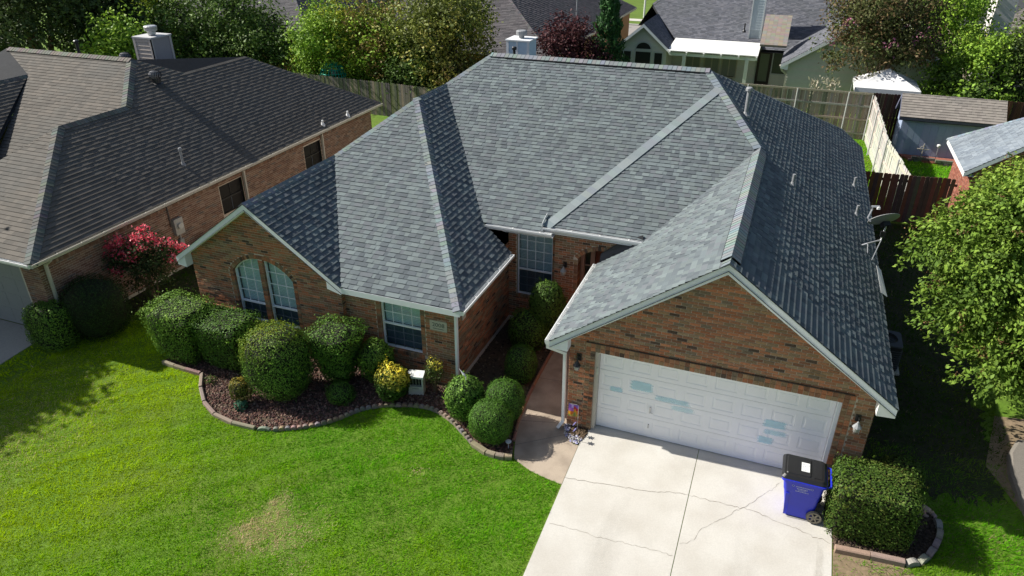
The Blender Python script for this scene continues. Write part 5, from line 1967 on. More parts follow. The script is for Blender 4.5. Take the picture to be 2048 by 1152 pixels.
# ------------------------------------------------------------------ pale siding house beyond the back fence
fhouse = thing("siding_house", "pale grey green siding house with a white patio cover beyond the back fence", "house", (0, 40, 0))
FSH = [(.132, .137, .158), (.112, .117, .138), (.155, .160, .182), (.098, .103, .12), (.14, .142, .16)]
froof = Roof(fhouse, FSH, tooth=(.18, .34), slot=(.12, .22), n_ind=0)
FZ, FK = 2.72, .52
FY = 36.0
fz0 = FZ - FK * FY
froof.plane(fz0, 0, FK, [[(-4.1, FY), (1.25, FY), (1.25, 44.5), (-3.0, 44.5), (-6.35, 39.2), (-5.75, 38.3)], [(1.25, 35.6), (2.75, 35.6), (6.9, 40.9), (6.0, 44.5), (1.25, 44.5)]])
# left gable
GX, GZ = -5.75, 3.92
froof.plane(GZ + .85 * GX, -.85, 0, [[(-3.95, 33.7), (-4.05, FY), (GX, 38.3), (GX, 33.7)]])
froof.plane(GZ - .85 * GX, .85, 0, [[(-7.5, 33.7), (GX, 33.7), (GX, 38.3), (-7.5, 41)]], cover=False)
# right gable wing
HX, HZ = 6.9, 5.25
froof.plane(HZ - .65 * HX, .65, 0, [[(2.6, 31.7), (HX, 31.7), (HX, 40.9), (2.6, 35.6)]])
froof.plane(HZ + .65 * HX, -.65, 0, [[(11.2, 31.7), (11.2, 42), (HX, 40.9), (HX, 31.7)]])
froof.plane(7.14 + .75 * 6.0, -.75, 0, [[(6.0, 44.5), (6.9, 40.9), (11.2, 42), (13, 50), (6, 50)]])
froof.deck.poly([(-6.35, 39.2, 4.35), (-3.0, 44.5, 7.13), (6, 44.5, 7.13), (6, 54, 2.7), (-9, 54, 2.7), (-7.6, 41, 2.7)])
froof.cap_row((GX, 33.7, GZ), (GX, 38.2, GZ), norm((-.85, 0, 1)), norm((.85, 0, 1)), w=.15, lift=.02)
froof.cap_row((-6.35, 39.2, 4.4), (-3.0, 44.5, 7.14), norm((0, -FK, 1)), norm((-.8, 0, 1)), w=.15, lift=.02)
froof.build()
SID = (.52, .53, .48)
g = G()
for p in ([(-7.1, 34.0, 0), (-4.25, 34.0, 0), (-4.25, 34.0, 2.55), (GX, 34.0, 3.82), (-7.1, 34.0, 2.7)], [(-4.25, 34, 0), (-4.25, 36.5, 0), (-4.25, 36.5, 2.6), (-4.25, 34, 2.55)], [(-4.25, 36.5, 0), (1.3, 36.5, 0), (1.3, 36.5, 2.7), (-4.25, 36.5, 2.7)],
          [(1.3, 36.5, 0), (3.0, 36.5, 0), (3.0, 36.5, 2.8), (1.3, 36.5, 2.8)], [(3.0, 36.5, 0), (3.0, 32.0, 0), (3.0, 32.0, 2.6), (3.0, 36.5, 2.7)], [(3.0, 32, 0), (10.8, 32, 0), (10.8, 32, 2.6), (HX, 32, 5.1), (3.0, 32, 2.6)],
          [(10.8, 32, 0), (10.8, 52, 0), (10.8, 52, 2.6), (10.8, 32, 2.6)], [(-7.1, 53, 0), (-7.1, 34, 0), (-7.1, 34, 2.7), (-7.1, 53, 2.7)], [(10.8, 52, 0), (-7.1, 53, 0), (-7.1, 53, 2.7), (10.8, 52, 2.6)]):
    g.poly(p, SID)
fwall = g.build("wall", M['plain'], fhouse)
g = G()
def laps(poly, y, st=.16):
    for z in np.arange(.2, 5.3, st):
        q = clip_poly([(-20, z), (20, z), (20, z + st), (-20, z + st)], ccw(poly))
        if len(q) > 2:
            z0_ = min(t[1] for t in q)
            c = tuple(x * rnd.uniform(.97, 1.03) for x in SID)
            g.poly([(a, y - .022 + .018 * (b - z0_) / st, b) for a, b in q], c)
            lo = [t for t in q if abs(t[1] - z0_) < 1e-6]
            if len(lo) == 2:
                g.poly([(lo[0][0], y, z0_), (lo[1][0], y, z0_), (lo[1][0], y - .022, z0_), (lo[0][0], y - .022, z0_)], tuple(.6 * x for x in c))
laps([(-7.1, 0), (-4.25, 0), (-4.25, 2.5), (GX, 3.75), (-7.1, 2.65)], 34.0)
laps([(3.0, 0), (10.8, 0), (10.8, 2.5), (HX, 5.05), (3.0, 2.5)], 32.0)
laps([(-4.25, 0), (1.3, 0), (1.3, 2.6), (-4.25, 2.6)], 36.5)
g.build("lap_siding", M['siding'], fwall, 'stuff')
def fwin(shape, y, c=(.012, .013, .016), tr=(.40, .43, .43), bars=0):
    g = G()
    ins = inset(ccw(shape), .07)
    P = ccw(shape)
    for i in range(len(P)):
        k = (i + 1) % len(P)
        g.prism([(P[i][0], y - .02, P[i][1]), (P[k][0], y - .02, P[k][1]), (ins[k][0], y - .02, ins[k][1]), (ins[i][0], y - .02, ins[i][1])], (0, -.05, 0), tr)
    w = g.build("window", M['plain'], fhouse)
    g = G()
    g.prism([(a, y - .025, b) for a, b in ins], (0, -.008, 0), c)
    g.build("pane", M['plastic'], w)
    if bars:
        g = G()
        z0, z1 = min(p[1] for p in ins), max(p[1] for p in ins)
        x0, x1 = min(p[0] for p in ins), max(p[0] for p in ins)
        for k in range(int((z1 - z0) / .06)):
            g.abox(x0, x1, y - .045, y - .035, z0 + k * .06, z0 + k * .06 + .035, (.30, .31, .27))
        g.abox((x0 + x1) / 2 - .03, (x0 + x1) / 2 + .03, y - .05, y - .035, z0, z1, tr)
        g.build("blind", M['plain'], w)
fwin([(-6.25, .6), (-5.15, .6), (-5.15, 2.28), (-6.25, 2.28)], 34.0)
fwin([(-6.25, 2.30)] + [(-5.70 - .55 * math.cos(math.pi - math.pi * k / 10) * -1 if False else -5.70 + .55 * math.cos(math.pi * k / 10), 2.32 + .52 * math.sin(math.pi * k / 10)) for k in range(11)], 34.0)
fwin([(-5.05, .6), (-4.42, .6), (-4.42, 2.26), (-5.05, 2.26)], 34.0)
fwin([(-7.0, .6), (-6.4, .6), (-6.4, 2.26), (-7.0, 2.26)], 34.0)
for x in (-3.4, -2.2, -1.1):
    fwin([(x, .5), (x + 1.0, .5), (x + 1.0, 2.0), (x, 2.0)], 36.5, (.10, .11, .09), (.42, .38, .30), bars=1)
fwin([(1.95, .9), (2.85, .9), (2.85, 2.6), (1.95, 2.6)], 36.5, (.03, .045, .03))
# dark framed glass door
g = G()
for x0, x1, z0, z1 in ((1.08, 1.24, 0, 2.32), (1.78, 1.94, 0, 2.32), (1.24, 1.78, 2.14, 2.32), (1.24, 1.78, 0, .45)):
    g.abox(x0, x1, 36.38, 36.46, z0, z1, (.03, .022, .02))
fd2 = g.build("patio_door", M['plain'], fhouse)
g = G()
g.abox(1.24, 1.78, 36.41, 36.425, .45, 2.14, (.10, .12, .09))
g.build("pane", M['plastic'], fd2)
for xs in ((-7.5, GX), (-3.95, GX)):
    board(fhouse, "rake_board", [(xs[0], 33.72, GZ - .85 * abs(xs[0] - GX) - .02), (xs[1], 33.72, GZ - .02), (xs[1], 33.72, GZ - .22), (xs[0], 33.72, GZ - .85 * abs(xs[0] - GX) - .20)], (0, -.03, 0), 'trim')
for xs in (2.6, 11.2):
    board(fhouse, "rake_board", [(xs, 31.72, HZ - .65 * abs(xs - HX) - .02), (HX, 31.72, HZ - .02), (HX, 31.72, HZ - .24), (xs, 31.72, HZ - .65 * abs(xs - HX) - .22)], (0, -.03, 0), 'trim')
board(fhouse, "cornice_return", [(2.62, 31.72, 2.43), (3.0, 31.72, 2.62), (3.0, 31.72, 2.15), (2.62, 31.72, 2.2)], (0, .25, 0), 'trim')
downspout(fhouse, [(2.58, 31.75, 2.4), (2.7, 31.85, 2.1), (2.96, 31.93, 1.9), (2.96, 31.95, 0)], 'cream', w=.09)
# white patio cover with posts
pc = G()
PCx0, PCx1 = -4.05, 1.18
pc.prism([(PCx0, 35.85, 2.80), (PCx1, 35.85, 2.80), (PCx1 + .03, 33.6, 2.42), (PCx0 - .08, 33.6, 2.42)], (0, 0, .05), (.82, .82, .78))
cover = pc.build("patio_cover", M['plain'], fhouse)
g = G()
for k in range(6):
    x = PCx0 + .02 + k * (PCx1 - PCx0 - .1) / 5
    g.prism([(x, 33.5, 2.27), (x, 36.4, 2.6), (x, 36.4, 2.71), (x, 33.5, 2.41)], (.08, 0, 0), (.70, .72, .68))
g.abox(PCx0, PCx1, 33.75, 33.85, 2.15, 2.33, (.66, .69, .66))
g.build("rafters", M['plain'], cover)
for x in (-3.2, .52):
    g = G()
    g.abox(x, x + .2, 33.7, 33.9, 0, 2.2, (.62, .64, .60))
    g.build("post", M['plain'], cover)
g = G()
for k in range(6):
    g.abox(-1.2, -.2, 35.0 + k * .12, 35.08 + k * .12, .5 if k < 4 else .5 + (k - 3) * .12, .54 if k < 4 else .54 + (k - 3) * .12, (.06, .05, .045))
for x in (-1.2, -.25):
    g.abox(x, x + .05, 35.0, 35.6, 0, .62, (.05, .045, .04))
tag(g.build("patio_chair", M['plain']), "dark slatted bench under the white patio cover", "bench")
# lower tan porch roof in front of the recess
proof = G()
proof.prism([(1.22, 33.45, 3.05), (2.72, 33.45, 3.05), (2.66, 35.7, 4.35), (1.2, 35.7, 4.35)], (0, 0, .09), (.26, .225, .19))
pr = proof.build("porch_roof", M['plain'], fhouse)
g = G()
for k in range(18):
    z = 3.15 + k * .0755
    y = 33.42 + k * .1305
    for i in range(6):
        g.box((1.22 + i * .25, y, z), (.245, 0, 0), (0, .14, .08), (0, 0, .022), tuple(c * rnd.uniform(.85, 1.1) for c in (.27, .235, .20)))
g.build("shingle_courses", M['plain'], pr, 'stuff')
# tall lap sided chimney cut by the picture's top edge
g = G()
g.abox(.32, 1.05, 36.5, 37.6, 2.9, 6.6, (.46, .52, .56))
fch = g.build("chimney", M['plain'], fhouse)
for k in range(20):
    z = 3.5 + k * .155
    g = G()
    g.prism([(.36, 36.5, z), (.36, 36.475, z), (.36, 36.495, z + .15)], (.65, 0, 0), (.47, .54, .58))
    g.build("plank", M['siding'], fch)
g = G()
for x in (.28, 1.0):
    g.abox(x, x + .08, 36.46, 36.5, 2.9, 6.6, (.66, .68, .68))
g.build("corner_board", M['plain'], fch)
g = G()
g.abox(.22, 1.15, 36.4, 37.7, 6.6, 6.68, (.6, .6, .6))
g.build("chimney_cover", M['plain'], fch)
vent(.05, 36.05, .45, .045, z=3.47, mt='black', parent=fhouse)
vent(5.0, 32.9, .35, .045, z=4.0, mt='black', parent=fhouse)

# ------------------------------------------------------------------ two more roofs behind the trees
def hip_house(label, x0, x1, y0, y1, ze, kx, ky, pal, wallc, ridge_along='y'):
    h = thing("brick_house", label, "house", ((x0 + x1) / 2, (y0 + y1) / 2, 0))
    r = Roof(h, pal, tooth=(.4, .7), slot=(.2, .4), n_ind=0)
    hw = (x1 - x0) / 2
    zr_ = ze + kx * hw
    dy = hw * kx / ky
    xm = (x0 + x1) / 2
    r.plane(ze - kx * x0, kx, 0, [[(x0, y0), (xm, y0 + dy), (xm, y1 - dy), (x0, y1)]], cover=False)
    r.plane(ze + kx * x1, -kx, 0, [[(x1, y0), (x1, y1), (xm, y1 - dy), (xm, y0 + dy)]])
    r.plane(ze - ky * y0, 0, ky, [[(x0, y0), (x1, y0), (xm, y0 + dy)]])
    r.plane(ze + ky * y1, 0, -ky, [[(x0, y1), (xm, y1 - dy), (x1, y1)]], cover=False)
    r.cap_row((x1, y0, ze), (xm, y0 + dy, zr_), norm((0, -ky, 1)), norm((kx, 0, 1)), w=.15, lift=.02)
    r.build()
    g = G()
    e = .45
    P = [(x0 + e, y0 + e), (x1 - e, y0 + e), (x1 - e, y1 - e), (x0 + e, y1 - e)]
    for a, b in zip(P, P[1:] + P[:1]):
        g.poly([(a[0], a[1], 0), (b[0], b[1], 0), (b[0], b[1], ze + .1), (a[0], a[1], ze + .1)], wallc)
    g.build("wall", M['brick'], h)
    g = G()
    Q = [(x0, y0), (x1, y0), (x1, y1), (x0, y1)]
    for a, b in zip(Q, Q[1:] + Q[:1]):
        g.poly([(a[0], a[1], ze - .16), (b[0], b[1], ze - .16), (b[0], b[1], ze), (a[0], a[1], ze)])
    for a, b, c, d in zip(Q, Q[1:] + Q[:1], P[1:] + P[:1], P):
        g.poly([(a[0], a[1], ze - .15), (d[0], d[1], ze - .15), (c[0], c[1], ze - .15), (b[0], b[1], ze - .15)])
    g.build("fascia", M['cream'], h)
    return h, r

hip_house("brown roofed house behind the yellow green trees left of centre", -43.0, -27.5, 29.7, 52.0, 2.5, .7, .7, [(.10, .095, .10), (.08, .078, .085), (.12, .115, .12)], (.24, .15, .10))
hB, rB = hip_house("brown roofed house right of the olive trees, thin vent pipe on top", -25.5, -10.1, 28.9, 52.0, 2.5, .6, .6, [(.10, .092, .098), (.082, .076, .082), (.12, .11, .115)], (.34, .19, .10))
vent(-11.6, 39.0, 1.5, .05, z=3.3, mt='pvc', parent=hB)
hC, rC = hip_house("far house whose tall white chimney leans into the top right corner", 13.2, 26.0, 41.5, 56.0, 2.6, .6, .6, [(.22, .20, .18), (.19, .175, .16), (.25, .225, .20)], (.40, .33, .26))
g = G()
g.abox(13.9, 14.95, 40.0, 41.9, 0, 6.2, (.56, .54, .58))
chC = g.build("chimney", M['plain'], hC)
g = G()
for k in range(28):
    g.prism([(13.9, 40.0, .5 + k * .2), (13.875, 40.0, .5 + k * .2), (13.895, 40.0, .695 + k * .2)], (0, 1.9, 0), (.80, .76, .74))
g.build("lap_siding", M['siding'], chC, 'stuff')
# front slopes of the two brown houses turn to the viewer: lighter, weathered shingle sheets
for (x0, x1, y0, ky, hh) in ((-43.0, -27.5, 29.7, .7, None),):
    pass

# white pop-up canopy
can = thing("canopy_tent", "white pop-up canopy tent standing just beyond the back fence", "canopy", (8.0, 29.3, 0))
g = G()
cx0, cx1, cy0, cy1, cz, ca = 6.4, 9.4, 28.0, 30.6, 2.28, 3.05
ap = V3(7.9, 29.3, ca)
cn = [V3(cx0, cy0, cz), V3(cx1, cy0, cz), V3(cx1, cy1, cz), V3(cx0, cy1, cz)]
for i in range(4):
    a, b = cn[i], cn[(i + 1) % 4]
    for k in range(6):
        for j in range(6):
            def P_(u, v):
                p = a * (1 - u) + b * u
                q = p * (1 - v) + ap * v
                return q - V3(0, 0, .10 * math.sin(math.pi * v) * math.sin(math.pi * u))
            g.poly([P_(k / 6, j / 6), P_((k + 1) / 6, j / 6), P_((k + 1) / 6, (j + 1) / 6), P_(k / 6, (j + 1) / 6)], (.80, .80, .80))
    g.prism([a, b, b - V3(0, 0, .22), a - V3(0, 0, .22)], norm(np.cross(b - a, (0, 0, 1))) * .01, (.74, .75, .76))
g.build("roof_cloth", M['plain'], can)
for p in cn:
    g = G()
    g.tube([p - V3(0, 0, cz), p], .025, 6)
    g.build("leg", M['metal'], can)

# green netting dome behind the left fence
dome = thing("netting_dome", "teal netting dome with something white inside, showing over the left back fence", "garden netting", (-21.7, 23.6, 0))
g = G()
TE = (.03, .50, .34)
oc = V3(-21.75, 23.6, 1.55)
for k in range(12):
    a = math.pi * k / 12
    P = [oc + V3(math.cos(a) * .74 * math.cos(t), math.sin(a) * .74 * math.cos(t), .80 * math.sin(t)) for t in np.linspace(0, math.pi, 17)]
    g.tube(P, .028, 4, TE)
for z in (.2, .42, .6, .72):
    r_ = .74 * math.sqrt(1 - (z / .82) ** 2)
    g.tube([oc + V3(r_ * math.cos(t), r_ * math.sin(t), z) for t in np.linspace(0, 6.29, 25)], .026, 4, TE)
g.tube([oc + V3(.74 * math.cos(t), .74 * math.sin(t), 0) for t in np.linspace(0, 6.29, 25)], .03, 5, TE)
for k in range(4):
    a = math.pi * k / 2 + .4
    g.tube([oc + V3(.74 * math.cos(a), .74 * math.sin(a), 0), (oc[0] + .74 * math.cos(a), oc[1] + .74 * math.sin(a), 0)], .02, 4, (.3, .32, .3))
g.build("net_frame", M['plain'], dome)
g = G()
g.lathe(oc + V3(.1, 0, .05), [(.05, 0), (.22, .1), (.28, .3), (.16, .5), (.03, .55)], 10, (.66, .68, .66))
g.build("white_ball", M['plain'], dome)

# street and lawns beyond the houses
M['far_grass'] = mat("far_lawn", (.105, .17, .022), rough=.95, amt=.25, scale=.8, detail=6)
struct(flat("far_lawn", [(-40, 63.0), (10, 63.0), (10, 95), (-40, 95)], M['far_grass'], .01))
struct(flat("far_verge", [(-40, 59.3), (10, 59.3), (10, 61.6), (-40, 61.6)], M['far_grass'], .01))
struct(flat("far_sidewalk", [(-40, 61.6), (10, 61.6), (10, 63.0), (-40, 63.0)], M['concrete'], .03, .08))
struct(flat("street", [(-40, 51.5), (10, 51.5), (10, 58.9), (-40, 58.9)], M['asphalt'], .004))
struct(flat("street_kerb", [(-40, 58.9), (10, 58.9), (10, 59.3), (-40, 59.3)], M['concrete'], .10, .2))
g = G()
g.tube([(-11.75, 63.8, 0), (-11.75, 63.8, 5.5)], .10, 8, (.60, .62, .58))
tag(g.build("lamp_post", M['plain']), "slim pale post standing on the far lawn across the street", "lamp post")
for (x, y, h, lb) in ((-12.6, 59.1, 1.5, "taller thin dark post by the far street"), (-12.95, 57.6, .9, "short dark post by the far street, left of the taller one")):
    g = G()
    g.tube([(x, y, 0), (x, y, h)], .06, 6, (.05, .045, .04))
    g.box((x - .1, y - .08, h - .05), (.2, 0, 0), (0, .16, 0), (0, 0, .12), (.07, .06, .05))
    tag(g.build("marker_post", M['plain']), lb, "post", "posts by the far street")

# ------------------------------------------------------------------ vegetation
def leaf_quads(P, Nn, size, r, aspect=.5, flat_=.6, tdir=None):
    n = len(P)
    N_ = Nn * flat_ + r.normal(size=(n, 3)) * .55
    N_ /= np.linalg.norm(N_, axis=1, keepdims=True) + 1e-9
    T = r.normal(size=(n, 3)) if tdir is None else tdir + r.normal(size=(n, 3)) * .35
    T -= (T * N_).sum(1, keepdims=True) * N_
    T /= np.linalg.norm(T, axis=1, keepdims=True) + 1e-9
    B = np.cross(N_, T)
    s = size * r.uniform(.65, 1.3, (n, 1))
    bend = N_ * s * .12
    return np.stack([P - T * s * .5 - bend, P + B * s * aspect * .5 + bend * .4, P + T * s * .5 - bend, P - B * s * aspect * .5 + bend * .4], 1)

def mixcol(r, n, cols, P=None, f=1.6, seed=0, jitter=.22):
    cols = np.array(cols, float)
    k = len(cols)
    w = r.random(n)
    if P is not None:
        w = .5 * w + .5 * (.5 + .5 * np.clip(sn(P, f, seed), -1, 1))
    i = np.clip((w * k).astype(int), 0, k - 1)
    return cols[i] * r.uniform(1 - jitter, 1 + jitter, (n, 1))

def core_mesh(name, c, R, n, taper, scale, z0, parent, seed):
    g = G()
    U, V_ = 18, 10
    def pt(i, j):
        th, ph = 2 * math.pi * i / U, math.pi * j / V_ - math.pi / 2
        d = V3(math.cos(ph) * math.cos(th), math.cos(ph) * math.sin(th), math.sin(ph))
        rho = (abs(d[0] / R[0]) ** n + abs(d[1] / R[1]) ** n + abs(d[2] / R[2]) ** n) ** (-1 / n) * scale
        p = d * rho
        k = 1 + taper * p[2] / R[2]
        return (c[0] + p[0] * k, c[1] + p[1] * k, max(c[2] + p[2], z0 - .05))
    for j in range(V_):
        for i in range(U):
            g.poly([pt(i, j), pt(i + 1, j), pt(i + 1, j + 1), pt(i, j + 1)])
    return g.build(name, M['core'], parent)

SHN = [0]
def shrub(label, c, R, cols, n=2.3, taper=0.0, leaves=4500, size=.05, rough=.075, bare=0.0, name="clipped_shrub", group=None, aspect=.55, top=None, core=.86, stray=.07, rotz=0.0, lump=.05, lf=3.0):
    SHN[0] += 1
    size, leaves = size * .88, int(leaves * 1.25)
    r = np.random.default_rng(200 + SHN[0])
    z0 = gz(c[1])
    t = thing(name, label, "shrub", (c[0], c[1], z0), group)
    d = r.normal(size=(leaves * 2, 3))
    d /= np.linalg.norm(d, axis=1, keepdims=True)
    R = np.array(R, float)
    rho = (np.abs(d[:, 0] / R[0]) ** n + np.abs(d[:, 1] / R[1]) ** n + np.abs(d[:, 2] / R[2]) ** n) ** (-1 / n)
    # sample by area: keep with probability ~ rho^2
    keep = r.random(len(d)) < (rho / rho.max()) ** 2 * 1.0 + .15
    d, rho = d[keep][:leaves], rho[keep][:leaves]
    lumpv = 1 + lump * sn(d * 1.0, lf, SHN[0]) + lump * .6 * sn(d, lf * 2.4, SHN[0] + 50)
    dep = 1 - np.abs(r.normal(0, rough, len(d))) + (r.random(len(d)) < stray) * r.uniform(.02, .13, len(d))
    p = d * (rho * lumpv * dep)[:, None]
    nr = np.sign(d) * np.abs(d / R) ** (n - 1) / R
    nr /= np.linalg.norm(nr, axis=1, keepdims=True)
    k = 1 + taper * p[:, 2] / R[2]
    p[:, :2] *= k[:, None]
    if rotz:
        ca, sa = math.cos(rotz), math.sin(rotz)
        M_ = np.array([[ca, sa], [-sa, ca]])
        p[:, :2] = p[:, :2] @ M_
        nr[:, :2] = nr[:, :2] @ M_
    P = p + np.array(c)
    ok = P[:, 2] > z0 + .02
    P, nr, p = P[ok], nr[ok], p[ok]
    col = mixcol(r, len(P), cols, P, 2.2, SHN[0])
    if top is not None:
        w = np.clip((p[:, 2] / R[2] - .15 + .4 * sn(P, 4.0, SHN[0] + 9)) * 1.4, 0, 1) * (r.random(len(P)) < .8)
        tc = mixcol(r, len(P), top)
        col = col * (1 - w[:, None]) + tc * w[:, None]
    # young shoots standing out of the clipped outline
    m_ = max(6, int(len(P) * .004)) if core else 0
    if m_:
        up_ = np.where(p[:, 2] > -.2 * R[2])[0]
        i = r.choice(up_, m_)
        dv = nr[i] * .7 + r.normal(0, .35, (m_, 3)) + np.array([0, 0, .55])
        dv /= np.linalg.norm(dv, axis=1, keepdims=True)
        ln = r.uniform(.4, 1.9, m_) * size * 1.7
        tt = np.tile(np.linspace(.15, 1, 7), m_)
        j = np.repeat(np.arange(m_), 7)
        SP = P[i][j] + dv[j] * (ln[j] * tt)[:, None] + r.normal(0, size * .18, (len(j), 3))
        P = np.concatenate([P, SP])
        nr = np.concatenate([nr, nr[i][j]])
        col = np.concatenate([col, col[i][j] * np.array([1.35, 1.3, .9])])
    Q = leaf_quads(P, nr, size, r, aspect, 1.9)
    np_mesh("foliage", Q, col, M['leaf'], t)
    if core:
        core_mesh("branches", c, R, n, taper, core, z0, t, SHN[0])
    else:
        g = G()
        for _ in range(9):
            a = r.uniform(0, 6.28)
            e = V3(c[0] + R[0] * .7 * math.cos(a) * r.random(), c[1] + R[1] * .7 * math.sin(a) * r.random(), c[2] + R[2] * r.uniform(.1, .8))
            g.tube([(c[0] + r.normal(0, .03), c[1] + r.normal(0, .03), z0 - .05), ((c[0] + e[0]) / 2 + r.normal(0, .03), (c[1] + e[1]) / 2, (z0 + e[2]) / 2), e], [.014, .010, .004], 5, (.12, .09, .06))
        g.build("stems", M['bark'], t)
    return t
GR = [(.80 * t[0], .76 * t[1], .50 * t[2]) for t in [tuple(3.70 * c for c in t) for t in [(.030, .065, .016), (.045, .090, .022), (.060, .115, .028), (.022, .05, .014)]]]
GD = [(.80 * t[0], .76 * t[1], .50 * t[2]) for t in [tuple(3.59 * c for c in t) for t in [(.020, .048, .012), (.031, .068, .016), (.046, .092, .02), (.062, .112, .026)]]]
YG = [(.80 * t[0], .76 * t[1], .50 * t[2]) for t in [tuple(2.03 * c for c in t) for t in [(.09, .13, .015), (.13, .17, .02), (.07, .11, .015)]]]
YEL = [tuple(1.5 * 1.44 * c for c in t) for t in [(.42, .36, .04), (.50, .40, .05), (.30, .30, .04)]]
BG = "clipped shrubs in the rock bed"
shrub("boxy clipped hedge shrub at the far left end of the rock bed", (-10.42, -.78, .76), (.70, .60, .80), GD + [(.16, .28, .04)], n=8, leaves=10000, size=.055, group=BG, taper=.2)
shrub("boxy clipped hedge shrub, second from the left in the rock bed", (-9.08, -.66, .66), (.66, .54, .70), GD, n=8, leaves=9000, size=.055, group=BG, taper=.22)
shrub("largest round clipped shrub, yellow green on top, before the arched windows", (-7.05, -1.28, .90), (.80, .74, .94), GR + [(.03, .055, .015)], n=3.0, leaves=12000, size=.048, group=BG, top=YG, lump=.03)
shrub("vase shaped clipped shrub, wide at the top, right of the largest round shrub", (-5.95, -.42, .84), (.50, .46, .82), GD, n=5.0, taper=.40, leaves=7000, size=.055, group=BG, lump=.07, stray=.06)
shrub("small round dark shrub under the square front window", (-5.08, -.08, .62), (.46, .40, .56), GD + [(.09, .15, .03)], n=2.3, leaves=4200, size=.055, group=BG, lump=.07)
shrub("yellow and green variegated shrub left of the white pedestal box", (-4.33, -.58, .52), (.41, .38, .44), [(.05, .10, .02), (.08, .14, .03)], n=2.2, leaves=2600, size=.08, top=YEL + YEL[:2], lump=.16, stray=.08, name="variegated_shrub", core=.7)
shrub("thin open yellow tipped shrub right of the white pedestal box", (-3.50, -.02, .66), (.30, .26, .40), [(.06, .09, .025), (.09, .12, .03)], n=2, leaves=520, size=.07, top=YEL, lump=.2, rough=.35, name="variegated_shrub", core=0)
shrub("round clipped shrub in front of the wing corner, with the white stake in it", (-2.42, -.62, .56), (.45, .42, .54), GR + [(.07, .13, .03)], n=2.4, leaves=5200, size=.058, group=BG, lump=.05)
FINE = [(.80 * t[0], .76 * t[1], .50 * t[2]) for t in [tuple(3.66 * c for c in t) for t in [(.022, .055, .012), (.032, .075, .016), (.042, .092, .02)]]]
shrub("rear lobe of the smooth double round shrub beside the walkway", (-1.50, -.42, .60), (.45, .42, .50), FINE, n=2.5, leaves=9000, size=.034, group=BG, lump=.02, rough=.03)
shrub("front lobe of the smooth double round shrub beside the walkway", (-1.58, -1.04, .44), (.49, .44, .48), FINE, n=2.5, leaves=10000, size=.034, group=BG, lump=.02, rough=.03)
shrub("little orange yellow shrub at the foot of the largest round shrub, near the lawn edge", (-7.78, -1.90, .26), (.30, .28, .34), [(.10, .11, .02), (.06, .09, .02)], n=2, leaves=1300, size=.05, top=[(.34, .24, .03), (.28, .26, .04)], lump=.15, name="variegated_shrub", core=.6)
shrub("low dark green shrub alone on the rocks below the vase shaped one", (-5.53, -1.05, .16), (.36, .32, .28), FINE, n=2.2, leaves=2200, size=.036, lump=.08, group=BG)
shrub("small bluish green leafy plant at the rock bed's front, below the little yellow shrub", (-7.66, -2.12, -.02), (.16, .14, .16), [(.05, .16, .09), (.08, .20, .12)], n=2, leaves=110, size=.09, lump=.2, name="leafy_plant", core=0, aspect=.7)
shrub("sparse green weed near the left curve of the rock bed", (-9.05, -1.55, -.03), (.18, .16, .12), [(.10, .15, .03), (.07, .12, .02)], n=2, leaves=120, size=.06, lump=.2, name="leafy_plant", core=0)
shrub("bright sunlit shrub beside the entry walk, before the tall entry window", (-1.62, 3.0, 1.28), (.48, .46, .66), [(.06, .12, .02), (.09, .16, .03), (.05, .10, .02)], n=2.2, leaves=4600, size=.065, lump=.06, group=BG)
shrub("broad dark shrub crouching in the entry court's shade", (-2.05, 2.75, .55), (.55, .50, .62), GD, n=2.3, leaves=3600, size=.055, lump=.06, group=BG)
shrub("fine leaved round shrub in the shade along the entry walk", (-1.72, 1.25, .48), (.40, .40, .52), FINE, n=2.4, leaves=4600, size=.036, lump=.03, group=BG)
HG = [(.80 * t[0], .76 * t[1], .50 * t[2]) for t in [(.055, .12, .028), (.075, .15, .036), (.105, .19, .05), (.14, .19, .06), (.12, .11, .055)]]
shrub("big boxy hedge beside the blue bin at the right garage corner", (6.20, -.80, .52), (.76, .60, .66), HG, n=8, leaves=13000, size=.058, lump=.03, name="clipped_hedge", stray=.05)
shrub("smaller shaded shrub behind the big boxy hedge at the garage's right corner", (6.75, .10, .50), (.45, .34, .55), HG, n=2.6, leaves=3200, size=.058, name="clipped_shrub", group=BG)
shrub("large dark round shrub against the left neighbour's wall", (-13.55, -.75, .72), (.85, .80, .95), [(.028, .056, .016), (.040, .075, .02)], n=2.4, leaves=7500, size=.055, group="shrubs by the left neighbour's garage")
shrub("boxy shrub with a sunlit top at the left neighbour's garage corner", (-14.25, -1.62, .50), (.62, .52, .72), GD + [(.09, .15, .04)], n=3.6, leaves=5200, size=.06, group="shrubs by the left neighbour's garage")

def limb_tree(t, base, ends, r0, seed, col=(.13, .10, .07), fork=.45, name="trunk"):
    r = np.random.default_rng(seed)
    g = G()
    base = np.asarray(base, float)
    for e in ends:
        e = np.asarray(e, float)
        f = base + (e - base) * V3(.25, .25, fork)
        m = f * .5 + e * .5 + r.normal(0, .12, 3)
        g.tube([base - V3(0, 0, .1), base * .5 + f * .5 + r.normal(0, .04, 3), f, m, e], [r0, r0 * .85, r0 * .6, r0 * .35, r0 * .12], 7, col)
    return g.build(name, M['bark'], t)

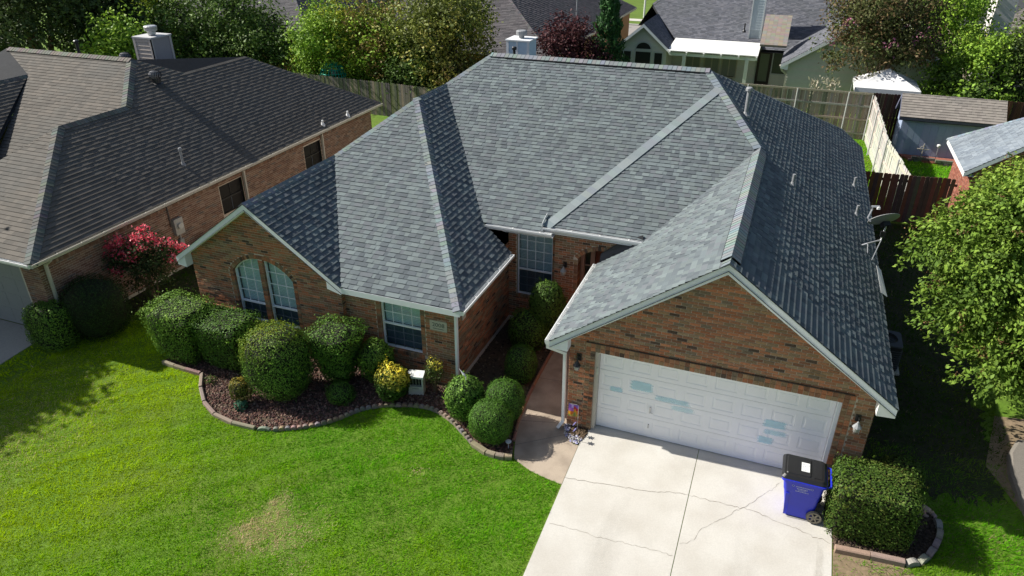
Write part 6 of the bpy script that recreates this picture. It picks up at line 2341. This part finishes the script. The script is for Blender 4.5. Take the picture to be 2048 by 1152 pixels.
TN = [0]
def tree(label, base, blobs, cols, leaves, size, r0=.12, name="leafy_tree", cat="tree", group=None, aspect=.55, rough=.30, bloom=None, trunk_col=(.13, .10, .07), droop=0.0, dark=None, sprays=False, jitter=.25, nlimbs=10):
    """blobs: (x, y, z, rx, ry, rz) crown masses; leaves are scattered in twig clumps through their outer volume"""
    TN[0] += 1
    sd = 500 + TN[0]
    r = np.random.default_rng(sd)
    t = thing(name, label, cat, base, group)
    B = np.array(blobs, float)
    vol = (B[:, 3] * B[:, 4] + B[:, 4] * B[:, 5] + B[:, 3] * B[:, 5])
    per = 22
    size = size * 1.15
    leaves = int(leaves * 1.35)
    nc = leaves // per
    bi = r.choice(len(B), nc, p=vol / vol.sum())
    d = r.normal(size=(nc, 3))
    d[:, 2] = d[:, 2] + .25
    d /= np.linalg.norm(d, axis=1, keepdims=True)
    rad = 1 - np.abs(r.normal(0, rough, nc))
    rad = np.clip(rad * (1 + .16 * sn(d, 3.1, sd) + .10 * sn(d, 7.0, sd + 1)), .15, 1.3)
    C0 = B[bi, :3] + d * B[bi, 3:] * rad[:, None]
    # twig clumps: an elongated little cluster along the outward direction
    out = d * np.array([1, 1, .7])
    out[:, 2] -= droop
    out /= np.linalg.norm(out, axis=1, keepdims=True)
    s = np.repeat(np.arange(nc), per)
    tpos = r.uniform(-1, 1, len(s))
    cl = size * (3.2 if sprays else 2.2)
    side = r.normal(size=(len(s), 3)) * size * (.55 if sprays else 1.1)
    P = C0[s] + out[s] * (tpos * cl)[:, None] + side
    P[:, 2] -= droop * size * 2 * tpos ** 2
    ok = P[:, 2] > .1
    s, P = s[ok], P[ok]
    nr = d[s] * .6 + np.array([0, 0, .55])
    cc = mixcol(r, nc, cols, C0, .9, sd, .12)
    col = cc[s] * r.uniform(1 - jitter, 1 + jitter, (len(P), 1))
    Q = leaf_quads(P, nr, size, r, aspect, .7, out[s] if sprays else None)
    if bloom is not None:
        bc, frac, where, bsz = bloom
        w = r.random(nc) < frac * np.clip(.4 + 1.2 * sn(C0, 1.3, sd + 4), 0, 2) * np.clip(.4 + d[:, 2], .1, 1.4) * where
        k = w[s]
        bq = Q[k]
        np_mesh("crown", Q[~k], col[~k], M['leaf'], t)
        if len(bq):
            cen = bq.mean(1, keepdims=True)
            np_mesh("blossoms", cen + (bq - cen) * bsz, mixcol(r, int(k.sum()), bc), M['leaf'], t)
    else:
        np_mesh("crown", Q, col, M['leaf'], t)
    pick = r.choice(nc, min(nlimbs, nc), replace=False)
    limb_tree(t, base, [B[bi[i], :3] + d[i] * B[bi[i], 3:] * .6 for i in pick], r0, sd, trunk_col)
    return t
def crown(c, rx, rz, n=6, seed=1, ry=None, low=.55):
    """a lumpy crown made of n overlapping masses"""
    r = np.random.default_rng(seed * 31 + 5)
    ry = ry or rx
    out = []
    for i in range(n):
        a = 6.28 * i / n + r.uniform(-.3, .3)
        q = r.uniform(.35, .62)
        h = r.uniform(-low, .55)
        out.append((c[0] + rx * q * math.cos(a), c[1] + ry * q * math.sin(a), c[2] + rz * h, rx * r.uniform(.42, .6), ry * r.uniform(.42, .6), rz * r.uniform(.40, .55)))
    out.append((c[0], c[1], c[2] + rz * .35, rx * .55, ry * .55, rz * .62))
    return out
BT = "trees behind the left neighbour's house and along the back fence"
OAK = [tuple(1.92 * c for c in t) for t in [(.028, .045, .015), (.040, .060, .020), (.055, .080, .026)]]
MID = [tuple(2.04 * c for c in t) for t in [(.035, .062, .014), (.052, .088, .018), (.070, .115, .022)]]
LIME = [tuple(2.25 * c for c in t) for t in [(.10, .17, .018), (.13, .20, .022), (.08, .14, .018), (.17, .19, .02)]]
OLV = [tuple(2.00 * c for c in t) for t in [(.085, .10, .02), (.11, .13, .025), (.06, .075, .02), (.15, .14, .03), (.12, .085, .03)]]
tree("dark spreading tree in the top left corner, tallest behind the left roof", (-37.0, 17.5, 0), crown((-37.0, 17.5, 4.9), 4.8, 4.0, 8, 1), OAK, 14000, .22, .28, group=BT)
tree("second dark tree right of the corner tree, behind the left roof", (-35.0, 21.0, 0), crown((-35.2, 21.0, 4.6), 3.4, 3.4, 6, 2), OAK, 8000, .22, .22, group=BT)
tree("bright green low tree just left of the left neighbour's chimney", (-29.6, 16.8, 0), crown((-29.8, 16.8, 3.4), 2.2, 2.0, 6, 3), LIME, 4200, .20, .12, group=BT)
tree("light green tree in the gap behind the left chimney", (-37.5, 26.0, 0), crown((-37.6, 26.0, 3.6), 2.8, 3.2, 6, 4), LIME + MID, 5000, .22, .16, group=BT)
tree("bushy light green tree peeping over between the dark trees and the big round one", (-43.0, 27.0, 0), crown((-43.0, 27.0, 4.0), 3.2, 3.4, 6, 44), LIME + MID, 5000, .22, .16, group=BT)
tree("big dense round dark green tree right of the left chimney", (-30.2, 24.8, 0), crown((-30.3, 24.8, 3.1), 4.7, 3.9, 10, 5), MID + [(.03, .05, .015)], 19000, .19, .25, group=BT)
tree("yellow green tree over the left back fence, above the teal dome", (-22.2, 24.6, 0), crown((-22.2, 24.7, 2.9), 3.0, 3.2, 8, 6, low=.8), LIME + [(.22, .20, .02)], 12000, .17, .18, group=BT)
tree("narrower yellow tinged tree between the teal dome tree and the olive tree", (-18.6, 24.9, 0), crown((-18.7, 24.9, 3.0), 2.2, 3.2, 7, 7, low=.8), OLV + LIME, 8000, .17, .15, group=BT)
tree("big olive green tree behind the ridge's left end", (-14.3, 24.6, 0), crown((-14.3, 24.6, 3.4), 3.5, 3.6, 9, 8, low=.8), OLV, 14000, .18, .22, group=BT)
tree("low dark green bush under the olive tree, along the left back fence", (-16.3, 23.4, 0), crown((-16.3, 23.5, 1.6), 1.9, 1.7, 6, 9, low=.7), MID, 4500, .16, .08, name="leafy_bush", cat="bush", group=BT)
tree("purple leaved plum tree behind the ridge", (-8.2, 26.9, 0), crown((-8.2, 26.9, 2.9), 2.0, 1.9, 7, 10, low=.6), [(.055, .018, .024), (.075, .026, .030), (.10, .04, .04), (.04, .016, .02)], 4800, .16, .10, name="plum_tree")
tree("small red leaved tree beside the far brown roof", (-33.0, 33.0, 0), crown((-33.0, 33.0, 2.2), 1.1, 1.1, 5, 11), [(.26, .05, .05), (.32, .08, .07)], 900, .16, .06, name="red_tree")
tree("tall brownish crape myrtle with faint pink blooms, above the white canopy", (7.5, 31.2, 0), crown((7.6, 31.4, 4.55), 3.2, 2.3, 10, 12, low=.35), [(.075, .10, .030), (.10, .11, .038), (.15, .105, .05), (.065, .095, .028), (.06, .085, .026)], 13000, .15, .12, name="crape_myrtle", bloom=([(.34, .12, .20), (.42, .18, .24)], .035, 1, 1.0))
tree("bright green tree in the top right, left of the leaning chimney", (11.8, 37.8, 0), crown((11.7, 37.8, 3.9), 2.7, 2.6, 7, 13), LIME, 7500, .17, .14, group="bright trees in the right back yards")
tree("bushy green tree over the dark fence behind the shed", (11.9, 30.3, 0), crown((11.9, 30.3, 2.6), 2.5, 2.4, 8, 14, low=.8), MID + LIME, 9000, .16, .14, group="bright trees in the right back yards")
tree("pale green tree at the right edge beyond the dark fence", (14.6, 30.8, 0), crown((14.4, 30.8, 3.2), 2.1, 3.0, 7, 15, low=.8), [(.08, .12, .03), (.11, .15, .045), (.06, .10, .025)], 7000, .16, .12, group="bright trees in the right back yards")
tree("dark tree mass across the street, left of the lamp post", (-17.8, 84.0, 0), crown((-17.8, 84.0, 2.6), 5.0, 3.0, 6, 16), OAK, 3500, .4, .3, group="trees across the far street")
tree("dark tree across the street, right of the lamp post", (-10.6, 68.5, 0), crown((-10.4, 68.5, 3.6), 2.4, 2.6, 6, 17), OAK, 2600, .3, .2, group="trees across the far street")
tree("dark tree behind the pale siding house's ridge", (13.0, 58, 0), crown((12.0, 58.0, 5.5), 4.5, 3.6, 6, 18), OAK, 3500, .3, .25, group="trees across the far street")
# conifer
def conifer(label, base, h, r_):
    t = thing("cypress_tree", label, "tree", base)
    r = np.random.default_rng(77)
    n = 6500
    z = r.random(n) ** 1.15 * h
    rr = r_ * (1 - z / h) ** .75 * (1 + .18 * np.sin(z * 6 + r.random(n))) * (1 - np.abs(r.normal(0, .22, n)))
    a = r.uniform(0, 6.28, n)
    rr = rr * (1 + .22 * np.sin(3 * a + z * 2.3) * np.sin(z * 3.1 + 2 * a))
    P = np.stack([base[0] + rr * np.cos(a), base[1] + rr * np.sin(a), .15 + z], 1)
    td = np.stack([np.cos(a) * .5, np.sin(a) * .5, np.full(n, .9)], 1)
    nr = np.stack([np.cos(a), np.sin(a), np.full(n, .4)], 1)
    Q = leaf_quads(P, nr, .30, r, .32, .7, td)
    np_mesh("crown", Q, mixcol(r, n, [(.025, .075, .022), (.035, .10, .028), (.05, .13, .035), (.02, .055, .02)], P, 1.2, 5), M['leaf'], t)
    g = G()
    g.tube([(base[0], base[1], -.1), (base[0], base[1], h * .9)], [.12, .02], 7, (.10, .07, .05))
    g.build("trunk", M['bark'], t)
conifer("tall dark green cypress left of the pale siding house", (-6.75, 29.0, 0), 6.9, 1.45)
tree("pale small leafy bush at the foot of the cypress", (-5.6, 28.0, 0), crown((-5.6, 28.0, 1.3), .9, 1.0, 5, 19), [(.16, .16, .05), (.12, .14, .04)], 900, .16, .05, name="leafy_bush", cat="bush")

# pink crape myrtle by the left neighbour
t = tree("small crape myrtle full of coral pink blooms between the two brick houses", (-13.35, 1.05, 0),
         [(-13.85, .8, 1.45, .5, .5, .42), (-13.2, 1.1, 1.7, .6, .55, .45), (-12.8, 1.3, 1.5, .5, .5, .45), (-13.3, 1.0, 1.05, .72, .62, .55)],
         [(.035, .06, .018), (.05, .08, .025), (.07, .07, .03)], 3600, .075, .035, name="crape_myrtle", rough=.3)
r = np.random.default_rng(91)
cent = [(x_, y_, z_ * .76 + .05) for x_, y_, z_ in [(-14.25, .75, 2.28), (-14.05, .6, 2.5), (-13.75, .7, 2.75), (-14.4, .55, 2.05), (-13.55, .95, 2.6), (-13.3, .9, 2.85), (-13.05, 1.1, 2.75), (-13.5, .8, 2.35), (-12.9, 1.2, 2.55), (-13.15, .8, 2.5), (-12.6, 1.35, 2.5), (-13.7, .6, 2.2), (-13.9, .5, 1.55), (-12.4, 1.5, 2.3), (-13.35, 1.2, 3.0), (-14.15, .85, 2.0), (-13.45, .7, 2.05), (-12.5, 1.2, 2.0)]]
P = np.concatenate([np.array(c) + r.normal(0, 1, (70, 3)) * np.array((.10, .09, .07)) for c in cent])
np_mesh("blossoms", leaf_quads(P, np.tile((0, 0, 1.), (len(P), 1)), .075, r, .8, .4), mixcol(r, len(P), [(.85, .10, .16), (.92, .18, .24), (.70, .07, .12), (.95, .32, .34)]), M['leaf'], t)

# the leafy tree at the right edge: arching sprays of paired leaves
RT = [(9.3, 4.4, 4.6, 1.6, 1.4, 1.3), (8.4, 4.6, 4.4, 1.25, 1.2, 1.05), (7.75, 4.6, 3.75, 1.15, 1.1, .9), (8.7, 4.0, 3.3, 1.5, 1.3, 1.2), (8.0, 4.0, 2.6, .95, 1.0, .75),
      (9.5, 3.6, 2.4, 1.4, 1.3, 1.1), (8.75, 3.3, 1.7, .85, .8, .6), (10.4, 4.4, 3.8, 1.6, 1.5, 1.8), (10.2, 3.2, 1.9, 1.0, 1.1, .9), (9.3, 5.4, 5.0, 1.4, 1.2, .9)]
RTC = [tuple(c2 for c2 in (1.0 * t[0], .93 * t[1], .75 * t[2])) for t in [tuple(.95 * 2.36 * c for c in t) for t in [(.045, .085, .016), (.065, .115, .02), (.09, .15, .026), (.12, .17, .035), (.055, .10, .02)]]]
t = tree("large light green tree filling the right edge, rusty seed heads at its tips", (10.3, 4.2, 0), [(a, b, c, d * .96, e * .96, f * .95) for a, b, c, d, e, f in RT], RTC, 44000, .10, .09, name="crape_myrtle", rough=.17, sprays=True, droop=.35, aspect=.52, nlimbs=22, trunk_col=(.22, .17, .12))
r = np.random.default_rng(92)
B = np.array(RT)
bi = r.integers(0, len(B), 70)
d = r.normal(size=(70, 3))
d[:, 0] -= .8
d[:, 2] += .2
d /= np.linalg.norm(d, axis=1, keepdims=True)
C0 = B[bi, :3] + d * B[bi, 3:] * 1.04
s = np.repeat(np.arange(70), 26)
P = C0[s] + d[s] * r.uniform(-.1, .14, (len(s), 1)) + r.normal(0, .045, (len(s), 3))
np_mesh("seed_heads", leaf_quads(P, d[s], .034, r, .8), mixcol(r, len(P), [(.20, .11, .05), (.14, .075, .04), (.26, .16, .07)]), M['leaf'], t)

# an off-frame yard tree whose dappled shade lies on the lawn at the left
tree("yard tree standing left of the picture that shades the lawn corner", (-21.9, -3.3, gz(-3.3)), crown((-21.9, -3.3, 4.6), 3.0, 2.2, 9, 21), MID, 26000, .22, .16, rough=.40)

# pale plume grass tufts over the back fence
for i, (x, y, lb) in enumerate(((4.55, 27.3, "left tuft of pale plume grass over the back fence"), (5.25, 27.4, "right tuft of pale plume grass over the back fence, by the canopy"))):
    t = thing("plume_grass", lb, "ornamental grass", (x, y, 0), "plume grass tufts over the back fence")
    r = np.random.default_rng(300 + i)
    n = 260
    a = r.uniform(0, 6.28, n)
    k = r.uniform(0, .45, n)
    h = r.uniform(.4, 2.75, n)
    P = np.stack([x + k * np.cos(a) * h / 2.4, y + k * np.sin(a) * h / 2.4, h], 1)
    td = np.stack([np.cos(a) * .3, np.sin(a) * .3, np.ones(n)], 1)
    np_mesh("plumes", leaf_quads(P, td, .32, r, .16, .3, td), mixcol(r, n, [(.46, .42, .30), (.55, .50, .38), (.30, .30, .18)]), M['leaf'], t)

# loose pale rocks at the edge of the hedge bed and a flat boulder at the right edge
r = random.Random(31)
for i in range(11):
    x, y = 7.0 + r.random() * .52, -.22 + r.random() * .28
    s_ = r.uniform(.05, .10)
    g = G()
    c = tuple(v * r.uniform(.8, 1.15) for v in (.44, .31, .24))
    rings = []
    for zz, q in ((-.3, .8), (.25, 1.0), (.65, .75), (.8, .3)):
        rings.append([(x + s_ * q * math.cos(6.283 * k / 7) * (1 + .25 * math.sin(k * 2.1 + i)), y + s_ * q * math.sin(6.283 * k / 7) * (1 + .2 * math.cos(k * 1.7 + i)), gz(y) + s_ * zz) for k in range(7)])
    loft(g, rings, c)
    g.build("rock", M['rock'], rbed)
g = G()
rr_ = random.Random(8)
outl = [(9.18, .2), (9.08, .9), (9.06, 1.7), (9.16, 2.4), (9.42, 2.95), (9.9, 3.2), (10.6, 3.1), (10.8, 1.6), (10.4, .3), (9.7, -.2)]
R0 = [(x, y, -.08) for x, y in outl]
R1 = [(x + .03, y, .10) for x, y in outl]
R2 = [(9.9 + (x - 9.9) * .90, 1.5 + (y - 1.5) * .92, .16) for x, y in outl]
loft(g, [R0, R1, R2], (.19, .172, .148))
tag(g.build("flagstone", M['edging']), "flat grey weathered stone cut by the right edge of the picture", "stone slab")
struct(flat("bare_soil", [(8.7, 1.9), (9.2, 3.9), (10.9, 4.2), (11, -.5), (9.6, -.6), (9.2, .4)], mat("dry_soil", (.25, .185, .12), rough=.95, amt=.25, scale=9, tint2=(.16, .13, .06), tscale=2.5, tamt=.6), -.004))

# ------------------------------------------------------------------ lawn grass: separate blades
def grass(name, region, holes, dens, h, w, seed, colfn, wmul=1.0):
    r = np.random.default_rng(seed)
    xs, ys = [p[0] for p in region], [p[1] for p in region]
    A = (max(xs) - min(xs)) * (max(ys) - min(ys))
    n = int(A * dens)
    X, Y = r.uniform(min(xs), max(xs), n), r.uniform(min(ys), max(ys), n)
    k = in_poly(X, Y, region)
    for q in holes:
        k &= ~in_poly(X, Y, q)
    X, Y = X[k], Y[k]
    n = len(X)
    P = np.stack([X, Y], 1)
    clump = sn(P, 9.0, seed + 1) * .5 + sn(P, 23.0, seed + 2) * .5
    thin, col, hk = colfn(P, r)
    keep = r.random(n) > thin
    X, Y, P, clump, col, hk = X[keep], Y[keep], P[keep], clump[keep], col[keep], hk[keep]
    n = len(X)
    col = col * (1 + .13 * clump)[:, None]
    a = r.uniform(0, 6.28, n)
    H = h * r.uniform(.6, 1.25, n) * (1 + .55 * clump) * hk
    la = sn(P, 5.0, seed + 3) * 2.2 + r.normal(0, 1.3, n)
    lean = r.uniform(.5, 1.6, n)
    b = np.stack([np.cos(a), np.sin(a), np.zeros(n)], 1) * (w * r.uniform(.7, 1.3, n) * wmul)[:, None]
    tip = np.stack([np.cos(la) * lean * H, np.sin(la) * lean * H, H], 1)
    z = np.where(Y < 0, .06 * Y, 0) + LAWN_Z - .004
    base = np.stack([X, Y, z], 1)
    V = np.stack([base - b * .5, base + b * .5, base + tip], 1)
    return np_mesh(name, V, col, M['grass'], None, 'stuff', 3)
G1 = np.array([(.115, .365, .006), (.14, .41, .008), (.095, .32, .006), (.175, .425, .012)])
def lawn_col(P, r):
    n = len(P)
    x, y = P[:, 0], P[:, 1]
    c = G1[r.integers(0, 4, n)] * r.uniform(.75, 1.25, (n, 1))
    # yellower towards the left, and in broad mown streaks
    yl = np.clip((-5.5 - x) / 5, 0, 1) * (.75 + .4 * sn(P, .9, 3)) + .25 * np.clip(sn(P * np.array([.6, 1.7]), 1.1, 8), 0, 1) + .2 * np.clip(sn(P, 2.4, 21), 0, 1)
    yl = np.clip(yl + r.normal(0, .15, n), 0, 1)[:, None]
    c = c * (1 - yl) + np.array((.44, .60, .004)) * r.uniform(.7, 1.2, (n, 1)) * yl
    c = c * (1 + .07 * np.sin((x * .45 - y * .9) / .55 * 6.283 + 1.5 * sn(P, .8, 61)) + .05 * sn(P, 4.5, 62))[:, None]
    # dead straw patch and its small satellite
    def blob(cx, cy, sx, sy, rot):
        dx, dy = x - cx, y - cy
        u, v = dx * math.cos(rot) + dy * math.sin(rot), -dx * math.sin(rot) + dy * math.cos(rot)
        return np.exp(-(u / sx) ** 2 - (v / sy) ** 2)
    dd = 1.6 * blob(-4.75, -4.95, .56, .38, .5) + 1.1 * blob(-4.98, -4.42, .18, .38, .1) + .45 * blob(-5.2, -5.3, .35, .4, .2) + .35 * blob(-4.0, -5.35, .5, .3, 0) + .30 * blob(-2.68, -2.5, .22, .14, 0) + .35 * blob(-4.1, -4.6, .45, .45, 0)
    dd = np.clip(dd * (1 + .65 * sn(P, 7.0, 5) + .3 * sn(P, 19.0, 6)) + .28 * np.clip(sn(P, .8, 31) - .55, 0, 1), 0, 1)
    dead = (r.random(n) < dd * 1.1)
    c[dead] = np.array([(.72, .56, .34), (.80, .64, .42), (.56, .44, .27)])[r.integers(0, 3, int(dead.sum()))] * r.uniform(.8, 1.15, (int(dead.sum()), 1))
    return dd * 0, c, 1 - .25 * dd
WALKH = WALK
DRV = [(.34, .3), (5.62, .3), (5.62, -14), (.34, -14)]
BEDH = BED_EDGE + [(-.95, -1.0), (-1.2, .2), (-1.3, 3.9), (-3.1, 4.2), (-3.1, .6), (-6.1, .6), (-10.7, .5), (-11.0, -.6)]
grass("grass", [(-14.0, -10.5), (.29, -10.5), (.29, -.4), (-10.8, .4), (-11.2, .6), (-14.0, -.3)], [WALKH, BEDH], 3300, .042, .013, 11, lawn_col)
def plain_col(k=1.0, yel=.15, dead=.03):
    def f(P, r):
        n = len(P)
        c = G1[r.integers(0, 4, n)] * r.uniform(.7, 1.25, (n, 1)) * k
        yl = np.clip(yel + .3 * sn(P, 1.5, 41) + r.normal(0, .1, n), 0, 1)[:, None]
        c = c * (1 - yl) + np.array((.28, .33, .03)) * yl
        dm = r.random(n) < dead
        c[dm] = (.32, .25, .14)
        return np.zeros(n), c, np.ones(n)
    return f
def worn_shade_col(P, r):
    # worn thin against the kerb of the hedge bed, over dry earth, and thinned over the dark sheet to imitate the side yard's shade
    t, c, h = plain_col(1.0, .2, .08)(P, r)
    x, y = P[:, 0], P[:, 1]
    bare = np.exp(-((x - 6.1) / .75) ** 2 - ((y + 1.95) / .28) ** 2) * (1 + .5 * sn(P, 6.0, 77))
    sparse = np.clip((y + .5 + .35 * sn(P, 3.0, 78)) / 1.1, 0, 1) * .72
    return np.clip(np.maximum(bare * 1.1, sparse), 0, .96), c, h
struct(flat("bare_soil", [(5.64, -1.62), (6.95, -1.6), (7.1, -1.85), (6.7, -2.2), (6.1, -2.4), (5.64, -2.5)], mat("kerb_soil", (.22, .165, .10), rough=.95, amt=.3, scale=14), -.006))
grass("grass", [(-18, -14), (-14, -10.5), (-14, -.3), (-14.9, -1.2), (-14.9, -14)], [], 500, .07, .03, 12, lawn_col)
grass("grass", [(-14.2, -.4), (-10.75, -.2), (-10.75, 8.0), (-14.2, 8.0)], [], 420, .06, .02, 13, plain_col(.32, .05))  # blade colour darkened to paint in the shade between the houses
grass("grass", [(5.63, -4.5), (10.5, -4.5), (10.5, 2.0), (7.3, 2.0), (5.98, 2.0), (5.98, .15), (7.42, .1), (7.6, -.4), (7.3, -1.3), (6.9, -1.62), (5.64, -1.75)], [], 2300, .06, .015, 14, worn_shade_col)
grass("grass", [(6.0, 2.0), (9.3, 2.0), (9.3, 15.6), (6.0, 15.6)], [], 420, .06, .025, 15, plain_col(.32, .05))  # grass tone lowered, standing in for the right side yard's shade
grass("grass", [(5.9, 16.1), (12.5, 16.1), (12.5, 24.3), (7.3, 26.5), (2.0, 26.5), (2, 18), (5.9, 18)], [SBED], 420, .08, .04, 16, plain_col(1.15, .25))
